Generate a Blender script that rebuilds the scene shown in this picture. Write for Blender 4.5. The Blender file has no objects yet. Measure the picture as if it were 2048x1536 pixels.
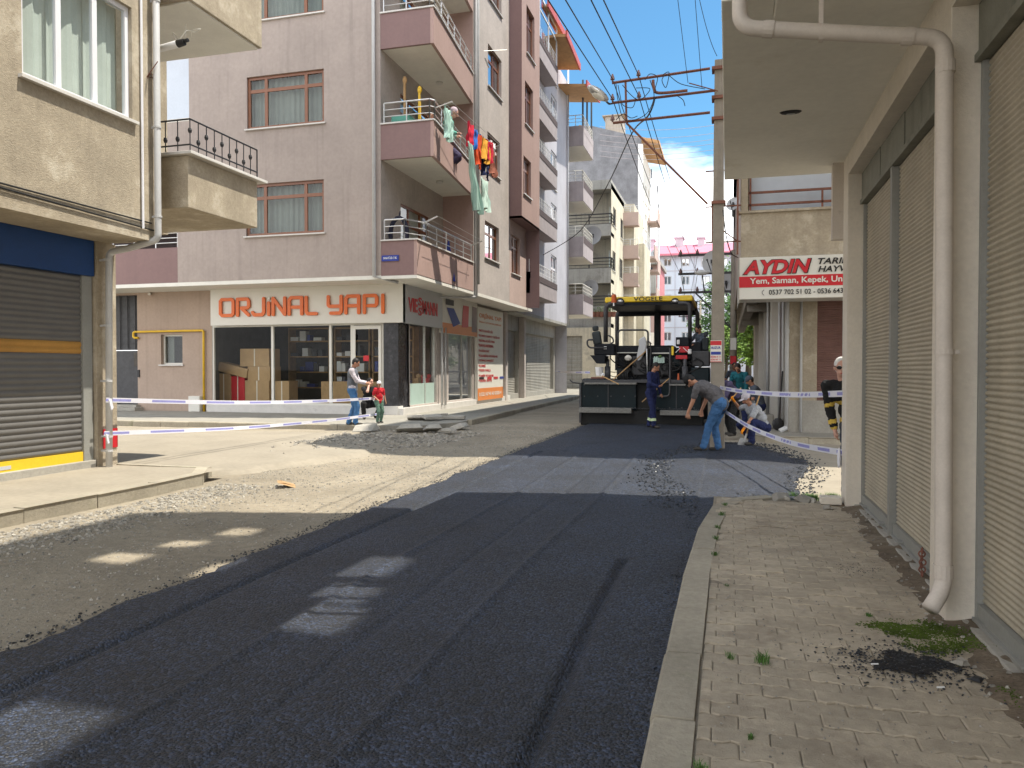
import bpy, bmesh, math, random
from mathutils import Vector, Matrix, noise
random.seed(7)
R = math.radians
S = bpy.context.scene
COL = S.collection
# ---------------------------------------------------------------- camera, sky, sun, exposure
F, CH = 1538.0, 1.65
YAW = math.atan(431/1538); PIT = -math.atan(30/1538)
cam = bpy.data.cameras.new('camera'); co = bpy.data.objects.new('camera', cam); COL.objects.link(co)
cam.sensor_width = 36; cam.lens = 36*F/2048; cam.clip_start = 0.05; cam.clip_end = 3000
co.location = (0, 0, CH); co.rotation_euler = (math.pi/2 + PIT, 0, YAW)
S.camera = co
FW = Vector((-math.sin(YAW)*math.cos(PIT), math.cos(YAW)*math.cos(PIT), math.sin(PIT)))
RT = Vector((math.cos(YAW), math.sin(YAW), 0)); UP = RT.cross(FW); CP = Vector((0, 0, CH))
def _hit(ax, v, x, y):
    d = FW + RT*((x-1024)/F) - UP*((y-768)/F)
    return CP + d*((v-CP[ax])/d[ax])
def HX(v, x, y): return _hit(0, v, x, y)      # a measured point on the plane X=v
def HY(v, x, y): return _hit(1, v, x, y)
def HZ(v, x, y): return _hit(2, v, x, y)

SUN = Vector((0.40, 0.09, 1.0)).normalized()
EL = math.asin(SUN.z); AZ = math.atan2(SUN.x, SUN.y)
w = bpy.data.worlds.new('World'); S.world = w; w.use_nodes = True
nt = w.node_tree; nt.nodes.clear()
def N(t, kind, **kw):
    n = t.nodes.new(kind)
    for k, v in kw.items(): setattr(n, k, v)
    return n
sky = N(nt, 'ShaderNodeTexSky', sky_type='NISHITA', sun_disc=False, sun_elevation=EL, sun_rotation=AZ,
        altitude=50, air_density=1.0, dust_density=0.6, ozone_density=1.4)
tc = N(nt, 'ShaderNodeTexCoord'); mp = N(nt, 'ShaderNodeMapping'); mp.inputs['Scale'].default_value = (1.2, 1.2, 3.6)
nz = N(nt, 'ShaderNodeTexNoise'); nz.inputs['Scale'].default_value = 2.2; nz.inputs['Detail'].default_value = 9; nz.inputs['Roughness'].default_value = 0.58
sx = N(nt, 'ShaderNodeSeparateXYZ')
band = N(nt, 'ShaderNodeMapRange'); band.inputs[1].default_value = 0.12; band.inputs[2].default_value = 0.33; band.inputs[3].default_value = 0.42; band.inputs[4].default_value = -0.16
add = N(nt, 'ShaderNodeMath', operation='ADD')
cr = N(nt, 'ShaderNodeMapRange'); cr.inputs[1].default_value = 0.50; cr.inputs[2].default_value = 0.70
mx = N(nt, 'ShaderNodeMix', data_type='RGBA'); mx.inputs[7].default_value = (8.6, 8.6, 8.6, 1)
bg = N(nt, 'ShaderNodeBackground'); bg.inputs[1].default_value = 0.15
ow = N(nt, 'ShaderNodeOutputWorld')
L = nt.links.new
L(tc.outputs['Generated'], mp.inputs[0]); L(mp.outputs[0], nz.inputs['Vector']); L(tc.outputs['Generated'], sx.inputs[0])
L(sx.outputs[2], band.inputs[0]); L(nz.outputs[0], add.inputs[0]); L(band.outputs[0], add.inputs[1]); L(add.outputs[0], cr.inputs[0])
# broken cloud: a bank near the horizon ahead, unseen cloud added overhead and behind the camera for fill light
sy = N(nt, 'ShaderNodeMapRange'); sy.inputs[1].default_value = .45; sy.inputs[2].default_value = -.15; sy.inputs[3].default_value = 0; sy.inputs[4].default_value = .28; L(sx.outputs[1], sy.inputs[0])
add2 = N(nt, 'ShaderNodeMath', operation='ADD'); L(add.outputs[0], add2.inputs[0]); L(sy.outputs[0], add2.inputs[1]); L(add2.outputs[0], cr.inputs[0])
tint = N(nt, 'ShaderNodeMix', data_type='RGBA', blend_type='MULTIPLY'); tint.inputs[0].default_value = 1; tint.inputs[7].default_value = (.32, .53, .58, 1); L(sky.outputs[0], tint.inputs[6])
L(cr.outputs[0], mx.inputs[0]); L(tint.outputs[2], mx.inputs[6]); L(mx.outputs[2], bg.inputs[0]); L(bg.outputs[0], ow.inputs[0])
sl = bpy.data.lights.new('sun', 'SUN'); sl.energy = 3.0; sl.angle = R(0.5); sl.color = (1.0, 0.93, 0.80)
so = bpy.data.objects.new('sun', sl); COL.objects.link(so)
so.rotation_euler = SUN.to_track_quat('Z', 'Y').to_euler(); so.location = (0, 0, 40)
S.view_settings.view_transform = 'Standard'; S.view_settings.look = 'None'; S.view_settings.gamma = 1
S.view_settings.exposure = 1.25; S.view_settings.use_curve_mapping = False
S.cycles.max_bounces = 7; S.cycles.diffuse_bounces = 4; S.cycles.glossy_bounces = 3; S.cycles.transparent_max_bounces = 10
S.cycles.caustics_reflective = False; S.cycles.caustics_refractive = False; S.cycles.sample_clamp_indirect = 4

# ---------------------------------------------------------------- materials
def new_mat(name):
    m = bpy.data.materials.new(name); m.use_nodes = True; t = m.node_tree; t.nodes.clear()
    o = N(t, 'ShaderNodeOutputMaterial'); p = N(t, 'ShaderNodeBsdfPrincipled'); t.links.new(p.outputs[0], o.inputs[0])
    return m, t, p, o
def mat(name, col, rough=.85, var=.12, scale=3., bump=.0, bscale=60., stain=None, sscale=1.2, sthr=.55, streak=0., metal=0., spec=.35, island=0., detail=6):
    """procedural surface: broad tone variation, optional stains of their own colour, rain streaks, grain bump"""
    m, t, p, o = new_mat(name); l = t.links.new
    g = N(t, 'ShaderNodeNewGeometry')
    n1 = N(t, 'ShaderNodeTexNoise'); n1.inputs['Scale'].default_value = scale; n1.inputs['Detail'].default_value = detail; n1.inputs['Roughness'].default_value = .6
    l(g.outputs['Position'], n1.inputs['Vector'])
    r1 = N(t, 'ShaderNodeMapRange'); r1.inputs[1].default_value = .3; r1.inputs[2].default_value = .7; r1.inputs[3].default_value = 1-var; r1.inputs[4].default_value = 1+var
    l(n1.outputs[0], r1.inputs[0]); fac = r1.outputs[0]
    n3 = N(t, 'ShaderNodeTexNoise'); n3.inputs['Scale'].default_value = scale*14; n3.inputs['Detail'].default_value = 4
    l(g.outputs['Position'], n3.inputs['Vector'])
    r3 = N(t, 'ShaderNodeMapRange'); r3.inputs[1].default_value = .3; r3.inputs[2].default_value = .7; r3.inputs[3].default_value = 1-var*.6; r3.inputs[4].default_value = 1+var*.6
    l(n3.outputs[0], r3.inputs[0])
    mu = N(t, 'ShaderNodeMath', operation='MULTIPLY'); l(fac, mu.inputs[0]); l(r3.outputs[0], mu.inputs[1]); fac = mu.outputs[0]
    if streak:
        mpn = N(t, 'ShaderNodeMapping'); mpn.inputs['Scale'].default_value = (5, 5, .22); l(g.outputs['Position'], mpn.inputs[0])
        n2 = N(t, 'ShaderNodeTexNoise'); n2.inputs['Scale'].default_value = 1.3; n2.inputs['Detail'].default_value = 5; l(mpn.outputs[0], n2.inputs['Vector'])
        r2 = N(t, 'ShaderNodeMapRange'); r2.inputs[1].default_value = .52; r2.inputs[2].default_value = .75; r2.inputs[3].default_value = 1; r2.inputs[4].default_value = 1-streak
        l(n2.outputs[0], r2.inputs[0]); mu = N(t, 'ShaderNodeMath', operation='MULTIPLY'); l(fac, mu.inputs[0]); l(r2.outputs[0], mu.inputs[1]); fac = mu.outputs[0]
    if island:
        r4 = N(t, 'ShaderNodeMapRange'); r4.inputs[3].default_value = 1-island; r4.inputs[4].default_value = 1+island
        l(g.outputs['Random Per Island'], r4.inputs[0]); mu = N(t, 'ShaderNodeMath', operation='MULTIPLY'); l(fac, mu.inputs[0]); l(r4.outputs[0], mu.inputs[1]); fac = mu.outputs[0]
    vm = N(t, 'ShaderNodeVectorMath', operation='SCALE'); vm.inputs[0].default_value = col; l(fac, vm.inputs['Scale']); out = vm.outputs[0]
    if stain:
        n4 = N(t, 'ShaderNodeTexNoise'); n4.inputs['Scale'].default_value = sscale; n4.inputs['Detail'].default_value = 8; n4.inputs['Roughness'].default_value = .68
        l(g.outputs['Position'], n4.inputs['Vector'])
        r5 = N(t, 'ShaderNodeMapRange'); r5.inputs[1].default_value = sthr; r5.inputs[2].default_value = sthr+.14; r5.inputs[4].default_value = .85; l(n4.outputs[0], r5.inputs[0])
        mm = N(t, 'ShaderNodeMix', data_type='RGBA'); mm.inputs[7].default_value = (*stain, 1); l(r5.outputs[0], mm.inputs[0]); l(out, mm.inputs[6]); out = mm.outputs[2]
    l(out, p.inputs['Base Color']); p.inputs['Roughness'].default_value = rough; p.inputs['Metallic'].default_value = metal
    p.inputs['Specular IOR Level'].default_value = spec
    if bump:
        nb = N(t, 'ShaderNodeTexNoise'); nb.inputs['Scale'].default_value = bscale; nb.inputs['Detail'].default_value = 6; nb.inputs['Roughness'].default_value = .65
        l(g.outputs['Position'], nb.inputs['Vector']); b = N(t, 'ShaderNodeBump'); b.inputs['Strength'].default_value = min(1, bump*2); b.inputs['Distance'].default_value = bump*.03
        l(nb.outputs[0], b.inputs['Height']); l(b.outputs[0], p.inputs['Normal'])
    return m
def glass_mat(name, tint=(.8, .85, .85), refl=.18, rough=.02):
    m, t, p, o = new_mat(name); t.nodes.remove(p); l = t.links.new
    tr = N(t, 'ShaderNodeBsdfTransparent'); tr.inputs[0].default_value = (*tint, 1)
    gl = N(t, 'ShaderNodeBsdfGlossy'); gl.inputs['Roughness'].default_value = rough; gl.inputs[0].default_value = (.95, .97, 1, 1)
    ge = N(t, 'ShaderNodeNewGeometry'); dt = N(t, 'ShaderNodeVectorMath', operation='DOT_PRODUCT'); l(ge.outputs['Incoming'], dt.inputs[0]); l(ge.outputs['Normal'], dt.inputs[1])
    ab = N(t, 'ShaderNodeMath', operation='ABSOLUTE'); l(dt.outputs['Value'], ab.inputs[0]); sb = N(t, 'ShaderNodeMath', operation='SUBTRACT'); sb.inputs[0].default_value = 1; l(ab.outputs[0], sb.inputs[1])
    pw = N(t, 'ShaderNodeMath', operation='POWER'); l(sb.outputs[0], pw.inputs[0]); pw.inputs[1].default_value = 4
    ad = N(t, 'ShaderNodeMath', operation='MULTIPLY_ADD', use_clamp=True); l(pw.outputs[0], ad.inputs[0]); ad.inputs[1].default_value = .8; ad.inputs[2].default_value = refl
    mi = N(t, 'ShaderNodeMixShader'); l(ad.outputs[0], mi.inputs[0]); l(tr.outputs[0], mi.inputs[1]); l(gl.outputs[0], mi.inputs[2]); l(mi.outputs[0], o.inputs[0])
    return m
M = {}
def defm(k, *a, **kw): M[k] = mat(k, *a, **kw)
defm('cream', (.72, .66, .57), var=.07, scale=2, bump=.35, bscale=70, streak=.06)
defm('soffit', (.85, .83, .76), var=.05, scale=1.2, bump=.12, bscale=60, stain=(.66, .62, .52), sscale=.7, sthr=.60)
defm('beige', (.405, .345, .26), var=.16, scale=1.6, bump=.45, bscale=55, stain=(.60, .55, .45), sscale=1.6, sthr=.55, streak=.12)
defm('mauve', (.375, .315, .285), var=.09, scale=.7, bump=.15, bscale=30, streak=.14)
defm('mauve_light', (.48, .43, .40), var=.12, scale=.9, bump=.15, bscale=30, streak=.06)
defm('plum_shade', (.24, .155, .15), var=.06, scale=.8, streak=.05)  # shade of camera-facing parapets and bay put into the colour; also insulators
defm('pink_wall', (.41, .285, .255), var=.07, scale=.8, streak=.06)
defm('salmon', (.41, .315, .255), var=.08, scale=.8, streak=.1, stain=(.36, .30, .27), sscale=1.1, sthr=.62)
defm('pale_pink', (.50, .38, .34), var=.09, scale=.8, stain=(.36, .33, .31), sscale=.9, sthr=.62)
defm('lavender', (.47, .465, .51), var=.09, scale=.8, streak=.1)
defm('lavender_grey', (.38, .335, .34), var=.1, scale=2.2, streak=.1)
defm('dark_brown', (.10, .075, .075))
defm('dirty_cream', (.58, .53, .42), var=.15, scale=.9, streak=.3, stain=(.30, .28, .24), sscale=.6, sthr=.60)
defm('dirty_grey', (.36, .35, .32), var=.12, scale=.9, streak=.3, stain=(.2, .19, .17), sscale=.8, sthr=.58)
defm('slate', (.20, .20, .215), var=.25, scale=1.3, streak=.1, stain=(.28, .28, .29), sscale=.5, sthr=.58)
defm('offwhite', (.74, .72, .66), var=.05)
defm('white', (.80, .80, .80), var=.02, rough=.5)
defm('bluewhite', (.55, .60, .68), var=.05, scale=.5)
defm('concrete', (.36, .34, .30), var=.14, scale=1.5, bump=.3, bscale=40, stain=(.24, .22, .19), sscale=1.1, sthr=.6)
defm('pole_concrete', (.26, .23, .19), var=.12, scale=4, bump=.2, streak=.25)
defm('wood_frame', (.21, .075, .03), rough=.35, var=.12, scale=6, spec=.5)
defm('white_frame', (.78, .78, .82), rough=.35, var=.02, spec=.5)
defm('pvc_grey', (.50, .50, .50), rough=.4, var=.06, scale=5, stain=(.38, .36, .33), sscale=5, sthr=.62)
defm('pvc_pink', (.60, .54, .48), rough=.5, var=.07, scale=5, stain=(.40, .35, .30), sscale=6, sthr=.62, bump=.08)
defm('curtain', (.74, .76, .70), rough=.95, var=.05)
defm('unlit_room', (.10, .09, .08), var=.2)  # dark tone stands in for unlit interiors
defm('shutter_tan', (.41, .365, .285), rough=.6, var=.12, scale=2, spec=.35, streak=.12)
defm('shutter_grey', (.13, .125, .12), rough=.5, var=.08, spec=.4)
defm('shutter_brown', (.19, .10, .085), rough=.6, var=.12)
defm('metal_green_grey', (.21, .21, .175), rough=.6, var=.14, scale=5, streak=.25)
defm('frame_grey', (.27, .27, .25), rough=.5, var=.08)
defm('blue_panel', (.006, .045, .17), rough=.45, var=.1, spec=.4)
defm('yellow_paint', (.75, .50, .03), rough=.5, var=.07)
defm('ochre_paint', (.42, .22, .05), rough=.5, var=.1)
defm('black_metal', (.025, .025, .028), rough=.45, var=.1)
defm('dark_metal', (.06, .06, .065), rough=.5, var=.2, scale=8)
defm('steel', (.62, .62, .62), rough=.3, var=.04, metal=.6)
defm('rust', (.20, .085, .06), rough=.8, var=.25, scale=9, bump=.1)
defm('wood', (.42, .26, .12), rough=.7, var=.2, scale=5)
defm('roof_wood', (.48, .27, .12), rough=.7, var=.15, scale=3)
defm('red_trim', (.50, .10, .08), rough=.5)
defm('pink_roof', (.62, .20, .26), rough=.6, var=.08, scale=.6, streak=.1)
defm('black_stone', (.035, .035, .04), rough=.25, var=.5, scale=7, spec=.3, stain=(.10, .10, .11), sscale=5, sthr=.58)
defm('marble', (.62, .60, .57), rough=.4, var=.08, stain=(.38, .36, .34), sscale=3, sthr=.62)
defm('sign_white', (.70, .68, .62), rough=.4, var=.02)
defm('sign_grey', (.50, .51, .53), rough=.4, var=.03)
defm('sign_orange', (.74, .15, .02), rough=.35, var=.03)
defm('panel_orange', (.68, .22, .05), rough=.4, var=.04)
defm('sign_red', (.55, .02, .03), rough=.4, var=.03)
defm('ink_black', (.015, .015, .015), rough=.5)
defm('ink_blue', (.03, .05, .28), rough=.5)
defm('gas_yellow', (.72, .45, .03), rough=.35)
defm('cardboard', (.42, .27, .14), rough=.9, var=.1, scale=3)
defm('skin', (.42, .22, .14), rough=.55, var=.06, scale=10)
defm('skin_pale', (.55, .32, .24), rough=.5, var=.06, scale=10)
defm('hair_black', (.012, .010, .009), rough=.6)
defm('hair_white', (.65, .63, .60), rough=.8)
defm('plant_green', (.07, .15, .03), rough=.7, var=.3, scale=4, island=.35)
defm('tree_green', (.055, .12, .030), rough=.7, var=.3, scale=1, island=.45)
defm('bark', (.09, .07, .05), bump=.3, bscale=20, var=.2)
defm('rock', (.29, .27, .235), var=.2, scale=8, island=.4, bump=.1)
defm('tarlump', (.010, .013, .019), rough=.42, var=.3, scale=30, island=.5, spec=.6)
defm('tape_white', (.75, .75, .82), rough=.35, var=.02)
defm('rubber', (.02, .02, .02), rough=.7)
defm('aluminium', (.50, .49, .46), rough=.45, var=.15, scale=20, metal=.4)
M['glass'] = glass_mat('glass', refl=.035)
M['shopglass'] = glass_mat('shopglass', (.93, .96, .95), .008)
defm('curtain_grey', (.24, .25, .22), rough=.95, var=.08)
M['blueglass'] = glass_mat('blueglass', (.55, .66, .75), .42)
M['frosted'] = mat('frosted', (.42, .55, .50), rough=.25, var=.05)

# ---------------------------------------------------------------- mesh helpers
ORG = {}
class MB:
    def __init__(s): s.v = []; s.f = []; s.m = []
    def add(s, vs, fs, m=0):
        b = len(s.v); s.v += [Vector(v) for v in vs]; s.f += [tuple(b+i for i in f) for f in fs]; s.m += [m]*len(fs); return s
    def quad(s, a, b, c, d, m=0): return s.add([a, b, c, d], [(0, 1, 2, 3)], m)
    def box(s, x0, x1, y0, y1, z0, z1, m=0, T=None):
        x0, x1 = sorted((x0, x1)); y0, y1 = sorted((y0, y1)); z0, z1 = sorted((z0, z1))
        vs = [Vector(p) for p in ((x0, y0, z0), (x1, y0, z0), (x1, y1, z0), (x0, y1, z0), (x0, y0, z1), (x1, y0, z1), (x1, y1, z1), (x0, y1, z1))]
        if T: vs = [T @ v for v in vs]
        return s.add(vs, [(0, 3, 2, 1), (4, 5, 6, 7), (0, 1, 5, 4), (1, 2, 6, 5), (2, 3, 7, 6), (3, 0, 4, 7)], m)
    def prism(s, poly, z0, z1, m=0):              # plan polygon (counter-clockwise), vertical extrusion
        n = len(poly); vs = [(p[0], p[1], z0) for p in poly]+[(p[0], p[1], z1) for p in poly]
        return s.add(vs, [tuple(range(n-1, -1, -1)), tuple(range(n, 2*n))]+[(i, (i+1) % n, n+(i+1) % n, n+i) for i in range(n)], m)
    def extr(s, poly, o, u, v, wv, m=0):          # polygon in plane (u,v) at o, thickness along wv
        o, u, v, wv = map(Vector, (o, u, v, wv)); n = len(poly)
        a = [o+u*p[0]+v*p[1] for p in poly]; b = [q+wv for q in a]
        return s.add(a+b, [tuple(range(n)), tuple(range(2*n-1, n-1, -1))]+[(i, n+i, n+(i+1) % n, (i+1) % n) for i in range(n)], m)
    def cone(s, a, b, r0, r1=None, n=8, m=0, cap=True):
        a = Vector(a); b = Vector(b); r1 = r0 if r1 is None else r1; d = (b-a)
        if d.length < 1e-6: return s
        q = d.to_track_quat('Z', 'Y'); vs = []
        for p, r in ((a, r0), (b, r1)):
            for i in range(n):
                t = 2*math.pi*i/n; vs.append(p+q @ Vector((r*math.cos(t), r*math.sin(t), 0)))
        fs = [(i, (i+1) % n, n+(i+1) % n, n+i) for i in range(n)]
        if cap: fs += [tuple(range(n-1, -1, -1)), tuple(range(n, 2*n))]
        return s.add(vs, fs, m)
    def tube(s, pts, r, n=8, m=0, rr=None):       # continuous swept tube
        pts = [Vector(p) for p in pts]; k = len(pts); vs = []; ref = None
        for i, p in enumerate(pts):
            d = (pts[min(i+1, k-1)]-pts[max(i-1, 0)])
            if d.length < 1e-9: d = Vector((0, 0, 1))
            d.normalize()
            if ref is None: ref = Vector((0, 0, 1)) if abs(d.z) < .9 else Vector((1, 0, 0))
            a = d.cross(ref); a = a.normalized() if a.length > 1e-4 else d.orthogonal().normalized(); b = d.cross(a).normalized(); ref = -b if False else a.cross(d)
            q = rr[i] if rr else r
            for j in range(n):
                t = 2*math.pi*j/n; vs.append(p+a*q*math.cos(t)+b*q*math.sin(t))
        fs = [(i*n+j, i*n+(j+1) % n, (i+1)*n+(j+1) % n, (i+1)*n+j) for i in range(k-1) for j in range(n)]
        fs += [tuple(range(n-1, -1, -1)), tuple(range((k-1)*n, k*n))]
        return s.add(vs, fs, m)
    def ball(s, c, r, seg=10, rings=7, m=0, T=None):
        c = Vector(c); r = (r, r, r) if not hasattr(r, '__len__') else r; vs = []; fs = []
        for i in range(1, rings):
            ph = math.pi*i/rings
            for j in range(seg):
                t = 2*math.pi*j/seg; v = Vector((r[0]*math.sin(ph)*math.cos(t), r[1]*math.sin(ph)*math.sin(t), r[2]*math.cos(ph)))
                vs.append(c+(T @ v if T else v))
        top = len(vs); tv = Vector((0, 0, r[2])); vs.append(c+(T @ tv if T else tv)); vs.append(c-(T @ tv if T else tv))
        for i in range(rings-2):
            for j in range(seg): fs.append((i*seg+j, (i+1)*seg+j, (i+1)*seg+(j+1) % seg, i*seg+(j+1) % seg))
        for j in range(seg):
            fs.append((top, j, (j+1) % seg)); k = (rings-2)*seg; fs.append((top+1, k+(j+1) % seg, k+j))
        return s.add(vs, fs, m)
    def rock(s, c, r, m=0, flat=.7):
        q = Matrix.Rotation(random.uniform(0, 6.28), 3, 'Z') @ Matrix.Rotation(random.uniform(-.5, .5), 3, 'X')
        P = [(-1, -.7, -.5), (.9, -.8, -.5), (1, .8, -.5), (-.8, .9, -.5), (-.6, -.5, .5), (.5, -.6, .6), (.6, .5, .5), (-.5, .6, .6)]
        vs = [Vector(c)+q @ Vector((p[0]*r*random.uniform(.7, 1.2), p[1]*r*random.uniform(.6, 1.1), p[2]*r*flat*random.uniform(.8, 1.4))) for p in P]
        return s.add(vs, [(0, 3, 2, 1), (4, 5, 6, 7), (0, 1, 5, 4), (1, 2, 6, 5), (2, 3, 7, 6), (3, 0, 4, 7)], m)
    def build(s, name, mats, parent=None, smooth=False, org=None, bevel=0):
        if not isinstance(mats, (list, tuple)): mats = [mats]
        mats = [M[x] if isinstance(x, str) else x for x in mats]
        if parent is not None: og = ORG.get(parent.name, Vector())
        elif org is not None: og = Vector(org)
        else:
            lo = [min(v[i] for v in s.v) for i in range(3)]; hi = [max(v[i] for v in s.v) for i in range(3)]
            og = Vector(((lo[0]+hi[0])/2, (lo[1]+hi[1])/2, lo[2]))
        me = bpy.data.meshes.new(name); me.from_pydata([v-og for v in s.v], [], s.f)
        for x in mats: me.materials.append(x)
        me.polygons.foreach_set('material_index', s.m)
        if smooth: me.polygons.foreach_set('use_smooth', [True]*len(s.f))
        me.validate()
        o = bpy.data.objects.new(name, me); COL.objects.link(o)
        if parent is not None: o.parent = parent
        else: o.location = og
        ORG[o.name] = og
        if bevel:
            b = o.modifiers.new('bevel', 'BEVEL'); b.width = bevel; b.segments = 2; b.limit_method = 'ANGLE'
        return o
def build_split(mb, name, m, parent, **kw):
    """every separate piece of the mesh becomes an object of its own"""
    par = list(range(len(mb.v)))
    def find(i):
        while par[i] != i: par[i] = par[par[i]]; i = par[i]
        return i
    for f in mb.f:
        for j in f[1:]: par[find(j)] = find(f[0])
    gr_ = {}
    for f, mi in zip(mb.f, mb.m): gr_.setdefault(find(f[0]), []).append((f, mi))
    out = []
    for fs in gr_.values():
        q = MB(); mp_ = {}
        for f, mi in fs:
            for i in f:
                if i not in mp_: mp_[i] = len(q.v); q.v.append(mb.v[i])
            q.f.append(tuple(mp_[i] for i in f)); q.m.append(mi)
        out.append(q.build(name, m, parent, **kw))
    return out[0]
def tag(o, label=None, cat=None, group=None, kind=None):
    if label: o['label'] = label
    if cat: o['category'] = cat
    if group: o['group'] = group
    if kind: o['kind'] = kind
    return o
def thing(name, label, cat, loc=(0, 0, 0), rz=0, group=None, world=True):
    o = bpy.data.objects.new(name, None); COL.objects.link(o); o.location = loc; o.rotation_euler = (0, 0, rz)
    o.empty_display_size = .2
    ORG[o.name] = Vector(loc) if world else Vector()
    return tag(o, label, cat, group)
def children(o): return [c for c in bpy.data.objects if c.parent == o]
def copy_tree(o, parent=None):
    c = o.copy(); COL.objects.link(c); ORG[c.name] = ORG.get(o.name, Vector())
    if parent is not None: c.parent = parent
    for ch in children(o): copy_tree(ch, c)
    return c
def struct(mb, name, m, **kw):
    o = mb.build(name, m, **kw); o['kind'] = 'structure'; return o

def wall(name, m, parent, axis, pos, inward, u0, u1, z0, z1, holes=(), depth=.18, reveal=None):
    """wall face with real openings. axis 'X': plane X=pos, u=Y; axis 'Y': plane Y=pos, u=X. holes (u0,u1,z0,z1)."""
    mb = MB(); us = sorted({u0, u1, *[h[0] for h in holes], *[h[1] for h in holes]}); zs = sorted({z0, z1, *[h[2] for h in holes], *[h[3] for h in holes]})
    us = [u for u in us if u0 <= u <= u1]; zs = [z for z in zs if z0 <= z <= z1]
    P = (lambda u, z, d=0: (pos+inward*d, u, z)) if axis == 'X' else (lambda u, z, d=0: (u, pos+inward*d, z))
    for a, b in zip(us, us[1:]):
        for c, d in zip(zs, zs[1:]):
            mu, mz = (a+b)/2, (c+d)/2
            if any(h[0] < mu < h[1] and h[2] < mz < h[3] for h in holes): continue
            mb.quad(P(a, c), P(b, c), P(b, d), P(a, d))
    for h in holes:
        a, b, c, d = h
        mb.quad(P(a, c), P(b, c), P(b, c, depth), P(a, c, depth), 1); mb.quad(P(a, d), P(b, d), P(b, d, depth), P(a, d, depth), 1)
        mb.quad(P(a, c), P(a, d), P(a, d, depth), P(a, c, depth), 1); mb.quad(P(b, c), P(b, d), P(b, d, depth), P(b, c, depth), 1)
    return mb.build(name, [m, reveal or m], parent)
def bar(mb, axis, pos, inward, a, b, c, d, t0, t1, m=0):
    """box on a facade: u a..b, z c..d, from depth t0 to t1 (negative = proud)"""
    p, q = pos+inward*t0, pos+inward*t1
    if axis == 'X': mb.box(p, q, a, b, c, d, m)
    else: mb.box(a, b, p, q, c, d, m)
def window(parent, axis, pos, inward, a, b, c, d, fm='wood_frame', gm='glass', cols=(.23, .77), transom=.28, depth=.12, fw=.055, sill=True, curtain=True, sillm='marble', cm='curtain', fromtop=True):
    f = MB(); W = b-a; Hh = d-c; t0, t1 = depth-.06, depth
    for (x0, x1, y0, y1) in ((a, b, c, c+fw), (a, b, d-fw, d), (a, a+fw, c+fw, d-fw), (b-fw, b, c+fw, d-fw)): bar(f, axis, pos, inward, x0, x1, y0, y1, t0, t1)
    for k in cols: x = a+W*k; bar(f, axis, pos, inward, x-fw*.6, x+fw*.6, c+fw, d-fw, t0+.004, t1-.004)
    if transom: z = d-Hh*transom; bar(f, axis, pos, inward, a+fw, b-fw, z-fw*.6, z+fw*.6, t0+.008, t1-.008)
    fr = f.build('window', fm, parent)
    g = MB(); p = pos+inward*(depth-.025)
    if axis == 'X': g.quad((p, a, c), (p, b, c), (p, b, d), (p, a, d))
    else: g.quad((a, p, c), (b, p, c), (b, p, d), (a, p, d))
    g.build('pane', gm, fr)
    if curtain:
        cu = MB(); n = max(8, int(W/.06)); pp = []
        for i in range(n+1):
            u = a+W*i/n; dd = depth+.14+.025*math.sin(i*1.9)+.012*math.sin(i*.7); pp.append((u, dd))
        for (u, e), (u2, e2) in zip(pp, pp[1:]):
            if axis == 'X': cu.quad((pos+inward*e, u, c), (pos+inward*e2, u2, c), (pos+inward*e2, u2, d), (pos+inward*e, u, d))
            else: cu.quad((u, pos+inward*e, c), (u2, pos+inward*e2, c), (u2, pos+inward*e2, d), (u, pos+inward*e, d))
        cu.build('curtain', cm, fr, smooth=True)
    if sill:
        s = MB(); bar(s, axis, pos, inward, a-.06, b+.06, c-.045, c-.003, -.07, depth); s.build('sill', sillm, fr)
    return fr
def slats(mb, axis, pos, inward, a, b, z0, z1, pitch=.075, amp=.012, m=0, per=4):
    """corrugated roller curtain"""
    n = max(1, round((z1-z0)/pitch)); prof = []
    for i in range(n*per+1):
        z = z0+(z1-z0)*i/(n*per); ph = (i % per)/per
        prof.append((z, amp*math.sin(math.pi*ph)-(amp*.9 if i % per == 0 else 0)))
    P = (lambda u, z, d: (pos-inward*d, u, z)) if axis == 'X' else (lambda u, z, d: (u, pos-inward*d, z))
    vs = []; fs = []
    for z, dd in prof: vs += [P(a, z, dd), P(b, z, dd)]
    fs = [(2*i, 2*i+1, 2*i+3, 2*i+2) for i in range(len(prof)-1)]
    return mb.add(vs, fs, m)
def arc(c, r, a0, a1, n, ax1, ax2):
    c = Vector(c); ax1 = Vector(ax1); ax2 = Vector(ax2)
    return [c+ax1*r*math.cos(a0+(a1-a0)*i/n)+ax2*r*math.sin(a0+(a1-a0)*i/n) for i in range(n+1)]
def bend(pts, r, n=5):
    """round the corners of a polyline"""
    pts = [Vector(p) for p in pts]; out = [pts[0]]
    for a, b, c in zip(pts, pts[1:], pts[2:]):
        d0 = (a-b).normalized(); d1 = (c-b).normalized(); q = min(r, (a-b).length*.49, (c-b).length*.49)
        p0, p1 = b+d0*q, b+d1*q
        for i in range(n+1):
            t = i/n; out.append(p0*(1-t)**2+b*2*t*(1-t)+p1*t*t)
    out.append(pts[-1]); return out
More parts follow.
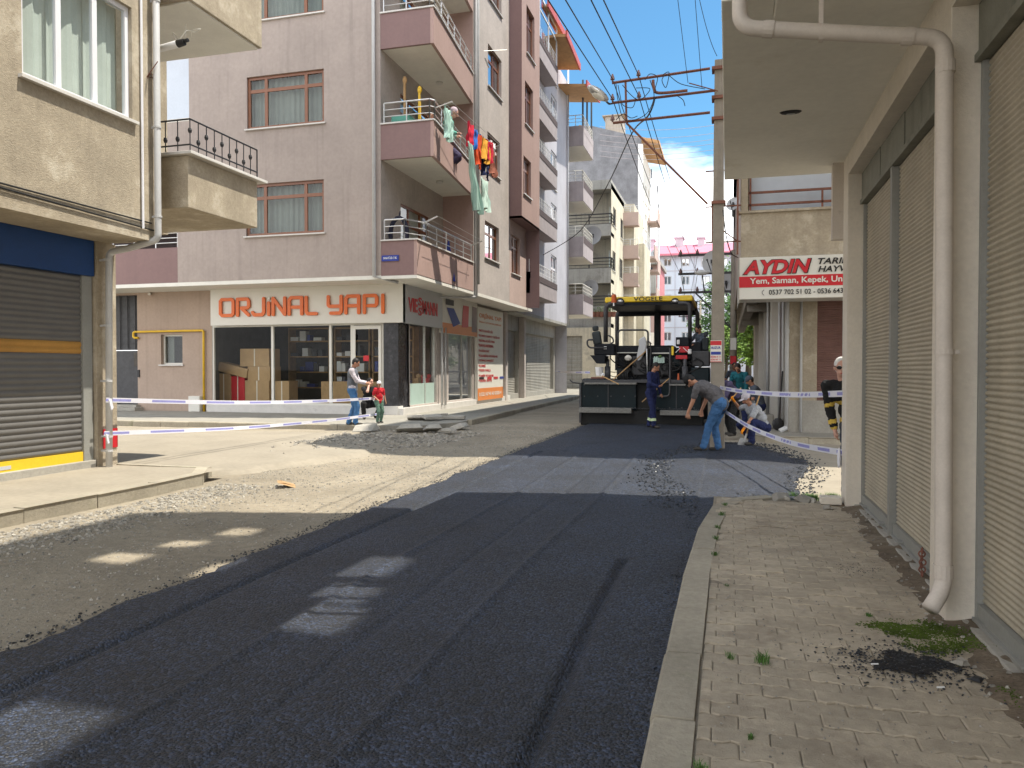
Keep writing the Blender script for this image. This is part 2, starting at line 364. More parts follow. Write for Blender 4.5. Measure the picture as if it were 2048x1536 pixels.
def text(s, name, m, parent, o, u, v, width=None, height=None, bold=0, extrude=.004, shear=0, spacing=1.0):
    """lettering as mesh: lower-left corner o, reading direction u, up v"""
    cu = bpy.data.curves.new('txt', 'FONT'); cu.body = s; cu.size = 1; cu.offset = bold; cu.extrude = 0; cu.shear = shear; cu.space_character = spacing; cu.resolution_u = 3
    ob = bpy.data.objects.new('txt', cu); COL.objects.link(ob)
    dg = bpy.context.evaluated_depsgraph_get(); dg.update(); me0 = bpy.data.meshes.new_from_object(ob.evaluated_get(dg))
    vs = [x.co.copy() for x in me0.vertices]; fs = [tuple(p.vertices) for p in me0.polygons]
    bpy.data.objects.remove(ob); bpy.data.curves.remove(cu); bpy.data.meshes.remove(me0)
    x0 = min(q.x for q in vs); x1 = max(q.x for q in vs); y0 = min(q.y for q in vs); y1 = max(q.y for q in vs)
    sy = height/(y1-y0) if height else 1; sx = width/(x1-x0) if width else sy
    if not height: sy = sx
    u = Vector(u).normalized(); v = Vector(v).normalized(); wv = u.cross(v)*extrude; o = Vector(o)
    mb = MB(); a = [o+u*((q.x-x0)*sx)+v*((q.y-y0)*sy)+wv for q in vs]
    # front and side skirt
    mb.add(a, fs)
    from collections import Counter
    ed = Counter(); 
    for f in fs:
        for i in range(len(f)): ed[tuple(sorted((f[i], f[(i+1) % len(f)])))] += 1
    b = [p-wv for p in a]; base = len(mb.v); mb.v += b
    for (i, j), c in ed.items():
        if c == 1: mb.f.append((i, j, base+j, base+i)); mb.m.append(0)
    return mb.build(name, m, parent)
# ================================================================ GROUND, ROADS, PAVEMENTS
def grid(name, m, x0, x1, y0, y1, nx, ny, zf, mask=None, wj=None):
    mb = MB(); idx = {}
    for j in range(ny+1):
        for i in range(nx+1):
            x = x0+(x1-x0)*i/nx; y = y0+(y1-y0)*j/ny
            if wj: x, y = wj(x, y)
            mb.v.append(Vector((x, y, zf(x, y))))
    for j in range(ny):
        for i in range(nx):
            a = j*(nx+1)+i; q = (a, a+1, a+nx+2, a+nx+1)
            c = (mb.v[q[0]]+mb.v[q[2]])/2
            if mask and not mask(c.x, c.y): continue
            mb.f.append(q); mb.m.append(0)
    return mb
def nz3(x, y, s, z=0): return noise.noise(Vector((x*s, y*s, z)))
defm('ground', (.30, .27, .22), var=.12, scale=.3, bump=.2)
defm('dirt', (.295, .255, .195), rough=.95, var=.22, scale=.8, bump=1.0, bscale=26, stain=(.31, .275, .215), sscale=.45, sthr=.50, detail=9)
defm('apron', (.30, .265, .21), rough=.95, var=.12, scale=.9, bump=.25, bscale=30, stain=(.26, .215, .16), sscale=.9, sthr=.60)
defm('paving', (.42, .36, .275), rough=.9, var=.18, scale=1.3, bump=.4, bscale=90, island=.10, stain=(.27, .225, .17), sscale=1.7, sthr=.53)
defm('paving_joint', (.235, .20, .15), var=.3, scale=6, bump=.4)
defm('kerb_stone', (.34, .305, .24), rough=.9, var=.16, scale=2, bump=.35, bscale=50, island=.1, stain=(.22, .22, .14), sscale=1.6, sthr=.58)
defm('asphalt_old', (.20, .19, .175), var=.2, scale=.5, bump=.3)
defm('soil', (.15, .115, .08), rough=1, var=.3, scale=5, bump=.8, bscale=30, stain=(.09, .12, .03), sscale=2.2, sthr=.57)
# fresh asphalt: bitumen-coated aggregate
def asphalt_mat():
    m, t, p, o = new_mat('fresh_asphalt'); l = t.links.new
    g = N(t, 'ShaderNodeNewGeometry')
    v = N(t, 'ShaderNodeTexVoronoi'); v.inputs['Scale'].default_value = 62; l(g.outputs['Position'], v.inputs['Vector'])
    v2 = N(t, 'ShaderNodeTexVoronoi'); v2.inputs['Scale'].default_value = 150; l(g.outputs['Position'], v2.inputs['Vector'])
    ns = N(t, 'ShaderNodeTexNoise'); ns.inputs['Scale'].default_value = 1.3; ns.inputs['Detail'].default_value = 5; l(g.outputs['Position'], ns.inputs['Vector'])
    # per-stone tone
    r = N(t, 'ShaderNodeMapRange'); r.inputs[3].default_value = .40; r.inputs[4].default_value = 3.6
    sp = N(t, 'ShaderNodeSeparateColor'); l(v.outputs['Color'], sp.inputs[0]); pq = N(t, 'ShaderNodeMath', operation='POWER'); pq.inputs[1].default_value = 3.0; l(sp.outputs[0], pq.inputs[0]); l(pq.outputs[0], r.inputs[0])
    r2 = N(t, 'ShaderNodeMapRange'); r2.inputs[1].default_value = .3; r2.inputs[2].default_value = .7; r2.inputs[3].default_value = .6; r2.inputs[4].default_value = 1.55; l(ns.outputs[0], r2.inputs[0])
    mu = N(t, 'ShaderNodeMath', operation='MULTIPLY'); l(r.outputs[0], mu.inputs[0]); l(r2.outputs[0], mu.inputs[1])
    vm = N(t, 'ShaderNodeVectorMath', operation='SCALE'); vm.inputs[0].default_value = (.0090, .0133, .0245); l(mu.outputs[0], vm.inputs['Scale']); l(vm.outputs[0], p.inputs['Base Color'])
    rr = N(t, 'ShaderNodeMapRange'); rr.inputs[3].default_value = .48; rr.inputs[4].default_value = .72; l(sp.outputs[1], rr.inputs[0]); l(rr.outputs[0], p.inputs['Roughness'])
    p.inputs['Specular IOR Level'].default_value = .7
    b = N(t, 'ShaderNodeBump'); b.inputs['Strength'].default_value = .9; b.inputs['Distance'].default_value = .014; l(v.outputs['Distance'], b.inputs['Height']); b.invert = True
    b2 = N(t, 'ShaderNodeBump'); b2.inputs['Strength'].default_value = .5; b2.inputs['Distance'].default_value = .004; l(v2.outputs['Distance'], b2.inputs['Height']); l(b.outputs[0], b2.inputs['Normal']); l(b2.outputs[0], p.inputs['Normal'])
    M['asphalt'] = m
asphalt_mat()
g = MB(); g.quad((-900, -900, -.12), (900, -900, -.12), (900, 1200, -.12), (-900, 1200, -.12)); struct(g, 'ground', 'ground')
# unpaved street bed with ruts and swells
def dz(x, y):
    z = .03*nz3(x, y, .45)+.014*nz3(x, y, 1.9)+.006*nz3(x, y, 6)
    if -3.85 < x < -.2: z -= .09
    k = max(0, 1-abs(x+6.6)/.9) if y < 10 else 0
    z -= .03*k
    if -7.6 < x < -5.4 and 14.5 < y < 19.5: z += .05*nz3(x, y, 1.4)-.02
    return z
o = struct(grid('dirt_road', 'dirt', -24, 1.2, -6, 70, 126, 300, dz, mask=lambda x, y: not (x < -9.3 and y < 9.9) and not (x < -10.6 and y > 23)), 'dirt_road', 'dirt', smooth=True)
# raised concrete apron of the side street on the left
ap = [(-7.45, 10.3), (-6.55, 13.2), (-7.3, 15.6), (-9.0, 17.2), (-24, 17.2), (-24, 10.0), (-9, 10.0)]
def inpoly(x, y, P):
    c = False
    for i in range(len(P)):
        a, b = P[i], P[i-1]
        if (a[1] > y) != (b[1] > y) and x < (b[0]-a[0])*(y-a[1])/(b[1]-a[1])+a[0]: c = not c
    return c
def apz(x, y):
    q = inpoly(x+.25*nz3(x, y, 1.2), y+.25*nz3(x, y, 1.2, 5), ap)
    x2, y2 = x+.2*nz3(x, y, 1.2)+.06*nz3(x, y, 5), y+.2*nz3(x, y, 1.2, 5)+.06*nz3(x, y, 5, 3); d = 9
    for i in range(len(ap)):
        a, b = Vector(ap[i]), Vector(ap[i-1]); p = Vector((x2, y2)); e = b-a; t = max(0, min(1, (p-a).dot(e)/e.length_squared)); d = min(d, (p-a-e*t).length)
    t = max(0, min(1, .5+(d if inpoly(x2, y2, ap) else -d)/.34)); t = t*t*(3-2*t)
    return -.05+.125*t+.01*nz3(x, y, 1.1)
struct(grid('side_street', 'apron', -24, -6, 9.6, 18, 200, 100, apz), 'side_street', 'apron', smooth=True)
# fresh mat of asphalt, with screed seams as small ledges
seams = [(-3.45, -.034), (-2.62, .016), (-2.05, -.012), (-1.55, .018), (-.80, -.045)]
def asz(x, y):
    z = .058+.006*nz3(x, y, .8)+.003*nz3(x, y, 5)
    for sx_, h in seams:
        y1 = 14.5 if sx_ != -.80 else 6.4
        if y < y1: z += h*math.exp(-((x-sx_-.03*math.sin(y*.8))/.035)**2)
    e = min(x+4.0-.09*nz3(x*0, y, 1.5)-.05*nz3(0, y, 7)-.03*nz3(0, y, 19), 99)
    if e < .10: z -= .13*(1-max(e, -.05)/.10)**2*.6
    if 14.6 < y < 18.4:
        z += .012*max(0, 1-abs(x+2.9+.35*math.sin(y*1.3)-(y-15)*.25)/.12)
    return z
def aswarp(x, y):
    if y > 14: x = x if x > -3.9 else x-.35*min(1, (y-14)/9)
    return x, y
struct(grid('fresh_asphalt', 'asphalt', -4.1, -.12, -4, 23.6, 156, 560, asz, wj=aswarp), 'fresh_asphalt', 'asphalt', smooth=True)
# ground of the side street on the right and pavement of its corner
struct(grid('side_street', 'apron', -.35, 9, 9.2, 18.3, 110, 110, lambda x, y: .02+.012*nz3(x, y, 1)), 'side_street', 'apron', smooth=True)
# ---- loose, raked asphalt spilling into the side street
def pile_d(x, y):
    c = Vector((x-.1, y-13.3)); a = math.atan2(c.y*.3, c.x); rr = 1.12+.12*math.sin(a*2+.6)+.38*nz3(math.cos(a), math.sin(a), 1.9)+.16*nz3(x, y, 2.2)+.10*nz3(x, y, 6); return math.hypot(c.x, c.y*.27)/rr
def pz(x, y):
    d = pile_d(x, y)
    return .055*max(0, 1-d*d)+.008*nz3(x, y, 9)+.006*nz3(x, y, 23)+((.045 if x > -.35 else .062) if d < 1 else -.12)
defm('loose_tar', (.010, .013, .019), rough=.5, var=.35, scale=22, bump=1.0, bscale=48, spec=.35)
o = grid('asphalt_pile', 'loose_tar', -1.5, 2.4, 8.6, 17.9, 190, 330, pz).build('loose_asphalt', 'asphalt', smooth=True); o['kind'] = 'structure'
cr = MB()
for i in range(3600):
    t = random.random()
    a = random.uniform(0, 6.283); d = 1.2*random.gauss(1.0, .16)
    x = .1+d*math.cos(a); y = 13.3+d*math.sin(a)/.27
    if not .8 < pile_d(x, y) < 1.35: continue
    if not (-1.6 < x < 2.6 and 8.9 < y < 17.6) or (x < .5 and y < 9.6 and x > -.25): continue
    s_ = random.choice([.006, .009, .013, .018]); cr.rock((x, y, max(pz(x, y), .03 if x > -.3 else .062)+s_*.3), s_)
for i in range(3400):      # crumbs rolled along both edges of the mat
    y = random.uniform(2, 22); x = -.35+random.gauss(0, .05) if i % 4 == 0 else -4.07+random.gauss(0, .055)
    cr.rock((x, y, .060 if x > -3.98 else .012), random.choice([.004, .006, .009]))
for i in range(900):       # spilled on the paving near the downpipe
    x = random.gauss(.88, .17); y = random.gauss(4.35, .16); cr.rock((x, y, .128), random.choice([.003, .005, .008]), flat=.5)
for i in range(160): cr.rock((random.gauss(.98, .13), random.gauss(6.3, .12), .127), random.choice([.003, .005]), flat=.4)
tag(cr.build('asphalt_crumbs', 'tarlump'), 'loose black asphalt crumbs scattered over the road edge and paving', 'rubble', kind='stuff')
# ---- near right pavement: wavy interlocking pavers, real joints
pv = MB(); px, py = .235, .128
rows = int((9.55-1.2)/py)
def wave(x, k): return .011*math.sin((x/px+k)*2*math.pi*2)+.004*math.sin(x*9)
for r_ in range(rows):
    y = 1.2+r_*py; off = (r_ % 2)*.5*px+random.uniform(-.006, .006)
    for c_ in range(-2, 8):
        x0 = -.06+c_*px+off; x1 = x0+px
        if x0 < -.118: x0 = -.118
        if x1 > 1.42: x1 = 1.42
        if x1-x0 < .03: continue
        if y > 9.35 and random.random() < .5: continue
        h = .118+random.uniform(-.005, .005)+.010*nz3(x0, y, .9); tl = random.uniform(-.005, .005); tm = random.uniform(-.004, .004)
        n = 6; lo = [(x0+(x1-x0)*i/n, y+wave(x0+(x1-x0)*i/n, 0)) for i in range(n+1)]; hi = [(a, b+py) for a, b in lo]
        out = lo+hi[::-1]; cx = (x0+x1)/2; cy = y+py/2; g_ = .0018
        def sh(P, gx): return [(cx+(a-cx)*(1-2*gx/(x1-x0)), cy+(b-cy)*(1-2*gx/py)) for a, b in P]
        o1 = sh(out, g_); o2 = sh(out, g_+.005)
        zt = lambda a, b: h+tl*(a-cx)/px+tm*(b-cy)/py
        k = len(out); vs = [(a, b, .09) for a, b in o1]+[(a, b, zt(a, b)-.004) for a, b in o1]+[(a, b, zt(a, b)) for a, b in o2]
        pv.add(vs, [(i, (i+1) % k, k+(i+1) % k, k+i) for i in range(k)]+[(k+i, k+(i+1) % k, 2*k+(i+1) % k, 2*k+i) for i in range(k)]+[tuple(range(2*k, 3*k))])
struct(pv, 'pavement', 'paving')
struct(grid('x', 'x', -.15, 1.7, 1.0, 9.9, 60, 200, lambda x, y: .108+.010*nz3(x, y, .9)+.006*nz3(x, y, 4)+(.003 if x < -.02 else 0)-(.10 if y > 9.6 else 0)), 'pavement_bed', 'paving_joint', smooth=True)
def moss_mat():
    m = mat('verge', (.16, .125, .09), rough=1, var=.3, scale=4, bump=.9, bscale=28, stain=(.30, .26, .20), sscale=1.5, sthr=.52); M['verge'] = m
moss_mat()
def vz(x, y):
    e = (x-(1.13+.10*nz3(0, y, 1.6)+.05*nz3(0, y, 5)))/.3
    return .10+min(1, max(0, e))*.055+.018*nz3(x, y, 7)*min(1, max(0, e*2))
struct(grid('x', 'x', 1.0, 1.75, 1.2, 9.5, 40, 330, vz), 'verge', 'verge', smooth=True)
def kerb_run(pts, wdt, h, zb, length=.78, seed=1, mname='kerb_stone'):
    """row of kerb stones following pts (inner side to the right of travel)"""
    rnd = random.Random(seed); mb = MB(); P = [Vector((*p, 0)) for p in pts]
    seg = []; 
    for a, b in zip(P, P[1:]):
        n = max(1, round((b-a).length/length))
        for i in range(n): seg.append((a.lerp(b, i/n), a.lerp(b, (i+1)/n)))
    for a, b in seg:
        d = (b-a).normalized(); nrm = Vector((d.y, -d.x, 0)); j = rnd.uniform(-.005, .005); hh = h+rnd.uniform(-.005, .005); g_ = .006
        a2, b2 = a+d*g_+nrm*j, b-d*g_+nrm*j; c = .02
        prof = [(0, zb), (0, hh-c), (c*.8, hh), (wdt, hh), (wdt, zb)]; k = len(prof)
        vs = [a2+nrm*p+Vector((0, 0, z)) for p, z in prof]+[b2+nrm*p+Vector((0, 0, z+rnd.uniform(-.004, .004))) for p, z in prof]
        mb.add(vs, [(i, i+1, k+i+1, k+i) for i in range(k-1)]+[tuple(range(k-1, -1, -1)), tuple(range(k, 2*k))])
    return mb
struct(kerb_run([(-.32, 1.0), (-.315, 5.8), (-.27, 7.6), (-.16, 8.9), (.05, 9.45), (.45, 9.75)], .19, .125, -.05, .80, 3), 'kerb', 'kerb_stone')
# ---- left pavement, its kerb
struct(grid('x', 'x', -9.6, -7.25, -4, 9.95, 30, 160, lambda x, y: .15+.012*nz3(x, y, 1.2)), 'pavement', 'apron', smooth=True)
struct(kerb_run([(-7.62, 10.0), (-7.2, 9.35), (-7.16, 8.4), (-7.25, 5.5), (-7.5, -3)][::-1], -.0001-.15, .165, -.06, 1.0, 5), 'kerb', 'kerb_stone')
struct(kerb_run([(-9.2, 10.0), (-7.55, 10.02)], .12, .16, -.06, .8, 8), 'kerb', 'kerb_stone')
# ---- pavement round the pink corner building
defm('pavement_far', (.28, .265, .23), var=.15, scale=1.2, bump=.3, stain=(.22, .2, .17), sscale=1.2, sthr=.58)
MP = MB(); MP.prism([(-24, 18.4), (-8.0, 18.9), (-7.3, 20.6), (-7.55, 26), (-8.1, 43), (-8.6, 70), (-12.5, 70), (-10.4, 23.4), (-24, 23.4)], -.1, .14)
struct(MP, 'pavement', 'pavement_far')
struct(kerb_run([(-24, 18.25), (-9.9, 18.65)], .14, .16, -.06, .9, 9)if False else kerb_run([(-9.2, 18.7), (-24, 18.25)], .16, .155, -.06, .9, 9), 'kerb', 'kerb_stone')
struct(kerb_run([(-7.2, 70-.5), (-7.2, 60)], .1, .1, -.06) if False else kerb_run([(-8.45, 68), (-7.98, 43), (-7.42, 26), (-7.22, 21.4)], .16, .16, -.06, 1.0, 10), 'kerb', 'kerb_stone')
# ---- corner pavement of the feed shop and the far roadway
AP = MB(); AP.prism([(.95, 17.9), (6, 17.9), (9, 17.9), (9, 70), (.55, 70), (.55, 18.6)], -.1, .14); struct(AP, 'pavement', 'pavement_far')
struct(kerb_run([(.42, 60), (.42, 18.7), (.8, 17.85), (9, 17.75)], -.15, .16, -.06, .9, 12), 'kerb', 'kerb_stone')
FRD = MB(); FRD.quad((-8, 60, .05), (1, 60, .05), (1, 118, .05), (-8, 118, .05)); struct(FRD, 'road', 'asphalt_old')
# ---- gravel and rubble
gr = MB()
for i in range(5200):
    y = random.uniform(3.2, 9.6); x = -7.05+abs(random.gauss(0, .55)); 
    if random.random() < .35: x = random.uniform(-7, -4.2)
    s_ = random.choice([.006, .009, .013, .018, .024])*(1 if x < -6 else .6); gr.rock((x, y, dz(x, y)+s_*.2), s_)
for i in range(1500):
    x = random.uniform(-9, -6.0); y = random.gauss(16.6, 1.2)+(x+7.5)*.4; s_ = random.choice([.01, .018, .03, .045]); gr.rock((x, y, max(dz(x, y), apz(x, y) if y < 17.9 else -1)+s_*.3), s_)
for i in range(4200):
    x = random.uniform(-7.2, -4.2); y = random.uniform(9.5, 22); s_ = random.choice([.006, .01, .014]); gr.rock((x, y, dz(x, y)+s_*.2), s_)
for i in range(420):
    x = random.uniform(.1, 2.2); y = random.gauss(9.75, .16); s_ = random.choice([.006, .01, .02]); gr.rock((x, y, .04), s_)
for i in range(260):
    x = random.gauss(1.22, .08); y = random.uniform(1.8, 9.2); s_ = random.choice([.004, .008, .014]); gr.rock((x, y, vz(x, y)+.003), s_)
for i in range(1500):
    x = random.uniform(-.05, 1.2); y = random.uniform(1.6, 9.3); gr.rock((x, y, .124), random.choice([.0025, .004, .006]))
for i in range(15000):
    x = random.uniform(-7.1, -4.05); y = random.uniform(2.2, 13)**1.0; s_ = random.choice([.003, .005, .007, .010]); a = random.uniform(0, 6.28); z = dz(x, y)
    if random.random() > .55+1.2*nz3(x, y, 1.3): continue
    gr.add([(x+s_*math.cos(a+q*1.57), y+s_*math.sin(a+q*1.57), z-.001) for q in range(4)]+[(x+s_*.2, y, z+s_*.9)], [(0, 1, 4), (1, 2, 4), (2, 3, 4), (3, 0, 4)])
tag(gr.build('gravel', 'rock'), 'grey and brown gravel scattered on the street bed', 'gravel', kind='stuff')
# ---- moss and weeds
defm('moss', (.085, .125, .018), rough=1, var=.4, scale=9, bump=.8, bscale=60)
ms = MB()
def mossd(x, y): return math.exp(-(((x-1.15)/.22)**2+((y-4.85)/.30)**2))+.6*math.exp(-(((x-.92)/.13)**2+((y-4.95)/.12)**2))+.45*math.exp(-(((x-1.28)/.06)**2+((y-3.7)/.5)**2))+.3*nz3(x, y, 6)
for i in range(34000):
    x = random.uniform(.65, 1.42); y = random.uniform(3.0, 5.5); d = mossd(x, y)
    if random.random() > (d-.28)*2.6: continue
    z = max(vz(x, y), .122)-.001; a = random.uniform(0, 6.28); s_ = random.uniform(.004, .011); h = random.uniform(.002, .009)
    ms.add([(x+s_*math.cos(a), y+s_*math.sin(a), z), (x+s_*math.cos(a+2.1), y+s_*math.sin(a+2.1), z), (x+s_*math.cos(a+4.2), y+s_*math.sin(a+4.2), z), (x, y, z+h)], [(0, 1, 3), (1, 2, 3), (2, 0, 3)])
tag(ms.build('moss', 'moss'), 'bright green moss growing round the foot of the downpipe', 'moss', kind='stuff')
gs = MB()
def tuft(x, y, z, n, h):
    for i in range(n):
        a = random.uniform(0, 6.28); l_ = h*random.uniform(.5, 1.1); q = random.uniform(.2, .9); bx, by = x+random.gauss(0, h*.25), y+random.gauss(0, h*.25)
        d = Vector((math.cos(a), math.sin(a), 0)); w_ = Vector((-d.y, d.x, 0))*.0016
        p0 = Vector((bx, by, z)); p1 = p0+d*l_*q*.4+Vector((0, 0, l_*.6)); p2 = p0+d*l_*q+Vector((0, 0, l_*.75))
        gs.add([p0-w_, p0+w_, p1+w_, p1-w_, p2], [(0, 1, 2, 3), (3, 2, 4)])
for x, y, n, h in ((.18, 4.18, 90, .07), (.02, 4.2, 40, .04), (.1, 3.3, 40, .03), (-.09, 2.98, 60, .05), (-.09, 6.5, 50, .045), (-.09, 7.1, 50, .05), (-.085, 7.6, 50, .05), (-.05, 8.3, 60, .06), (-.02, 8.9, 60, .05), (.0, 5.6, 20, .03),
                   (.2, 9.72, 260, .07), (.65, 9.8, 420, .09), (1.0, 10.05, 420, .12), (1.25, 10.2, 260, .12), (1.22, 3.0, 160, .05), (1.25, 2.6, 160, .06), (.85, 5.15, 60, .03)):
    tuft(x, y, .12 if y < 9.5 else .03, n, h)
    if n > 200:
        for k in range(6): tuft(x+random.gauss(0, .18), y+random.gauss(0, .1), .03, n//5, h*.8)
tag(gs.build('grass', 'plant_green'), 'small grass tufts growing in the kerb and paving joints', 'grass', kind='stuff')
def single(mb, name, m, label, cat, group=None, **kw): return tag(mb.build(name, m, **kw), label, cat, group)
# rocks and bricks at the end of the near pavement
for (x, y, s_, l_) in ((.62, 9.55, .12, 'lumpy grey stone at the pavement end, left of two'), (.88, 9.5, .13, 'broad grey stone at the pavement end, right of two'), (1.05, 9.0, .07, 'small rough stone lying in front of the wall brick')):
    b = MB(); b.rock((x, y, .14), s_, flat=.45); b.rock((x+s_*.5, y-.02, .13), s_*.6, flat=.5); single(b, 'stone', 'rock', l_, 'stone', bevel=.012)
b = MB(); b.box(1.02, 1.24, 9.25, 9.42, .125, .21, T=None); single(b, 'brick', 'cream', 'pale worn brick lying beside the pillar at the pavement end', 'brick', bevel=.01)
for i, (x, y, a, s_, l_) in enumerate(((-8.75, 21.1, .3, .35, 'largest flat slab in the heap by the dark corner'), (-8.35, 21.5, 1.1, .3, 'brown slab at the back of the heap by the corner'), (-7.9, 21.7, .2, .34, 'grey slab at the right end of the heap'), (-8.25, 20.9, .7, .27, 'pale slab lying flat in front of the heap'), (-8.9, 21.6, 1.9, .25, 'small slab leaning at the left of the heap'))):
    b = MB(); T = Matrix.Translation((x, y, .20+.05*(i % 2))) @ Matrix.Rotation(a, 4, 'Z') @ Matrix.Rotation(.15*(i-2), 4, 'X'); b.box(-s_, s_, -s_*.6, s_*.6, -.04, .05, T=T); single(b, 'paving_slab', 'concrete', l_, 'slab', 'slabs heaped by the shop corner', bevel=.015)
for (p, s_, l_) in (((-7.0, 19.6), .34, 'broken pale kerb block lying in the dirt by the corner'), ((-6.9, 18.6), .2, 'small broken concrete lump in front of the kerb block'), ((-8.0, 18.6), .42, 'large cracked concrete block at the broken kerb'), ((-9.2, 18.55), .4, 'flat broken kerb piece under the child'), ((-7.5, 18.9), .3, 'grey concrete lump between the kerb blocks')):
    b = MB(); b.rock((p[0], p[1], .09), s_, flat=.35); single(b, 'concrete_block', 'concrete', l_, 'rubble', 'broken concrete by the corner', bevel=.02)
b = MB(); b.rock((-5.95, 9.55, .03), .2, flat=.12); single(b, 'cardboard_scrap', 'cardboard', 'flattened scrap of cardboard on the dirt by the left kerb', 'scrap')

# ================================================================ NEAR RIGHT BUILDING
nb = thing('corner_building', 'cream building with tan roller shutters and overhanging storey beside the near pavement', 'building', (1.5, 6, 0))
NX = 1.45      # shutter plane
b = MB()
for (y0, y1) in ((9.22, 9.55), (5.15, 5.52), (.6, .95)): b.box(1.27, 1.75, y0, y1, .02, 4.03)
b.box(1.75, 1.95, -3, 9.5, .02, 4.03)
build_split(b, 'pillar', 'cream', nb, bevel=.008)
b = MB(); b.box(1.273, 1.72, .95, 5.15, 3.80, 4.03); b.box(1.273, 1.72, 5.52, 9.22, 3.80, 4.03); b.box(1.273, 1.72, -3, .6, 3.8, 4.03); build_split(b, 'lintel', 'cream', nb)
# upper storeys: unseen hollow shell, openings added to throw sun patches; floor slab is the soffit
XE = -.05
b = MB(); b.box(XE, 11, 5.42, 10.1, 4.03, 4.33); b.box(.28, 11, -8, 5.42, 4.06, 4.33); b.box(XE, .28, 5.10, 5.42, 3.98, 4.33); b.box(.28, 1.27, 5.06, 5.40, 3.96, 4.06)
b.build('floor_slab', 'soffit', nb, bevel=.01)
b = MB(); b.ball((.55, 7.6, 4.03), (.10, .06, .02), 12, 6); b.build('lamp_hole', 'ink_black', nb)
b = MB(); b.ball((.55, 7.6, 4.02), (.05, .02, .018), 8, 5); b.build('lamp_fitting', 'pvc_grey', nb)
# shutters
def shutter(parent, y0, y1, nm='roller_shutter', z0=.26, z1=3.46):
    s_ = MB(); slats(s_, 'X', NX+.02, 1, y0+.02, y1-.02, z0, z1, .037, .0095); o = s_.build(nm, 'shutter_tan', parent, smooth=True)
    f = MB(); f.box(NX-.015, NX+.03, y0+.02, y1-.02, .155, z0); f.box(NX-.04, NX-.012, y0+.02, y1-.02, .15, .175)
    for k in (.2, .8): yy = y0+(y1-y0)*k; f.box(NX-.06, NX-.012, yy-.05, yy+.05, .178, .195)
    f.build('bottom_rail', 'frame_grey', o, bevel=.002)
    return o
for (y0, y1) in ((7.64, 9.22), (5.52, 7.56), (.95, 5.15)):
    o = shutter(nb, y0, y1)
b = MB(); b.box(NX-.045, NX+.05, 7.56, 7.64, .15, 3.46); b.box(NX-.02, NX+.05, 9.18, 9.22, .15, 3.46); b.box(NX-.02, NX+.05, 5.52, 5.56, .15, 3.46); b.box(NX-.02, NX+.05, 5.11, 5.15, .15, 3.46); build_split(b, 'shutter_guide', 'frame_grey', nb, bevel=.002)
for (y0, y1) in ((5.52, 9.22), (.95, 5.15)):
    b = MB(); n = 7
    for i in range(n):
        a = y0+(y1-y0)*i/n+.002; b.box(NX-.03-random.uniform(0, .012), NX+.12, a, a+(y1-y0)/n-.004, 3.505, 3.80)
    b.box(NX-.055, NX+.1, y0, y1, 3.46, 3.505)
    build_split(b, 'shutter_box', 'metal_green_grey', nb, bevel=.002)
b = MB(); b.box(1.36, 1.72, .95, 5.15, .0, .15); b.box(1.36, 1.72, 5.52, 9.22, .0, .15); b.build('threshold', 'concrete', nb, bevel=.01)
# drain pipes
PY_ = 5.02
dp = thing('x', None, None) if False else None
b = MB(); b.tube(bend([(.06, PY_-.02, 5.4), (.06, PY_-.02, 3.76), (1.205, PY_, 3.575), (1.23, PY_, .36), (1.14, PY_-.09, .255)], .10, 8), .047, 14)
o = build_split(b, 'downpipe', 'pvc_pink', nb, smooth=True)
b = MB()
for p, q in (((.06, PY_-.02, 4.02), (.06, PY_-.02, 3.95)), ((.20, PY_-.018, 3.737), (.26, PY_-.018, 3.727)), ((.98, PY_-.003, 3.61), (1.04, PY_-.003, 3.60)), ((1.21, PY_, 3.44), (1.211, PY_, 3.37)), ((1.228, PY_, .50), (1.229, PY_, .42))): b.cone(p, q, .053, n=14)
build_split(b, 'pipe_collar', 'pvc_pink', o, smooth=False)
b = MB(); b.cone((1.222, PY_, 1.735), (1.222, PY_, 1.765), .053, n=14); b.box(1.21, 1.30, PY_-.012, PY_+.012, 1.74, 1.76); b.cone((.52, PY_, 3.68), (.545, PY_, 3.68), .053, n=12); b.box(.52, .545, PY_-.01, PY_+.01, 3.68, 4.06); build_split(b, 'pipe_clamp', 'pvc_pink', o)
b = MB(); b.tube(bend([(1.28, 9.72, 4.03), (1.28, 9.72, 3.42), (1.34, 9.72, 3.28), (1.34, 9.72, 3.05)], .06), .045, 10); b.box(1.16, 1.30, 9.60, 9.72, 3.15, 4.03); build_split(b, 'downpipe', 'pvc_pink', nb, smooth=False)
# upper walls (unseen shell) + stepped roofs; holes invented to pass sun onto the road
DX = .40; DY = .09
def shell(x0, x1, y0, y1, z0, z1, name='upper_wall', holes_w=(), roof_holes=()):
    wall(name, 'cream', nb, 'X', x0, 1, y0, y1, z0, z1, holes_w, .2)
    wall(name, 'cream', nb, 'Y', y0, 1, x0, x1, z0, z1, (), .2)
    wall(name, 'cream', nb, 'Y', y1, -1, x0, x1, z0, z1, (), .2)
    wall(name, 'cream', nb, 'X', x1, -1, y0, y1, z0, z1, (), .2)
    m_ = MB(); us = sorted({x0, x1, *[v for h in roof_holes for v in h[:2]]}); vs = sorted({y0, y1, *[v for h in roof_holes for v in h[2:4]]})
    us = [u for u in us if x0 <= u <= x1]; vs = [v for v in vs if y0 <= v <= y1]
    for a, c in zip(us, us[1:]):
        for d, e in zip(vs, vs[1:]):
            mu, mv = (a+c)/2, (d+e)/2
            if any(h[0] < mu < h[1] and h[2] < mv < h[3] for h in roof_holes): continue
            m_.quad((a, d, z1), (c, d, z1), (c, e, z1), (a, e, z1))
    m_.build('roof', 'cream', nb)
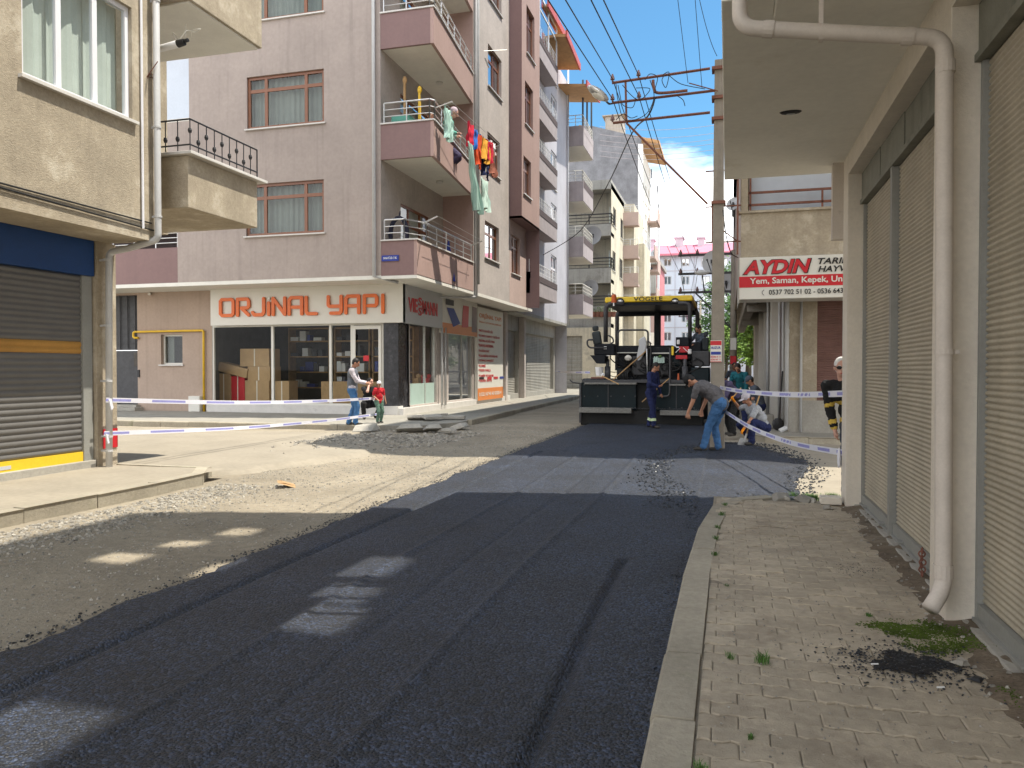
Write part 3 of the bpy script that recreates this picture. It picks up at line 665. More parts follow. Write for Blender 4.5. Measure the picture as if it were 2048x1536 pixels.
# sun patches wanted on the road: (x0,x1,y0,y1) on z=.06 -> aligned openings in facade (X=XE) and roof
patches = [(-2.98, -2.52, 5.30, 5.95), (-2.88, -2.40, 4.68, 5.12), (-2.72, -2.26, 4.12, 4.62), (-5.38, -4.92, 5.42, 5.78), (-5.18, -4.76, 6.02, 6.36), (-4.98, -4.58, 6.58, 6.92), (-4.2, -3.85, 5.2, 5.6),
           (-3.3, -2.7, 2.35, 2.9)]
hw, hr = [], []
ZR = 16.5
for (a, c, d, e) in patches:
    zA = (XE-c)/DX+.06; zB = (XE-a)/DX+.06; sh_ = DY/DX
    ym = (XE-(a+c)/2)*sh_; hw.append((d+ym-.22, e+ym+.22, zA-.32, zB+.32))
    hr.append((a+DX*(ZR-.06), c+DX*(ZR-.06), d+DY*(ZR-.06), e+DY*(ZR-.06)))
shell(XE, 11, -8, 8.9, 4.33, ZR, holes_w=hw, roof_holes=hr)
shell(XE, 11, 8.9, 10.1, 4.33, 8.4)
shell(XE+.02, 11, -8, 5.8, ZR, 19.6) if False else None

# bitumen stain trodden into the paving below the downpipe
st_ = grid('x', 'x', .55, 1.25, 4.02, 4.68, 90, 90, lambda x, y: .1275+.010*nz3(x, y, .9)+.001*nz3(x, y, 30), mask=lambda x, y: ((x-.92)/.26)**2+((y-4.34)/.19)**2+.9*nz3(x, y, 7)+.6*nz3(x, y, 22)+.4*nz3(x, y, 60) < .62)
defm('tar_stain', (.014, .013, .014), rough=.75, var=.3, scale=30, bump=.6)
tag(st_.build('tar_stain', 'tar_stain', smooth=True), 'black tar stain spread over the paving under the downpipe', 'tar stain', kind='stuff')
# ================================================================ LEFT BEIGE BUILDING
lb = thing('apartment_building', 'beige rendered building with blue fascia, striped roller shutter and white window at the left', 'building', (-10, 6, 0))
LX, UX = -9.4, -8.45
wy0, wy1 = 7.62, 9.46
wall('wall', 'beige', lb, 'X', UX, -1, -4, 10.0, 3.72, 13, [(wy0, wy1, 5.30, 6.95), (3.2, 5.4, 5.30, 6.95), (wy0, wy1, 8.8, 10.4)], .16)
b = MB(); b.box(UX-.02, -16, 9.88, 10.0, 3.72, 13); b.box(-16, UX-.001, -4, 9.88, 3.60, 3.72); b.box(-16, UX, -4, 10.0, 13, 13.2); b.build('slab', 'beige', lb)
wall('shop_wall', 'beige', lb, 'X', LX+.12, -1, 9.62, 10.0, 0, 3.6, (), .1)
b = MB(); b.box(LX-.5, LX+.11, 9.62, 9.98, 0, 3.6); b.box(-16, LX-.3, 9.8, 9.98, 0, 3.6); build_split(b, 'pillar', 'beige', lb, bevel=.01)
window(lb, 'X', UX, -1, wy0, wy1, 5.30, 6.95, 'white_frame', 'glass', (.33, .66), 0, .12, .07, sill=True, sillm='marble')
window(lb, 'X', UX, -1, wy0, wy1, 8.8, 10.4, 'white_frame', 'glass', (.33, .66), 0, .12, .07)
b = MB(); b.box(LX+.1, LX-.1, -4, 9.60, 3.06, 3.60); b.build('fascia_panel', 'blue_panel', lb, bevel=.01)
# striped roller shutter
b = MB(); y0, y1 = 5.9, 9.42
slats(b, 'X', LX, 1*-1 if False else 1, 0, 0, 0, 0) if False else None
def lslats(z0, z1, m_): 
    q = MB(); vs = []; n = max(1, round((z1-z0)/.085)); per = 5; pr = []
    for i in range(n*per+1):
        z = z0+(z1-z0)*i/(n*per); ph = (i % per)/per; pr.append((z, .018*math.sin(math.pi*ph)-(.006 if i % per == 0 else 0)))
    for z, d in pr: vs += [(LX+d, y0, z), (LX+d, y1, z)]
    q.add(vs, [(2*i, 2*i+1, 2*i+3, 2*i+2) for i in range(len(pr)-1)]); return q
sh = lslats(.40, 1.88, 0).build('roller_shutter', 'shutter_grey', lb, smooth=True)
lslats(1.88, 2.06, 0).build('ochre_band', 'ochre_paint', sh, smooth=True)
lslats(2.06, 3.06, 0).build('upper_curtain', 'shutter_grey', sh, smooth=True)
b = MB(); b.box(LX, LX+.03, y0, y1, .26, .40); b.build('yellow_rail', 'yellow_paint', sh)
b = MB(); b.box(LX+.03, LX+.035, 7.95, 8.2, .29, .34); b.build('sticker', 'sign_grey', sh)
b = MB(); b.box(LX-.05, LX+.05, y1, 9.6, .2, 3.06); build_split(b, 'shutter_guide', 'frame_grey', lb, bevel=.006)
b = MB(); b.box(LX-.05, LX+.04, -4, 5.9, .2, 3.06); b.box(LX-.4, LX+.10, -4, 9.6, 0, .26); b.build('threshold', 'concrete', lb, bevel=.01)
# downpipes
b = MB(); b.tube(bend([(UX+.10, 9.85, 13), (UX+.10, 9.85, 3.62), (UX-.35, 9.78, 3.50), (LX+.26, 9.72, 3.44), (LX+.26, 9.68, .14)], .09), .05, 12); o = build_split(b, 'downpipe', 'pvc_grey', lb, smooth=True)
b = MB()
for z in (7.2, 5.3, 3.95): b.cone((UX+.10, 9.85, z), (UX+.10, 9.85, z+.03), .06, n=12); b.box(UX, UX+.10, 9.84, 9.86, z, z+.03)
for z in (3.3, 2.3, 1.45, .6, .38): b.cone((LX+.26, 9.68, z), (LX+.26, 9.68, z+.03), .058, n=12); b.box(LX+.12, LX+.26, 9.67, 9.69, z, z+.03)
build_split(b, 'pipe_clamp', 'pvc_grey', o)
b = MB(); b.tube([(UX+.03, 9.62, 13), (UX+.03, 9.62, 3.75)], .018, 6); b.build('conduit', 'white_frame', lb)
b = MB(); b.tube([(UX+.02, -4, 3.93), (UX+.02, 6, 3.90), (UX+.02, 9.8, 3.86)], .012, 6); b.tube([(UX+.02, -4, 3.80), (UX+.025, 7, 3.84), (UX+.02, 9.85, 3.76)], .012, 6); b.build('cable', 'ink_black', lb)
b = MB(); b.box(LX+.13, LX+.135, 9.70, 9.98, .42, .72); b.box(LX+.10, LX+.14, 9.985, 9.988, .42, .72); b.build('red_spray_mark', 'sign_red', lb)
# balconies of the left building
bx0, bx1 = -9.0, -8.02
def bal(z, zt, yy0, yy1, xo, nm='balcony'):
    b = MB(); b.prism([(-10.5, yy0), (xo, yy0), (xo-.0, yy1), (-10.5, yy1)], z, zt); o = b.build(nm, 'beige', lb, bevel=.01); return o
b = MB(); b.box(-16, -10.45, 10.0, 12.6, 4.25, 13); b.build('wall', 'beige', lb)
o = bal(4.2, 5.02, 10.35, 12.2, -8.2)
b = MB(); b.prism([(-10.4, 10.27), (-8.08, 10.27), (-8.08, 12.35), (-10.4, 12.35)], 5.02, 5.07); b.build('coping', 'marble', o, bevel=.006)
b = MB()
for p, q in (((-8.2, 10.4, 5.60), (-8.2, 12.2, 5.60)), ((-8.2, 10.4, 5.60), (-8.9, 10.4, 5.60)), ((-8.2, 10.4, 5.20), (-8.2, 12.2, 5.20)), ((-8.2, 10.4, 5.20), (-8.9, 10.4, 5.20)), ((-8.2, 12.2, 5.07), (-8.2, 12.2, 5.6)), ((-8.9, 10.4, 5.07), (-8.9, 10.4, 5.6))): b.cone(p, q, .014, n=6)
for i in range(9):
    y = 10.4+1.8*i/9; b.cone((-8.2, y, 5.07), (-8.2, y, 5.6), .009, n=5)
    zz = 5.28 if i % 2 else 5.42; b.ball((-8.2, y, zz), (.035, .035, .05), 6, 4)
for i in range(1, 4): b.cone((-8.2-.23*i, 10.4, 5.07), (-8.2-.23*i, 10.4, 5.6), .009, n=5); b.ball((-8.2-.23*i, 10.4, 5.3), (.035, .035, .05), 6, 4)
b.build('railing', 'black_metal', o)
o = bal(7.45, 8.6, 10.35, 12.3, -8.15)
b = MB(); b.box(-10.4, -8.2, 10.4, 12.25, 7.42, 7.448); b.build('soffit', 'offwhite', o)
# wires hanging
def curl(c, r, n, seed):
    rn = random.Random(seed); return [Vector(c)+Vector((rn.gauss(0, r), rn.gauss(0, r*.6), rn.gauss(0, r))) for _ in range(n)]
def smoothp(P, k=6):
    out = []; P = [Vector(p) for p in P]
    for i in range(len(P)-1):
        p0 = P[max(i-1, 0)]; p1 = P[i]; p2 = P[i+1]; p3 = P[min(i+2, len(P)-1)]
        for j in range(k):
            t = j/k; out.append(.5*((2*p1)+(p2-p0)*t+(2*p0-5*p1+4*p2-p3)*t*t+(3*p1-p0-3*p2+p3)*t**3))
    out.append(P[-1]); return out
b = MB(); b.tube(smoothp(curl((-8.5, 10.7, 7.15), .14, 9, 3)), .008, 5); single(b, 'cable_loop', 'offwhite', 'loop of pale loose cable hanging under the upper left balcony', 'cable')
b = MB(); b.tube(smoothp(curl((UX+.06, 9.75, 6.1), .12, 8, 5)), .006, 5); single(b, 'cable_loop', 'rust', 'thin tangled cable hanging on the left wall beside the downpipe', 'cable')
# security camera
c = thing('security_camera', 'white bullet security camera with black lens on an arm at the left building', 'camera', (-8.75, 10.2, 6.66))
b = MB(); b.cone((-8.85, 10.2, 6.60), (-8.75, 10.2, 6.62), .07, .05, 12); b.cone((-8.78, 10.2, 6.62), (-8.55, 10.2, 6.66), .035, n=10); b.build('bracket', 'white', c, smooth=False)
b = MB(); b.cone((-8.60, 10.2, 6.66), (-8.25, 10.2, 6.70), .052, .056, 14); b.build('body', 'white', c)
b = MB(); b.cone((-8.25, 10.2, 6.70), (-8.13, 10.2, 6.715), .058, .05, 12); b.cone((-8.13, 10.2, 6.73), (-8.06, 10.2, 6.738), .03, n=8); b.build('lens', 'ink_black', c)
# white building seen in the gap
wb = thing('apartment_building', 'white rendered house wall glimpsed between the beige and the mauve buildings', 'building', (-30, 40, 0))
b = MB(); b.box(-34, -22, 40, 50, 0, 22); b.build('wall', 'bluewhite', wb)
b = MB(); b.box(-34.5, -21.2, 39, 50.5, 22, 22.4); b.build('roof', 'pink_roof', wb)

# ================================================================ FEED SHOP BUILDING (right, behind the side street)
fb = thing('shop_building', 'tan plastered corner building with brown shutters and white and red feed shop sign', 'building', (4, 25, 0))
FY = 18.0
wall('wall', 'beige', fb, 'Y', FY, 1, .27, 12, 4.22, 5.12, (), .1)
b = MB(); b.box(.27, 12, FY, 45, 4.14, 4.22); b.box(.19, 12, FY-.06, FY+.2, 5.12, 5.17); b.build('slab', 'beige', fb)
b = MB(); b.box(.27, .42, FY+.01, FY+.35, 5.17, 8.0); b.box(2.6, 12, FY+.02, FY+.2, 5.17, 8); build_split(b, 'pillar', 'beige', fb)
b = MB(); b.box(.45, 2.6, FY+.25, FY+.27, 5.17, 8.0); b.build('window', 'bluewhite', fb)  # pale opaque panel; reflected sky put into its colour
b = MB()
for z in (5.28, 5.55, 6.3): b.box(.42, 2.6, FY+.02, FY+.06, z, z+.05)
for x in (.45, 1.95): b.box(x, x+.04, FY+.02, FY+.06, 5.17 if x > 1 else 5.17, 6.35 if x < 1 else 5.55)
b.build('railing', 'rust', fb)
wall('side_wall', 'mauve', fb, 'X', .27, 1, FY, 46, 4.22, 17.0, (), .1)
b = MB(); b.box(.27, 12, FY-.0, 45, 7.9, 8.0); b.build('slab', 'beige', fb)
b = MB(); b.box(.27, 12, 15.9, 46, 8.0, 17.0); b.build('upper_storeys', 'beige', fb)  # unseen storeys, brought forward so their shadow reaches the road
b = MB()
b.prism([(-.45, 15.2), (12, 15.2), (12, 20.8), (-.45, 20.8)], 17.0, 17.25); b.box(.0, 12, 20.8, 46, 17.0, 22.5)
b.add([(.0, 15.2, 17.25), (.0, 20.8, 17.25), (.0, 20.8, 23.0), (.0, 16.2, 21.4), (12, 15.2, 17.25), (12, 20.8, 17.25), (12, 20.8, 23.0), (12, 16.2, 21.4)], [(0, 1, 2, 3), (4, 7, 6, 5), (0, 3, 7, 4), (3, 2, 6, 7)])
b.build('roof', 'lavender_grey', fb)  # unseen roof, stepped and raised to shape the shadow's edge
# ground floor
GY = 19.5
wall('shop_wall', 'beige', fb, 'Y', GY, 1, 1.42, 12, .1, 4.14, [(2.04, 2.9, .28, 3.45), (3.3, 5.6, .28, 3.45)], .22)
for (a, c) in ((2.04, 2.9), (3.3, 5.6)):
    s_ = MB(); slats(s_, 'Y', GY+.12, 1, a, c, .28, 3.45, .055, .014, per=4); s_.build('roller_shutter', 'shutter_brown', fb, smooth=True)
b = MB(); b.box(1.42, 12, GY-.02, GY+.01, .1, .9); b.build('plinth', 'concrete', fb)
# side gallery running up the street (X=1.5) with shutters and piers
wall('side_wall', 'beige', fb, 'X', 1.42, 1, GY, 46, .1, 4.14, [(20.1, 23.4, .3, 3.4), (24.0, 27.5, .3, 3.4), (28.3, 32, .3, 3.4), (33, 37, .3, 3.4), (38, 44, .3, 3.4)], .25)
for (a, c) in ((20.1, 23.4), (24.0, 27.5), (28.3, 32), (33, 37), (38, 44)):
    s_ = MB(); slats(s_, 'X', 1.42+.14, 1, a, c, .3, 3.4, .06, .015); s_.build('roller_shutter', 'shutter_brown', fb, smooth=True)
b = MB()
for y in (23.6, 27.8, 32.4, 37.4): b.box(1.2, 1.43, y-.12, y+.14, .1, 4.14)
build_split(b, 'pier', 'offwhite', fb)
b = MB(); b.box(.6, 1.42, 26, 26.3, 3.5, 4.14); b.box(.6, 1.42, 34, 34.3, 3.5, 4.14); b.box(.55, .9, 22, 46, 3.72, 4.14); build_split(b, 'beam', 'concrete', fb)
b = MB()
for y, x in ((19.42, 1.36), (20.0, 1.32), (24.0, 1.15), (21.9, 1.35)): b.tube([(x, y, 4.1), (x, y, .2)], .045, 8)
b.tube([(1.68, GY-.06, 3.6), (1.68, GY-.06, .15)], .03, 8); b.tube([(1.68, GY-.06, 3.6), (1.85, GY-.05, 4.1)], .012, 6); build_split(b, 'downpipe', 'pvc_grey', fb, smooth=True)
b = MB(); b.cone((1.36, 19.42, 2.5), (1.36, 19.42, 2.6), .055, n=8); b.cone((1.36, 19.42, .25), (1.20, 19.36, .17), .055, n=8); build_split(b, 'pipe_collar', 'pvc_grey', fb)
# the sign
sg = thing('shop_sign', 'white and red shop sign box reading AYDIN above the brown shutters', 'sign', (1.5, 17.95, 3.2))
sx0, sx1 = .24, 4.6; b = MB(); b.box(sx0, sx1, 17.72, 18.6, 3.18, 4.10); b.build('panel', 'sign_white', sg, bevel=.01)
b = MB(); b.box(sx0+.0, sx1, 17.714, 17.72, 3.44, 3.68); b.build('red_band', 'sign_red', sg)
b = MB(); b.box(sx0-.02, sx0, 17.72, 19.6, 3.1, 4.05); b.build('side_panel', 'concrete', sg)
def stx(s_, nm, m_, x, z, wd, h, bold, sh_=0): return text(s_, nm, m_, sg, (x, 17.71, z), (1, 0, 0), (0, 0, 1), wd, h, bold, .006, sh_)
stx('AYDIN', 'lettering_edge', 'ink_black', .30, 3.715, 1.44, .325, .055, .25)
t_ = text('AYDIN', 'lettering', 'sign_red', sg, (.325, 17.702, 3.73), (1, 0, 0), (0, 0, 1), 1.39, .295, .035, .006, .25)
stx('TARIM', 'lettering', 'ink_black', 1.86, 3.90, .66, .13, .02, .25); stx('HAYVANCILIK', 'lettering', 'ink_black', 1.86, 3.73, 1.35, .13, .02, .25)
text('Yem, Saman, Kepek, Un.', 'lettering', 'sign_white', sg, (.46, 17.71, 3.475), (1, 0, 0), (0, 0, 1), 1.93, .17, .02, .004)
text('0537 702 51 02 - 0536 643', 'lettering', 'ink_black', sg, (.86, 17.712, 3.27), (1, 0, 0), (0, 0, 1), 1.50, .11, .012, .004)
b = MB(); b.tube([(.76, 17.70, 3.38), (.72, 17.70, 3.34), (.72, 17.70, 3.30), (.76, 17.70, 3.26)], .006, 5); b.build('phone_symbol', 'ink_black', sg)

# ================================================================ MAUVE CORNER BUILDING (main)
mbg = thing('apartment_building', 'mauve five storey corner apartment building with balconies above the shop signs', 'building', (-15, 28, 0))
UY = 21.9; SXX = -10.35; OX = -9.15; OX2 = -8.6; SLAB = 4.55; GYm = 23.4; TOP = 23.0
def R2(f, v, *pix):
    ps = [f(v, x, y) for x, y in pix]; return ps
X0m = HY(UY, 378, 200).x
def wrect(x0, x1, yt, yb):
    a = HY(UY, x0, yb); c = HY(UY, x1, yt); d = HY(UY, x1, yb); return (a.x, d.x, (a.z+d.z)/2, (HY(UY, x0, yt).z+c.z)/2)
W1 = wrect(492, 648, 364, 469); W2 = wrect(494, 648, 146, 252)
st_ = W2[2]-W1[2]; W3 = (W2[0], W2[1], W2[2]+st_, W2[3]+st_); W4 = (W2[0], W2[1], W2[2]+2*st_, W2[3]+2*st_)
wall('wall', 'mauve', mbg, 'Y', UY, 1, X0m, SXX, SLAB, TOP, [W1, W2, W3, W4], .2)
for W_ in (W1, W2, W3, W4): window(mbg, 'Y', UY, 1, *W_, cm='curtain_grey', cols=(.24, .76), transom=.27, depth=.13, fw=.09)
# lower left wing with open loggia
zt = HY(UY, 360, 243).z; zl0 = HY(UY, 300, 497).z; zl1 = HY(UY, 300, 440).z
wall('wall', 'mauve', mbg, 'Y', UY+.003, 1, -24, X0m, zl1, zt, (), .1)
b = MB(); b.box(-24, HY(UY, 355, 500).x, UY+.02, UY+.15, SLAB, zl0); b.build('loggia_parapet', 'plum_shade', mbg)
wall('wall', 'mauve', mbg, 'Y', UY+.001, 1, HY(UY, 355, 500).x, X0m, SLAB, zl1, (), .1)
b = MB(); b.box(-24, X0m, UY+2.0, UY+2.1, SLAB, zt); b.build('loggia_back', 'dark_brown', mbg)
b = MB(); b.box(-24, X0m-.02, UY, 34, zt, zt+.1); b.build('loggia_roof', 'offwhite', mbg)
def railing(mb, path, z, hgt=.85, post=.9, bars=2, r=.025):
    P = [Vector((*p, 0)) for p in path]
    for k in range(bars+1):
        zz = z+hgt*(1-k*.33); 
        for a, c in zip(P, P[1:]): mb.cone(a+Vector((0, 0, zz)), c+Vector((0, 0, zz)), r if k == 0 else r*.6, n=6)
    for a, c in zip(P, P[1:]):
        n = max(1, round((c-a).length/post))
        for i in range(n+1):
            q = a.lerp(c, i/n); mb.cone(q+Vector((0, 0, z)), q+Vector((0, 0, z+hgt)), r*.9, n=6)
    return mb
railing(MB(), [(-24, UY+.08), (HY(UY, 355, 500).x-.05, UY+.08)], zl0, .5).build('railing', 'steel', mbg)
# slab, shop-level ceiling, back walls, roof
b = MB(); b.prism([(-24, UY+.001), (OX, UY+.001), (OX, 36.3), (-24, 36.3)], SLAB-.12, SLAB); b.build('slab', 'offwhite', mbg)
b = MB(); b.box(-24, SXX, UY+.1, 36.3, TOP, TOP+.2); b.box(SXX, OX, 27.3, 36.3, TOP, TOP+.2); b.build('roof', 'concrete', mbg)
wall('back_wall', 'mauve', mbg, 'X', X0m-.001, 1, UY, 36, zt, TOP, (), .1)
# side street-facing walls: loggia wall (X=SXX, Y 21.9-27.3), bay wall (X=OX, 27.3-33), projecting bay (33-36.3)
YB0, YB1, YB2 = 27.3, HX(OX, 1019, 500).y, HX(OX, 1052, 500).y
DZ = st_
zf = [SLAB, HY(UY, 865, 310).z]
zf += [zf[1]+DZ*.98*(i+1) for i in range(4)]
doors = [(23.4, 25.9, z+.0+.05, z+2.55) for z in zf[:4]]
wall('loggia_wall', 'pale_pink' if False else 'mauve_light', mbg, 'X', SXX, -1, UY, YB0, SLAB, TOP, doors, .15)
for d_ in doors: window(mbg, 'X', SXX, -1, *d_, cols=(.3, .7), transom=.25, depth=.1, fw=.08, sill=False)
wall('loggia_end', 'pink_wall', mbg, 'Y', YB0, 1, SXX, OX, SLAB, TOP, (), .1)
def wX(v, x0, x1, yt0, yb0):
    a = HX(v, x0, yb0); c = HX(v, x1, yb0); return (a.y, c.y, a.z, HX(v, x0, yt0).z)
bw = [wX(OX, 970, 998, 440, 514), wX(OX, 975, 1000, 262, 338), wX(OX, 976, 1003, 86, 170)]
bw.append((bw[2][0], bw[2][1], bw[2][2]+DZ, bw[2][3]+DZ))
wall('bay_wall', 'mauve_light', mbg, 'X', OX, -1, YB0, YB1, SLAB, TOP, bw, .25)
for W_ in bw: window(mbg, 'X', OX, -1, *W_, cols=(.55,), transom=.3, depth=.18, fw=.08, gm='blueglass')
zpb = HX(OX, 1019, 437).z
w1p = wX(OX, 1023, 1040, 468, 545)
wall('bay_wall', 'pale_pink', mbg, 'X', OX+.002, -1, YB1, YB2, SLAB, zpb, [w1p], .25)
window(mbg, 'X', OX, -1, *w1p, cols=(.5,), transom=.3, depth=.18, fw=.08, gm='blueglass')
pw = [wX(OX2, 1047, 1062, 310, 386), wX(OX2, 1050, 1066, 160, 246), wX(OX2, 1053, 1069, 8, 104)]
YC1 = HX(OX2, 1079, 300).y
wall('projecting_bay', 'pale_pink' if False else 'pink_wall', mbg, 'X', OX2, -1, YB1, YC1, zpb, TOP, pw, .25)
for W_ in pw: window(mbg, 'X', OX2, -1, *W_, cols=(.5,), transom=.3, depth=.18, fw=.08, gm='blueglass')
wall('projecting_bay', 'plum_shade', mbg, 'Y', YB1, 1, OX, OX2, zpb, TOP, (), .1)  # side turned from the sun, darkened by its colour
wall('projecting_bay', 'plum_shade', mbg, 'Y', YC1, -1, SXX-3, OX2, SLAB, TOP, (), .1)
b = MB(); b.box(OX-.2, OX2, YB1, YC1, zpb-.001, zpb+.1); b.build('projecting_bay', 'plum_shade', mbg)
# balconies
for i, z in enumerate(zf):
    xo = OX if i == 0 else OX2; xf = OX if i == 0 else OX-.0
    if z > TOP-1: break
    pz_ = z+1.05
    ow = [(SXX, UY), (xo, UY), (xf, YB0), (SXX, YB0)]
    ins_ = [(SXX, UY+.05), (xo-.05, UY+.05), (xf-.05, YB0), (SXX, YB0)]; b = MB(); b.prism(ins_, z+.0, z+.14); sl_ = b.build('balcony', 'offwhite', mbg)
    b = MB(); b.prism([(SXX+.005, UY-.0), (xo-.101, UY-.0), (xo-.101, UY+.1), (SXX+.005, UY+.1)], z-.02, pz_); b.build('parapet_front', 'plum_shade', sl_)  # front takes a darker copy of the side's pink for its shade
    b = MB(); d = .1; b.prism([(xo-d, UY-.0), (xo, UY-.0), (xf, YB0), (xf-d, YB0)], z-.024, pz_); b.build('parapet_side', 'pink_wall' if i else 'pink_wall', sl_)
    b = MB(); b.prism([(SXX, UY-.04), (xo+.03, UY-.04), (xo+.03, UY+.13), (SXX, UY+.13)], pz_, pz_+.045); b.prism([(xo-.13, UY+.13), (xo+.04, UY+.13), (xf+.04, YB0), (xf-.13, YB0)], pz_, pz_+.045); b.build('coping', 'marble', sl_)
    b = MB(); e = .05
    if i == 0: path = [(SXX+.1, UY+e), (xo-.45, UY+e), (xo-e, UY+.9), (xf-e, YB0-.1)]
    else: path = [(SXX+.1, UY+e), (xo-e-.1, UY+e), (xo-e, UY+.2), (xf-e, YB0-.1)]
    railing(b, path, pz_+.04, .62).build('railing', 'steel', sl_)
    b = MB(); b.ball((-9.6, 25.0, z-.03), (.13, .13, .07), 10, 5); b.build('ceiling_lamp', 'marble', sl_)
# downpipes on the corner
b = MB(); b.tube([(-10.55, UY-.07, TOP), (-10.55, UY-.07, SLAB-.05), (-9.9, UY+.3, SLAB-.2)], .055, 8); b.tube([(OX+.07, YB0+.12, TOP), (OX+.07, YB0+.12, SLAB-.2)], .06, 8); b.tube([(OX+.07, YB0+.4, TOP), (OX+.07, YB0+.4, SLAB+.3)], .05, 8)
b.tube(bend([(OX+.07, YB0+.12, SLAB-.2), (-10.2, 26.6, SLAB-.25), (-10.3, 25.9, SLAB-.35)], .1), .05, 8)
o = build_split(b, 'downpipe', 'pvc_grey', mbg, smooth=True)
# shop level -----------------------------------------------------------
fx = lambda x, y: HY(GYm, x, y)
gx0 = fx(428, 700).x; gx1 = fx(765, 700).x; zs0 = fx(600, 806).z; zs1 = fx(600, 652).z
dx0 = fx(222, 700).x; dx1 = fx(275, 700).x; dzt = fx(250, 590).z
wl, wr = fx(322, 700).x, fx(365, 700).x; wz0, wz1 = fx(340, 729).z, fx(340, 669).z
wall('shop_wall', 'salmon', mbg, 'Y', GYm, 1, -24, gx0-.08, .1, SLAB-.12, [(dx0-1.2, dx1, .35, dzt), (wl, wr, wz0, wz1)], .3)
wd = window(mbg, 'Y', GYm, 1, wl, wr, wz0, wz1, 'sign_white', 'glass', (), 0, .2, .06, sill=True, curtain=False)
b = MB(); b.box(wl-.1, wl+.28, GYm+.35, GYm+.38, wz0, wz1); b.build('curtain', 'curtain_grey', wd); b = MB(); b.box(wl-.6, wr+.6, GYm+.7, GYm+.75, wz0-.6, wz1+.6); b.build('unlit_room', 'unlit_room', mbg)  # dark back panel put in place of the unlit interior
# entrance: dark metal glazed door
b = MB(); b.box(dx0-1.2, dx1, GYm+.3, GYm+.34, 2.35, dzt); b.build('door_light', 'dark_metal', mbg)
b = MB(); b.box(dx0-1.2, dx1-.03, GYm+.3, GYm+.36, .35, 2.33); o = b.build('door', 'lavender_grey' if False else 'dark_metal', mbg)
b = MB(); b.box(dx1-.42, dx1-.06, GYm+.285, GYm+.30, 1.75, 2.25); b.build('door_pane', 'unlit_room', o)
b = MB()
for i in range(8): x = dx0-1.2+(dx1-dx0+1.2)*i/7; b.box(x, x+.03, GYm+.24, GYm+.27, 2.35, dzt)
for z in (2.6, 2.9, 3.2, 3.5): b.box(dx0-1.2, dx1, GYm+.24, GYm+.265, z, z+.02)
b.build('door_grille', 'dark_metal', mbg)
b = MB(); b.box(dx0-1.4, dx1+.25, GYm-.45, GYm+.3, .14, .26); b.box(dx0-1.3, dx1+.1, GYm-.2, GYm+.3, .26, .35); b.build('step', 'concrete', mbg, bevel=.01)
b = MB(); b.box(dx1+.02, dx1+.10, GYm-.04, GYm, 1.35, 1.62); b.build('intercom', 'black_metal', mbg)
b = MB(); q = lambda x, y: fx(x, y)-Vector((0, .08, 0))
b.tube(bend([q(280, 676), q(270, 676), q(270, 664), q(410, 661), q(411, 828)], .08), .04, 8); b.build('gas_pipe', 'gas_yellow', mbg, smooth=True)
a = fx(385, 828); c_ = fx(407, 792); b = MB(); b.box(a.x, c_.x, GYm-.22, GYm, .14, c_.z); b.build('meter_box', 'sign_white', mbg, bevel=.01)
a = fx(300, 588); b = MB(); b.cone((a.x, GYm, a.z), (a.x+.12, GYm-.18, a.z-.02), .05, n=8); b.build('lamp', 'offwhite', mbg)
# shop glazing frame
GC = fx(797, 700).x           # granite corner
b = MB(); t0, t1 = GYm+.02, GYm+.1
xs = [gx0-.06, fx(544, 700).x, fx(660, 700).x, fx(703, 700).x, gx1]
for x in xs: b.box(x-.045, x+.045, t0, t1, zs0, zs1+.07)
b.box(gx0-.1, gx1+.04, t0+.004, t1-.004, zs1, zs1+.08); b.box(gx0-.1, gx1+.04, t0+.004, t1-.004, zs0-.06, zs0)
o = b.build('shopfront', 'sign_white', mbg)
b = MB(); b.quad((gx0-.06, GYm+.06, zs0), (gx1, GYm+.06, zs0), (gx1, GYm+.06, zs1), (gx0-.06, GYm+.06, zs1)); b.build('pane', 'shopglass', o)
b = MB(); b.box(xs[3]+.05, gx1-.04, GYm-.0, GYm+.05, zs0, zs1); b2 = MB()
for (x0, x1, z0, z1) in ((xs[3]+.05, xs[3]+.15, zs0, zs1-.02), (gx1-.14, gx1-.045, zs0, zs1-.02), (xs[3]+.15, gx1-.14, zs1-.14, zs1-.02), (xs[3]+.15, gx1-.14, zs0, zs0+.14)): b2.box(x0, x1, GYm-.02, GYm+.018, z0, z1)
dr = b2.build('door', 'sign_white', mbg); b = MB(); b.box(fx(733, 700).x-.1, fx(733, 700).x+.1, GYm-.03, GYm-.02, fx(740, 722).z, fx(740, 711).z); b.build('open_sign', 'sign_red', dr)
b = MB(); b.box(gx0-.25, GC+.03, GYm-.12, GYm+.3, .05, zs0-.06); b.box(GC-.2, SXX+.12, GYm-.1, 36.2, .05, .36); b.build('plinth', 'marble', mbg, bevel=.008)
b = MB(); b.box(gx1+.05, GC, GYm-.03, GYm+.5, .36, 3.5); b.box(GC-.3, GC+.01, GYm-.026, HX(SXX, 820, 700).y, .36, 3.5); build_split(b, 'corner_pier', 'black_stone', mbg)
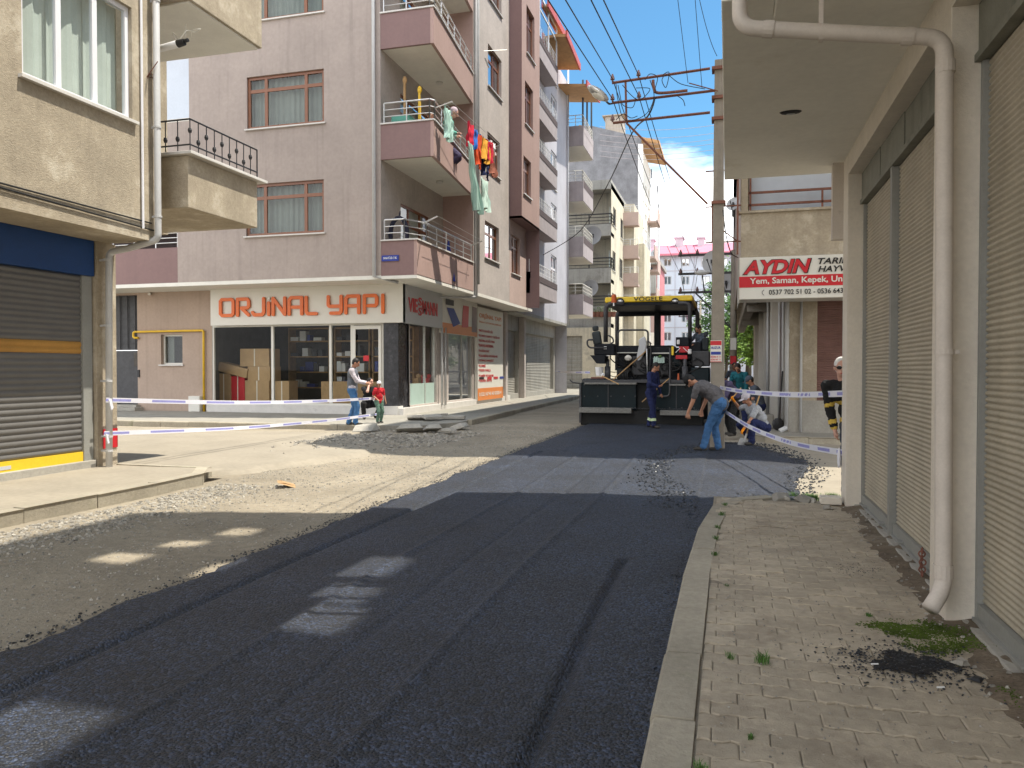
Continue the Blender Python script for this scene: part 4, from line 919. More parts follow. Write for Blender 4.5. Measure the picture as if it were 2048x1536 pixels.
# side glazing on the street side
ys = [HX(SXX, x, 700).y for x in (820, 873, 897, 945, 957)]
S_ = [(ys[0], ys[1]), (ys[2], ys[3])]
wall('shop_wall', 'mauve_light', mbg, 'X', SXX, -1, ys[0], 36.2, .3, SLAB-.12, [(ys[0], ys[1], .42, 3.3), (ys[2], ys[3], .42, 3.3), (31.6, 32.7, .4, 3.9)], .2)
for (a_, c_) in S_:
    b = MB(); b.box(SXX-.12, SXX-.04, a_, a_+.08, .42, 3.3); b.box(SXX-.12, SXX-.04, c_-.08, c_, .42, 3.3); b.box(SXX-.12, SXX-.04, a_, c_, 3.2, 3.3); b.box(SXX-.12, SXX-.04, (a_+c_)/2+.2, (a_+c_)/2+.25, .42, 3.2)
    o = b.build('shop_window', 'aluminium', mbg); b = MB(); b.quad((SXX-.08, a_, .42), (SXX-.08, c_, .42), (SXX-.08, c_, 3.25), (SXX-.08, a_, 3.25)); b.build('pane', 'shopglass', o)
b = MB(); b.box(SXX-.07, SXX-.06, S_[0][0]+.05, S_[0][1]-.1, .42, 1.15); b.build('frosted_film', 'frosted', mbg)
b = MB(); b.box(SXX-.15, SXX-.1, 31.6, 32.7, .4, 3.9); o = b.build('door', 'dark_metal', mbg); b = MB()
for i in range(7): y = 31.65+.165*i; b.box(SXX-.08, SXX-.05, y, y+.03, .5, 3.8)
for z in (1.2, 2.1, 2.9): b.box(SXX-.08, SXX-.05, 31.6, 32.7, z, z+.04)
b.build('door_grille', 'dirty_grey', o)
b = MB()
for y in (ys[1]+.2, ys[1]+.55): b.tube([(SXX+.14, y, 3.2), (SXX+.14, y, .3)], .05, 8)
build_split(b, 'downpipe', 'pvc_grey', mbg, smooth=True)
# interior of the shop: floor, back wall, shelves
b = MB(); b.box(-18, SXX-.3, 27.6, 27.7, .1, 4.3); b.box(gx0-.5, gx0-.45, GYm+.4, 27.7, .1, 4.3); b.box(-18, SXX-.3, GYm+.3, 27.7, .2, .34); b.box(-18, SXX-.35, 27.0+.7, 28.6, .1, 4.3); b.build('shop_interior', 'unlit_room', mbg)
b = MB()
for x0, x1 in ((-16.6, -14.8), (-14.6, -13.1), (-13.0, -11.3)):
    for z in (.9, 1.5, 2.1, 2.7, 3.2): b.box(x0, x1, 26.7, 27.2, z, z+.05)
    for x in (x0, x1-.05): b.box(x, x+.05, 26.7, 27.2, .34, 3.25)
b.box(-14.2, -12.0, 25.0, 25.6, .34, 1.2)
b.build('shelving', 'wood', mbg)
rnd = random.Random(4); sc_ = [MB(), MB(), MB()]
for x0, x1 in ((-16.6, -14.8), (-14.6, -13.1), (-13.0, -11.3)):
    for z in (.95, 1.55, 2.15, 2.75):
        x = x0+.1
        while x < x1-.3:
            w_ = rnd.uniform(.12, .35); h = rnd.uniform(.12, .42)
            if rnd.random() < .75: sc_[rnd.randrange(3)].box(x, x+w_, 26.72, 27.0, z, z+h)
            x += w_+rnd.uniform(.02, .2)
for q_, mm_ in zip(sc_, ('white', 'ink_blue', 'dark_metal')): q_.build('shelf_goods', mm_, mbg)
# cardboard boxes inside
def px_box(x0, x1, yt, yb, Y, dep, m_, label, T=0):
    a = HY(Y, x0, yb); c = HY(Y, x1, yt); b = MB(); b.box(a.x, c.x, Y, Y+dep, max(a.z, .345), c.z)
    o = single(b, 'cardboard_box', m_, label, 'box', 'boxes stacked behind the shop window', bevel=.012); t = MB(); 
    xm = (a.x+c.x)/2; t.box(xm-.02, xm+.02, Y-.004, Y, max(a.z, .345)+.01, c.z-.01); t.build('packing_tape', 'cream', o); return o
px_box(480, 538, 697, 733, 24.3, .7, 'cardboard', 'large upper cardboard box at the top of the window stack')
px_box(495, 540, 733, 761, 24.3, .7, 'cardboard', 'middle cardboard box of the window stack with a tape strip')
px_box(490, 538, 761, 806, 24.3, .7, 'cardboard', 'bottom cardboard box of the stack left of the first mullion')
px_box(434, 461, 747, 806, 24.3, .5, 'cardboard', 'upright brown box with white label at the far left of the window')
px_box(462, 489, 752, 806, 24.35, .5, 'sign_red', 'dark red box standing beside the upright brown box')
px_box(549, 578, 762, 806, 24.5, .6, 'cardboard', 'cardboard box standing alone right of the first mullion')
b = MB(); a = HY(24.2, 435, 745); c_ = HY(24.2, 492, 748); b.box(-.62, .62, 0, .5, -.17, .17, T=Matrix.Translation(((a.x+c_.x)/2, 24.25, (a.z+c_.z)/2+.12)) @ Matrix.Rotation(.22, 4, 'Y')); single(b, 'cardboard_box', 'cardboard', 'long cardboard box lying tilted across the two lower boxes', 'box', 'boxes stacked behind the shop window', bevel=.01)
for i, (x, y, s_, mm_, l_) in enumerate(((837, 772, .16, 'cardboard', 'small tan box in the side shop window'), (846, 770, .14, 'sign_red', 'small red toy figure in the side shop window'), (858, 768, .15, 'sign_red', 'red bag in the side shop window'), (866, 766, .13, 'white', 'white ornament in the side shop window'))):
    a = HX(SXX-.3, x, y); b = MB(); b.box(a.x-.1, a.x+.05, a.y-s_, a.y+s_, 1.0, 1.16+s_); b.ball((a.x, a.y, 1.2+s_*1.2), s_*.6, 8, 5); single(b, 'display_item', mm_, l_, 'ornament')
defm('rose', (.55, .22, .24), var=.1)
# ================================================================ SIGNS OF THE CORNER SHOP
s1 = thing('shop_sign', 'long pale sign box with big orange letters above the shop window', 'sign', (-14, 23.2, 3.2))
SY = GYm-.22; a = HY(SY, 421, 646); c = HY(SY, 799, 567); zt1 = HY(SY, 799, 567).z; zb1 = HY(SY, 799, 645).z
b = MB(); b.box(a.x, SXX+.17, SY, GYm-.03, zb1, zt1); b.build('panel', 'sign_white', s1, bevel=.01)
def strokes(letters, o, u, v, h, t, m_, parent, name='lettering', ext=.05):
    """letters: (x0, x1, [polylines in 0..1]) in metres along u"""
    o, u, v = Vector(o), Vector(u).normalized(), Vector(v).normalized(); wv = u.cross(v)
    for (x0, x1, polys) in letters:
        mb = MB(); k = 0
        for pl in polys:
            P = [(x0+t/2+(x1-x0-t)*p[0], t/2+(h-t)*p[1]) for p in pl]
            for (p, q) in zip(P, P[1:]):
                d = Vector((q[0]-p[0], q[1]-p[1])); L_ = d.length
                if L_ < 1e-5: continue
                d /= L_; n_ = Vector((-d.y, d.x))*t/2; e = d*t*.0
                c4 = [Vector(p)-n_, Vector(q)-n_, Vector(q)+n_, Vector(p)+n_]; k += 1
                mb.extr([tuple(x_) for x_ in c4], o, u, v, wv*(ext+k*.0006))
            for p in P:
                k += 1; mb.extr([(p[0]+t/2*math.cos(i*math.pi/5+.3), p[1]+t/2*math.sin(i*math.pi/5+.3)) for i in range(10)], o, u, v, wv*(ext+k*.0006))
        mb.build(name, m_, parent)
LS = {'O': [[(0, .12), (.12, 0), (.88, 0), (1, .12), (1, .88), (.88, 1), (.12, 1), (0, .88), (0, .12)]],
 'R': [[(0, 0), (0, 1), (.88, 1), (1, .88), (1, .55), (.88, .45), (.35, .45), (1, 0)]],
 'J': [[(1, 1), (1, .15), (.85, 0), (.15, 0), (0, .15)]], 'i': [[(.5, 0), (.5, .72)]], 'dot': [[(.5, .98), (.5, 1)]],
 'N': [[(0, 0), (0, 1), (1, 0), (1, 1)]], 'A': [[(0, 0), (0, .85), (.15, 1), (1, 1), (1, 0)], [(.25, .42), (1, .42)]],
 'L': [[(0, 1), (0, .12), (.15, 0), (1, 0)]], 'Y': [[(0, 1), (0, .5), (.1, .42), (1, .42)], [(1, 1), (1, .12), (.88, 0), (.2, 0)]],
 'P': [[(0, 0), (0, 1), (.88, 1), (1, .88), (1, .5), (.88, .4), (.3, .4)]], 'I': [[(.5, 1), (.5, 0)]]}
zb = HY(SY, 600, 631.5).z; h_ = HY(SY, 600, 592).z-zb
def lx(p): return HY(SY, p, 610).x
strokes([(lx(a_)-lx(440), lx(b_)-lx(440), LS[c_]) for a_, b_, c_ in ((440, 471, 'O'), (474, 502, 'R'), (504, 532, 'J'), (535, 543, 'i'), (545, 574, 'N'), (577, 608, 'A'), (611, 637, 'L'), (655, 687, 'Y'), (690, 722, 'A'), (727, 758, 'P'), (762, 772, 'I'))],
        (lx(440), SY-.02, zb), (1, 0, 0), (0, 0, 1), h_, .115, 'sign_orange', s1)
strokes([(lx(535)-lx(440), lx(543)-lx(440), LS['dot'])], (lx(440), SY-.02, zb), (1, 0, 0), (0, 0, 1), h_, .11, 'sign_white', s1)
SX1 = SXX+.17
def hx(x, y, d=0): return HX(SX1+d, x, y)
yA, yB, yC, yD = SY, hx(885, 600).y, hx(955, 600).y, hx(1006, 600).y
s2 = thing('shop_sign', 'grey sign box with red lettering on the street side of the corner shop', 'sign', (SX1, 25, 3.2))
b = MB(); b.box(SXX+.02, SX1, SY+.001, yB, zb1, zt1); b.build('panel', 'sign_grey', s2, bevel=.01)
ty0, ty1 = hx(816, 610).y, hx(874, 610).y; tz0, tz1 = hx(845, 629).z, hx(845, 602).z; tw = ty1-ty0; 
text('VIE', 'lettering', 'sign_red', s2, (SX1+.012, ty0, tz0+.02), (0, 1, 0), (0, 0, 1), tw*.30, tz1-tz0, .03, .01)
text('MANN', 'lettering', 'sign_red', s2, (SX1+.012, ty0+tw*.46, tz0+.02), (0, 1, 0), (0, 0, 1), tw*.54, tz1-tz0, .03, .01)
for k in (-.16, .56): text('S', 'lettering', 'sign_red', s2, (SX1+.012, ty0+tw*.325, tz0+.02+(tz1-tz0)*k), (0, 1, 0), (0, 0, 1), tw*.115, (tz1-tz0)*.60, .02, .01)
s3 = thing('shop_sign', 'white picture sign with blue panel, red boiler and orange base strip above the side window', 'sign', (SX1, 28, 3.2))
b = MB(); b.box(SXX+.02, SX1-.02, yB+.01, yC, zb1-.16, zt1-.0); b.build('panel', 'sign_white', s3)
b = MB(); b.box(SX1-.02, SX1-.014, yB+.02, yC, zb1-.16, zb1+.22); b.build('orange_strip', 'panel_orange', s3)
def padd(nm, m_, pts, par): q = MB(); q.extr([(p.y, p.z) for p in [hx(*t_) for t_ in pts]], (SX1-.01, 0, 0), (0, 1, 0), (0, 0, 1), (.006, 0, 0)); return q.build(nm, m_, par)
padd('solar_panel', 'ink_blue', [(894, 615), (908, 617), (921, 647), (907, 654)], s3)
padd('tank_picture', 'dark_metal', [(892, 597), (908, 601), (908, 612), (892, 609)], s3)
padd('boiler_picture', 'sign_red', [(927, 611), (938, 613), (937, 655), (924, 655)], s3)
padd('tower_picture', 'lavender_grey', [(945, 613), (954, 616), (954, 665), (944, 664)], s3)
s4 = thing('shop_sign', 'tall white sign board with red list of services and orange foot', 'sign', (SX1, 30, 1.2))
z0_, z1_ = hx(980, 803).z, hx(960, 614).z; b = MB(); b.box(SXX+.03, SX1-.0, yC+.02, yD, z0_+.1, z1_); b.build('panel', 'sign_white', s4)
b = MB(); b.box(SX1, SX1+.006, yC+.02, yD, z0_+.1, z0_+.62); b.build('orange_strip', 'panel_orange', s4)
X4 = SX1+.010; wd4 = yD-yC
def t4(s_, z, wd, h, m_='sign_red', bold=.02, nm='lettering', off=.2): return text(s_, nm, m_, s4, (X4, yC+off, z), (0, 1, 0), (0, 0, 1), wd, h, bold, .004)
t4('ORJİNAL YAPI', z1_-.50, wd4*.86, .30, 'panel_orange'); t4('İNŞAAT VE YAPI MALZEMELERİ', z1_-.68, wd4*.86, .11, 'panel_orange', .01)
Lz = z1_-1.05
for i, (s_, f_) in enumerate((('*MÜTEAHHİTLİK', .6), ('*KOMPLE BANYO TADİLATI', .9), ('*ISITMA-SOĞUTMA', .68), ('*HAVALANDIRMA', .62), ('*DOĞALGAZ', .44), ('*KALORİFER KAZANLARI', .8), ('*GÜNEŞ ENERJİSİ', .62), ('*KOMBİ', .28), ('*YEDEK PARÇA', .5), ('*TAMİR VE BAKIM', .62), ('*TEKNİK SERVİS', .55))): t4(s_, Lz-i*.215, wd4*f_*.9, .13, off=.12)
for i, (k, m_) in enumerate(((0, 'ink_black'), (.3, 'sign_red'), (.55, 'sign_red'), (.8, 'ink_blue'))): b = MB(); b.box(X4, X4+.004, yC+.2+wd4*k, yC+.2+wd4*(k+.17), z0_+1.0, z0_+1.1); b.build('partner_mark', m_, s4)
t4('0 532 167 43 43 05326 4', z0_+.28, wd4*.86, .16, 'sign_white', off=.2)
pl = thing('street_sign', 'small blue street name plate on the lowest mauve balcony', 'sign', (-10, 21.8, 5.2))
q0, q1 = HY(UY, 764, 523), HY(UY, 798, 510); b = MB(); b.box(q0.x, q1.x, UY-.03, UY-.005, q0.z, q1.z); b.build('plate', 'ink_blue', pl)
text('SANAYİ CD. 7 SK.', 'lettering', 'white', pl, (q0.x+.06, UY-.032, q0.z+.06), (1, 0, 0), (0, 0, 1), (q1.x-q0.x)*.8, (q1.z-q0.z)*.5, .02, .003)

# ================================================================ LAUNDRY
def cloth(name, m_, label, X, x0, x1, yt, yb, seed, legs=False, taper=.0, skew=0, group='laundry on the second balcony', cat='laundry', dx=0):
    a = HX(X, x0, yt); c = HX(X, x1, yt); e = HX(X, (x0+x1)/2, yb); rn = random.Random(seed); nu, nv = 16, 14; mb = MB(); ph = rn.uniform(0, 6)
    zt_, zb_ = (a.z+c.z)/2, e.z; vs = []
    for side in (0, 1):
        for j in range(nv+1):
            for i in range(nu+1):
                f = i/nu; g_ = j/nv; y = a.y+(c.y-a.y)*(f if not taper else .5+(f-.5)*(1-taper*g_*(1+.2*math.sin(ph+j))))
                xx = X+dx*g_+.05*math.sin(f*9+ph+g_*2)*(.3+g_)+.035*math.sin(f*23+ph*2+g_*5)+.05*noise.noise(Vector((f*5, g_*4, seed)))+(.02 if side else 0); vs.append((xx, y+skew*g_+.02*math.sin(g_*7+ph), zt_+(zb_-zt_)*g_-.06*math.sin(f*3.14)*(1-g_)-(.05*math.sin(f*6+ph) if j == nv else 0)))
    n = (nu+1)*(nv+1); fs = []
    for j in range(nv):
        for i in range(nu):
            if legs and j >= nv*.35 and i in (nu//2,): continue
            q = (j*(nu+1)+i, j*(nu+1)+i+1, (j+1)*(nu+1)+i+1, (j+1)*(nu+1)+i); fs += [q, tuple(n+k for k in q[::-1])]
    mb.add(vs, fs); return single(mb, name, m_, label, cat, group, smooth=True)
for k, c_ in dict(c_red=(.55, .02, .05), c_orange=(.62, .08, .02), c_blue=(.03, .16, .55), c_navy=(.015, .025, .09), c_yellow=(.75, .38, .05), c_teal=(.42, .62, .55), c_mint=(.62, .80, .72), c_brown=(.33, .12, .08), c_white=(.75, .72, .72), c_pink=(.85, .03, .28), c_dark=(.03, .03, .05), c_scarf=(.5, .4, .45), c_green=(.12, .35, .28)).items(): defm(k, c_, rough=.9, var=.08)
CXp = -8.0
cloth('shirt', 'c_red', 'crimson shirt hanging first on the laundry line', CXp, 935, 945, 245, 292, 1)
cloth('shirt', 'c_blue', 'bright blue shirt hanging beside the crimson one', CXp, 943, 951, 256, 298, 2)
cloth('tracksuit', 'c_orange', 'long orange red tracksuit top in the middle of the laundry', CXp, 949, 962, 265, 331, 3, legs=True)
cloth('shirt', 'c_blue', 'narrow blue garment behind the orange tracksuit', CXp-.12, 959, 967, 272, 320, 4)
cloth('shirt', 'c_yellow', 'yellow orange shirt on the laundry line', CXp, 965, 976, 277, 324, 5)
cloth('shirt', 'c_red', 'red shirt between the yellow and the white laundry', CXp, 973, 982, 281, 325, 6)
cloth('shirt', 'c_white', 'white printed top near the end of the laundry line', CXp, 981, 990, 283, 304, 7)
cloth('trousers', 'c_navy', 'dark navy trousers hanging lowest on the line', CXp-.1, 962, 979, 318, 353, 8, legs=True)
cloth('trousers', 'c_brown', 'brown trousers at the far end of the laundry', CXp, 981, 989, 300, 350, 9, legs=True)
cloth('towel', 'c_teal', 'pale teal cloth hanging over the railing near the woman', -8.35, 889, 903, 216, 280, 10, taper=.5)
cloth('sheet', 'c_teal', 'long sea green sheet hanging far down from the laundry line', CXp+.05, 936, 945, 285, 414, 11, taper=-.4, skew=.8)
cloth('towel', 'c_mint', 'pale striped towel at the lower end of the long sheet', CXp-.1, 962, 975, 358, 418, 12, taper=.1, skew=.15)
b = MB(); p0 = HX(CXp, 905, 205); p1 = HX(CXp, 1000, 290)
for d in (0, -.25): b.tube([p0+Vector((d, 0, 0)), p1+Vector((d, 0, 0))], .008, 5)
b.cone(HX(OX2, 872, 215), HX(CXp, 905, 203), .018, n=6); b.cone((OX+.1, YB0, HX(CXp, 1000, 290).z-.2), HX(CXp, 1000, 290), .018, n=6)
single(b, 'drying_rack', 'steel', 'folding laundry rack arms holding coloured clothes above the street', 'drying rack')
b = MB(); b.cone(HX(OX, 846, 447), HX(OX+.6, 874, 433), .025, n=6); b.cone(HX(OX, 940, 492), HX(OX+.6, 965, 482), .02, n=6)
for k in (0, .25, .5): b.tube([HX(OX, 846, 447)+Vector((k, 0, k*.4)), HX(OX, 940, 492)+Vector((k, 0, k*.3))], .006, 4)
single(b, 'drying_rack', 'steel', 'empty laundry rack on the lowest mauve balcony', 'drying rack')
b = MB(); b.cone((OX2, YB0-.4, zf[2]+1.7), (OX2+.7, YB0+.2, zf[2]+1.9), .012, n=6); b.cone((OX2, YB0-.3, zf[2]+1.5), (OX2+.1, YB0-.1, zf[2]+1.2), .03, n=6); single(b, 'drying_rack', 'aluminium', 'folded laundry rack on the upper mauve balcony', 'drying rack')
def on_bal(X, x, y): return HX(X, x, y)
zF2 = zf[1]+.14; zF1 = zf[0]+.14
b = MB(); b.box(-10.1, -9.5, 22.1, 22.7, zF2, zF2+1.25); single(b, 'laundry_basket', 'c_green', 'green plastic basket on the second mauve balcony', 'basket', bevel=.05)
b = MB(); b.box(-9.85, -9.78, 22.5, 22.57, zF2, zF2+2.5); b.ball((-9.81, 22.53, zF2+2.45), (.08, .06, .13), 8, 5); single(b, 'broom', 'wood', 'broom with yellow head leaning left on the second balcony', 'broom')
b = MB(); b.box(-9.35, -9.28, 22.5, 22.57, zF2, zF2+2.1); b.ball((-9.31, 22.53, zF2+2.1), (.08, .06, .13), 8, 5); single(b, 'broom', 'gas_yellow', 'second broom with yellow head nearer the balcony child', 'broom')
b = MB(); c0 = Vector((-9.95, 22.35, zF1+1.2))
for i in range(14):
    a_ = math.pi*i/13; 
    b.cone(c0+Vector((.28*math.cos(a_), 0, .5*math.sin(a_))), c0+Vector((.28*math.cos(a_+.24), 0, .5*math.sin(a_+.24))), .07, n=6)
b.cone(c0+Vector((-.28, 0, 0)), c0+Vector((-.26, 0, -1.1)), .07); b.cone(c0+Vector((.28, 0, 0)), c0+Vector((.26, 0, -1.1)), .07); b.cone(c0+Vector((0, 0, .5)), c0+Vector((.05, 0, .7)), .02)
single(b, 'wetsuit', 'c_dark', 'dark garment on a hanger on the lowest mauve balcony', 'garment')
b = MB(); b.cone((-9.35, 25.2, zF1), (-9.35, 25.2, zF1+1.4), .25, .03, 8); single(b, 'folded_parasol', 'ink_blue', 'blue folded parasol on the lowest mauve balcony', 'parasol')

# ================================================================ BUILDINGS UP THE STREET
# lavender building with white balconies
lv = thing('apartment_building', 'lavender apartment building with grey balconies and red edged timber eaves', 'building', (-12, 44, 0))
FX2 = -9.75; zb2 = 4.5
L0, L1, L2 = YC1, HX(FX2, 1117, 500).y, HX(FX2, 1134, 500).y
win2 = []
for (yt, yb) in ((508, 575), (404, 470), (298, 372), (185, 262), (90, 158)): win2.append(wX(FX2, 1102+ (430-yt)*-.0, 1113+ 0, yt, yb))
wall('wall', 'lavender', lv, 'X', FX2, -1, L0, L2+.0, zb2, 19.6, [(w_[0], w_[1], w_[2], w_[3]) for w_ in win2], .2)
for w_ in win2: window(lv, 'X', FX2, -1, *w_, fm='white_frame', gm='blueglass', cols=(.5,), transom=.4, depth=.12, fw=.1, sillm='marble')
wall('wall', 'lavender', lv, 'Y', L2, -1, -20, FX2, 0, 17.5, (), .2)
b = MB(); b.box(-20, FX2, L0, L2, zb2-.15, zb2); b.build('slab', 'dirty_grey', lv)
wall('shop_wall', 'dirty_grey', lv, 'X', -10.5, -1, L0-.5, L2, .1, zb2-.1, [(L0+.8, L0+3.2, .4, 3.6), (L0+3.7, L2-.5, .4, 3.6)], .25)
b = MB()
for (y0_, y1_) in ((L0+.8, L0+3.2), (L0+3.7, L2-.5)): slats(b, 'X', -10.7, -1, y0_, y1_, .4, 3.6, .09, .015)
b.build('roller_shutter', 'dirty_grey', lv, smooth=True)
b = MB(); b.box(-10.5, -10.2, L0-.2, L0+.1, .1, 4.4); b.box(-10.5, -10.2, L0+3.3, L0+3.6, .1, 4.4); build_split(b, 'pier', 'mauve_light', lv)
# left stack of balconies
lo = [(590, 548), (501, 460), (414, 372), (322, 270), (225, 150)]      # (soffit y at far end x=1117, parapet top y)
for i, (ys_, yt) in enumerate(((606, 545), (483, 420), (377, 315), (280, 215), (168, 100))):
    zz = HX(-9.05, 1112, ys_).z; yy0, yy1 = L0+.0, HX(-9.05, 1114, 500).y
    b = MB(); b.box(FX2-.0, -9.05, yy0, yy1, zz, zz+1.0); o = b.build('balcony', 'lavender_grey', lv, bevel=.01)
    b = MB(); b.box(FX2, -9.03, yy0-.0, yy1+.02, zz+.72, zz+1.02); b.build('dark_band', 'dark_brown', o); b = MB()
    railing(b, [(-9.1, yy0), (-9.1, yy1)], zz+1.02, .6, .35, 2, .02)
    if i == 4:
        for k in range(4): y_ = yy0+(yy1-yy0)*k/3; b.box(-9.12, -9.06, y_-.04, y_+.04, zz+1.0, zz+3.2)
        b.box(-9.12, -9.06, yy0, yy1, zz+3.1, zz+3.2); b.box(-9.12, -9.06, yy0, yy1, zz+2.4, zz+2.46); q = MB(); q.quad((-9.09, yy0, zz+1), (-9.09, yy1, zz+1), (-9.09, yy1, zz+3.15), (-9.09, yy0, zz+3.15)); q.build('balcony_glazing', 'blueglass', o)
    b.build('railing', 'white', o)
# right stack, wider balconies
for i, (ys_, x0_) in enumerate(((636, 1148), (528, 1148), (424, 1148), (320, 1152))):
    X_ = -8.75; y0_ = L2+.2; y1_ = HX(X_, 1186, 500).y; zz = HX(X_, 1186, ys_).z
    b = MB(); b.box(-12, X_, y0_, y1_, zz, zz+1.25); o = b.build('balcony', 'lavender_grey' if i < 3 else 'lavender_grey', lv, bevel=.01)
    b = MB(); b.box(-11.9, X_-.05, y0_+.05, y1_-.05, zz-.03, zz-.002); b.build('soffit', 'offwhite', o)
    b = MB(); b.box(-12, X_+.012, y0_+.1, y1_+.012, zz+.85, zz+1.27); b.build('dark_band', 'dark_brown' if i < 3 else 'lavender_grey', o)
    b = MB(); railing(b, [(-12, y0_+.05), (X_-.06, y0_+.05), (X_-.06, y1_-.05)], zz+1.27, .65, .45, 2, .025); b.build('railing', 'offwhite', o)
    if i == 3:
        b = MB()
        for y_ in (y0_+.3, (y0_+y1_)/2, y1_-.15): b.cone((X_-.1, y_, zz+1.2), (X_-.1, y_, zz+4.2-.1*(y_-y0_)), .06, n=6)
        build_split(b, 'terrace_post', 'dark_metal', o)
wall('wall', 'lavender', lv, 'X', -12, -1, L2, HX(-8.75, 1186, 500).y, 0, 17, (), .1)
# eaves: stepped timber soffits with red trim
def eave(y0_, y1_, z0_, z1_, xo, zx=.6):
    b = MB(); b.add([(-14, y0_, z0_+.6), (xo, y0_, z0_), (xo, y1_, z1_), (-14, y1_, z1_+.6), (-14, y0_, z0_+.75), (xo, y0_, z0_+.15), (xo, y1_, z1_+.15), (-14, y1_, z1_+.75)], [(0, 1, 2, 3), (4, 7, 6, 5), (0, 4, 5, 1), (1, 5, 6, 2), (2, 6, 7, 3)]); o = b.build('eave', 'roof_wood', lv)
    b = MB(); b.add([(xo+.02, y0_-.05, z0_-.02), (xo+.02, y1_+.05, z1_-.02), (xo+.02, y1_+.05, z1_+.35), (xo+.02, y0_-.05, z0_+.35), (xo+.1, y0_-.05, z0_-.02), (xo+.1, y1_+.05, z1_-.02), (xo+.1, y1_+.05, z1_+.35), (xo+.1, y0_-.05, z0_+.35)], [(0, 1, 2, 3), (4, 5, 6, 7), (0, 1, 5, 4), (3, 2, 6, 7), (0, 3, 7, 4)]); b.build('fascia', 'red_trim', o)
e0 = HX(-9.0, 1094, 14); e1 = HX(-9.0, 1130, 80); e2 = HX(-8.5, 1133, 78); e3 = HX(-8.5, 1158, 140); e4 = HX(-8.1, 1158, 146); e5 = HX(-8.1, 1197, 205)
eave(e0.y, e1.y, e0.z, e1.z, -9.0); eave(e2.y-.3, e3.y, e2.z, e3.z, -8.5); eave(e3.y, e5.y, e4.z, e5.z, -8.1)
b = MB(); b.tube([(FX2+.1, L2-.2, 22), (FX2+.1, L2-.2, 4.4)], .06, 6); b.tube([(FX2+.1, L0+2.2, 16), (FX2+.1, L0+2.2, 4.6)], .06, 6); build_split(b, 'downpipe', 'sign_grey', lv, smooth=True)
# cream weathered building
cb = thing('apartment_building', 'weathered cream building with grey front balconies behind the lavender one', 'building', (-12, 60, 0))
CY = 58.0; CXs = HY(CY, 1222, 500).x
zc = [HY(CY, 1225, y).z for y in (820, 655, 530, 430, 365)]
wall('side_wall', 'dirty_cream', cb, 'X', CXs, -1, CY, HX(CXs, 1248, 500).y, .1, zc[4], [wX(CXs, x0, x1, a_, c_) for (x0, x1, a_, c_) in ((1226, 1232, 412, 450), (1241, 1246, 435, 475), (1225, 1231, 500, 540), (1239, 1245, 515, 555), (1224, 1230, 585, 620))], .2)
for (x0, x1, a_, c_) in ((1226, 1232, 412, 450), (1241, 1246, 435, 475), (1225, 1231, 500, 540), (1239, 1245, 515, 555), (1224, 1230, 585, 620)): window(cb, 'X', CXs, -1, *wX(CXs, x0, x1, a_, c_), fm='dark_metal', gm='blueglass', cols=(.5,), transom=0, depth=.12, fw=.1, curtain=True)
wall('front_wall', 'dirty_cream', cb, 'Y', CY+1.6, 1, -22, CXs-.01, .1, zc[4], [], .1)
b = MB(); b.box(-22, CXs, CY, CY+20, zc[4]-.45, zc[4]+.25); b.build('roof', 'dirty_grey', cb)
for i, (yb, yt) in enumerate(((655, 612), (566, 536), (472, 448))):
    z0_ = HY(CY, 1200, yb).z; z1_ = HY(CY, 1200, yt).z
    b = MB(); b.box(-22, CXs+.0, CY-.02, CY+1.6, z0_, z0_+.3); b.box(-22, CXs, CY-.02, CY+.12, z0_+.3, z1_); o = b.build('balcony', 'dirty_grey' if i < 2 else 'dirty_grey', cb)
    b = MB(); railing(b, [(-22, CY), (CXs+.02, CY), (CXs+.02, CY+1.5)], z1_, .75, 1.6, 3, .05); b.build('railing', 'black_metal', o)
b = MB(); b.box(-22, CXs-.01, CY+1.5, CY+1.58, zc[3]-.0 if False else HY(CY, 1200, 505).z, HY(CY, 1200, 480).z) if False else b.box(-15.6, -12.8, CY+1.5, CY+1.55, HY(CY, 1200, 448).z, HY(CY, 1200, 415).z); b.build('window', 'blueglass', cb)
wall('garage_wall', 'dirty_cream', cb, 'Y', CY-.3, 1, -22, CXs-.0, 0, HY(CY, 1200, 655).z, [(HY(CY, 1113, 700).x, HY(CY, 1166, 700).x, .2, HY(CY, 1150, 672).z)], .3)
b = MB(); slats(b, 'Y', CY-.1, 1, HY(CY, 1113, 700).x, HY(CY, 1166, 700).x, .2, HY(CY, 1150, 672).z, .3, .01); b.build('roller_shutter', 'dirty_grey', cb)
Y2_ = 66.0; xa, xb = HY(Y2_, 1240, 500).x, HY(Y2_, 1268, 500).x; xc = HY(Y2_, 1284, 500).x
b = MB(); b.box(-22, xb, Y2_, Y2_+7, 0, HY(Y2_, 1260, 408).z); b.box(xb-.01, xc, Y2_+2, Y2_+7, 0, HY(Y2_, 1275, 480).z); b.build('rear_wing', 'dirty_cream', cb)
for yb in (455, 520, 575, 630): b = MB(); z = HY(Y2_, 1265, yb).z; b.box(xa+.3, xc-.2, Y2_-1.0, Y2_+.02, z, z+.2); b.box(xa+.3, xc-.2, Y2_-1.0, Y2_-.9, z+.2, z+1.1); o = b.build('rear_balcony', 'pale_pink', cb); b = MB(); railing(b, [(xa+.3, Y2_-1), (xc-.2, Y2_-1)], z+1.1, .5, .7, 2, .03); b.build('railing', 'steel', o)
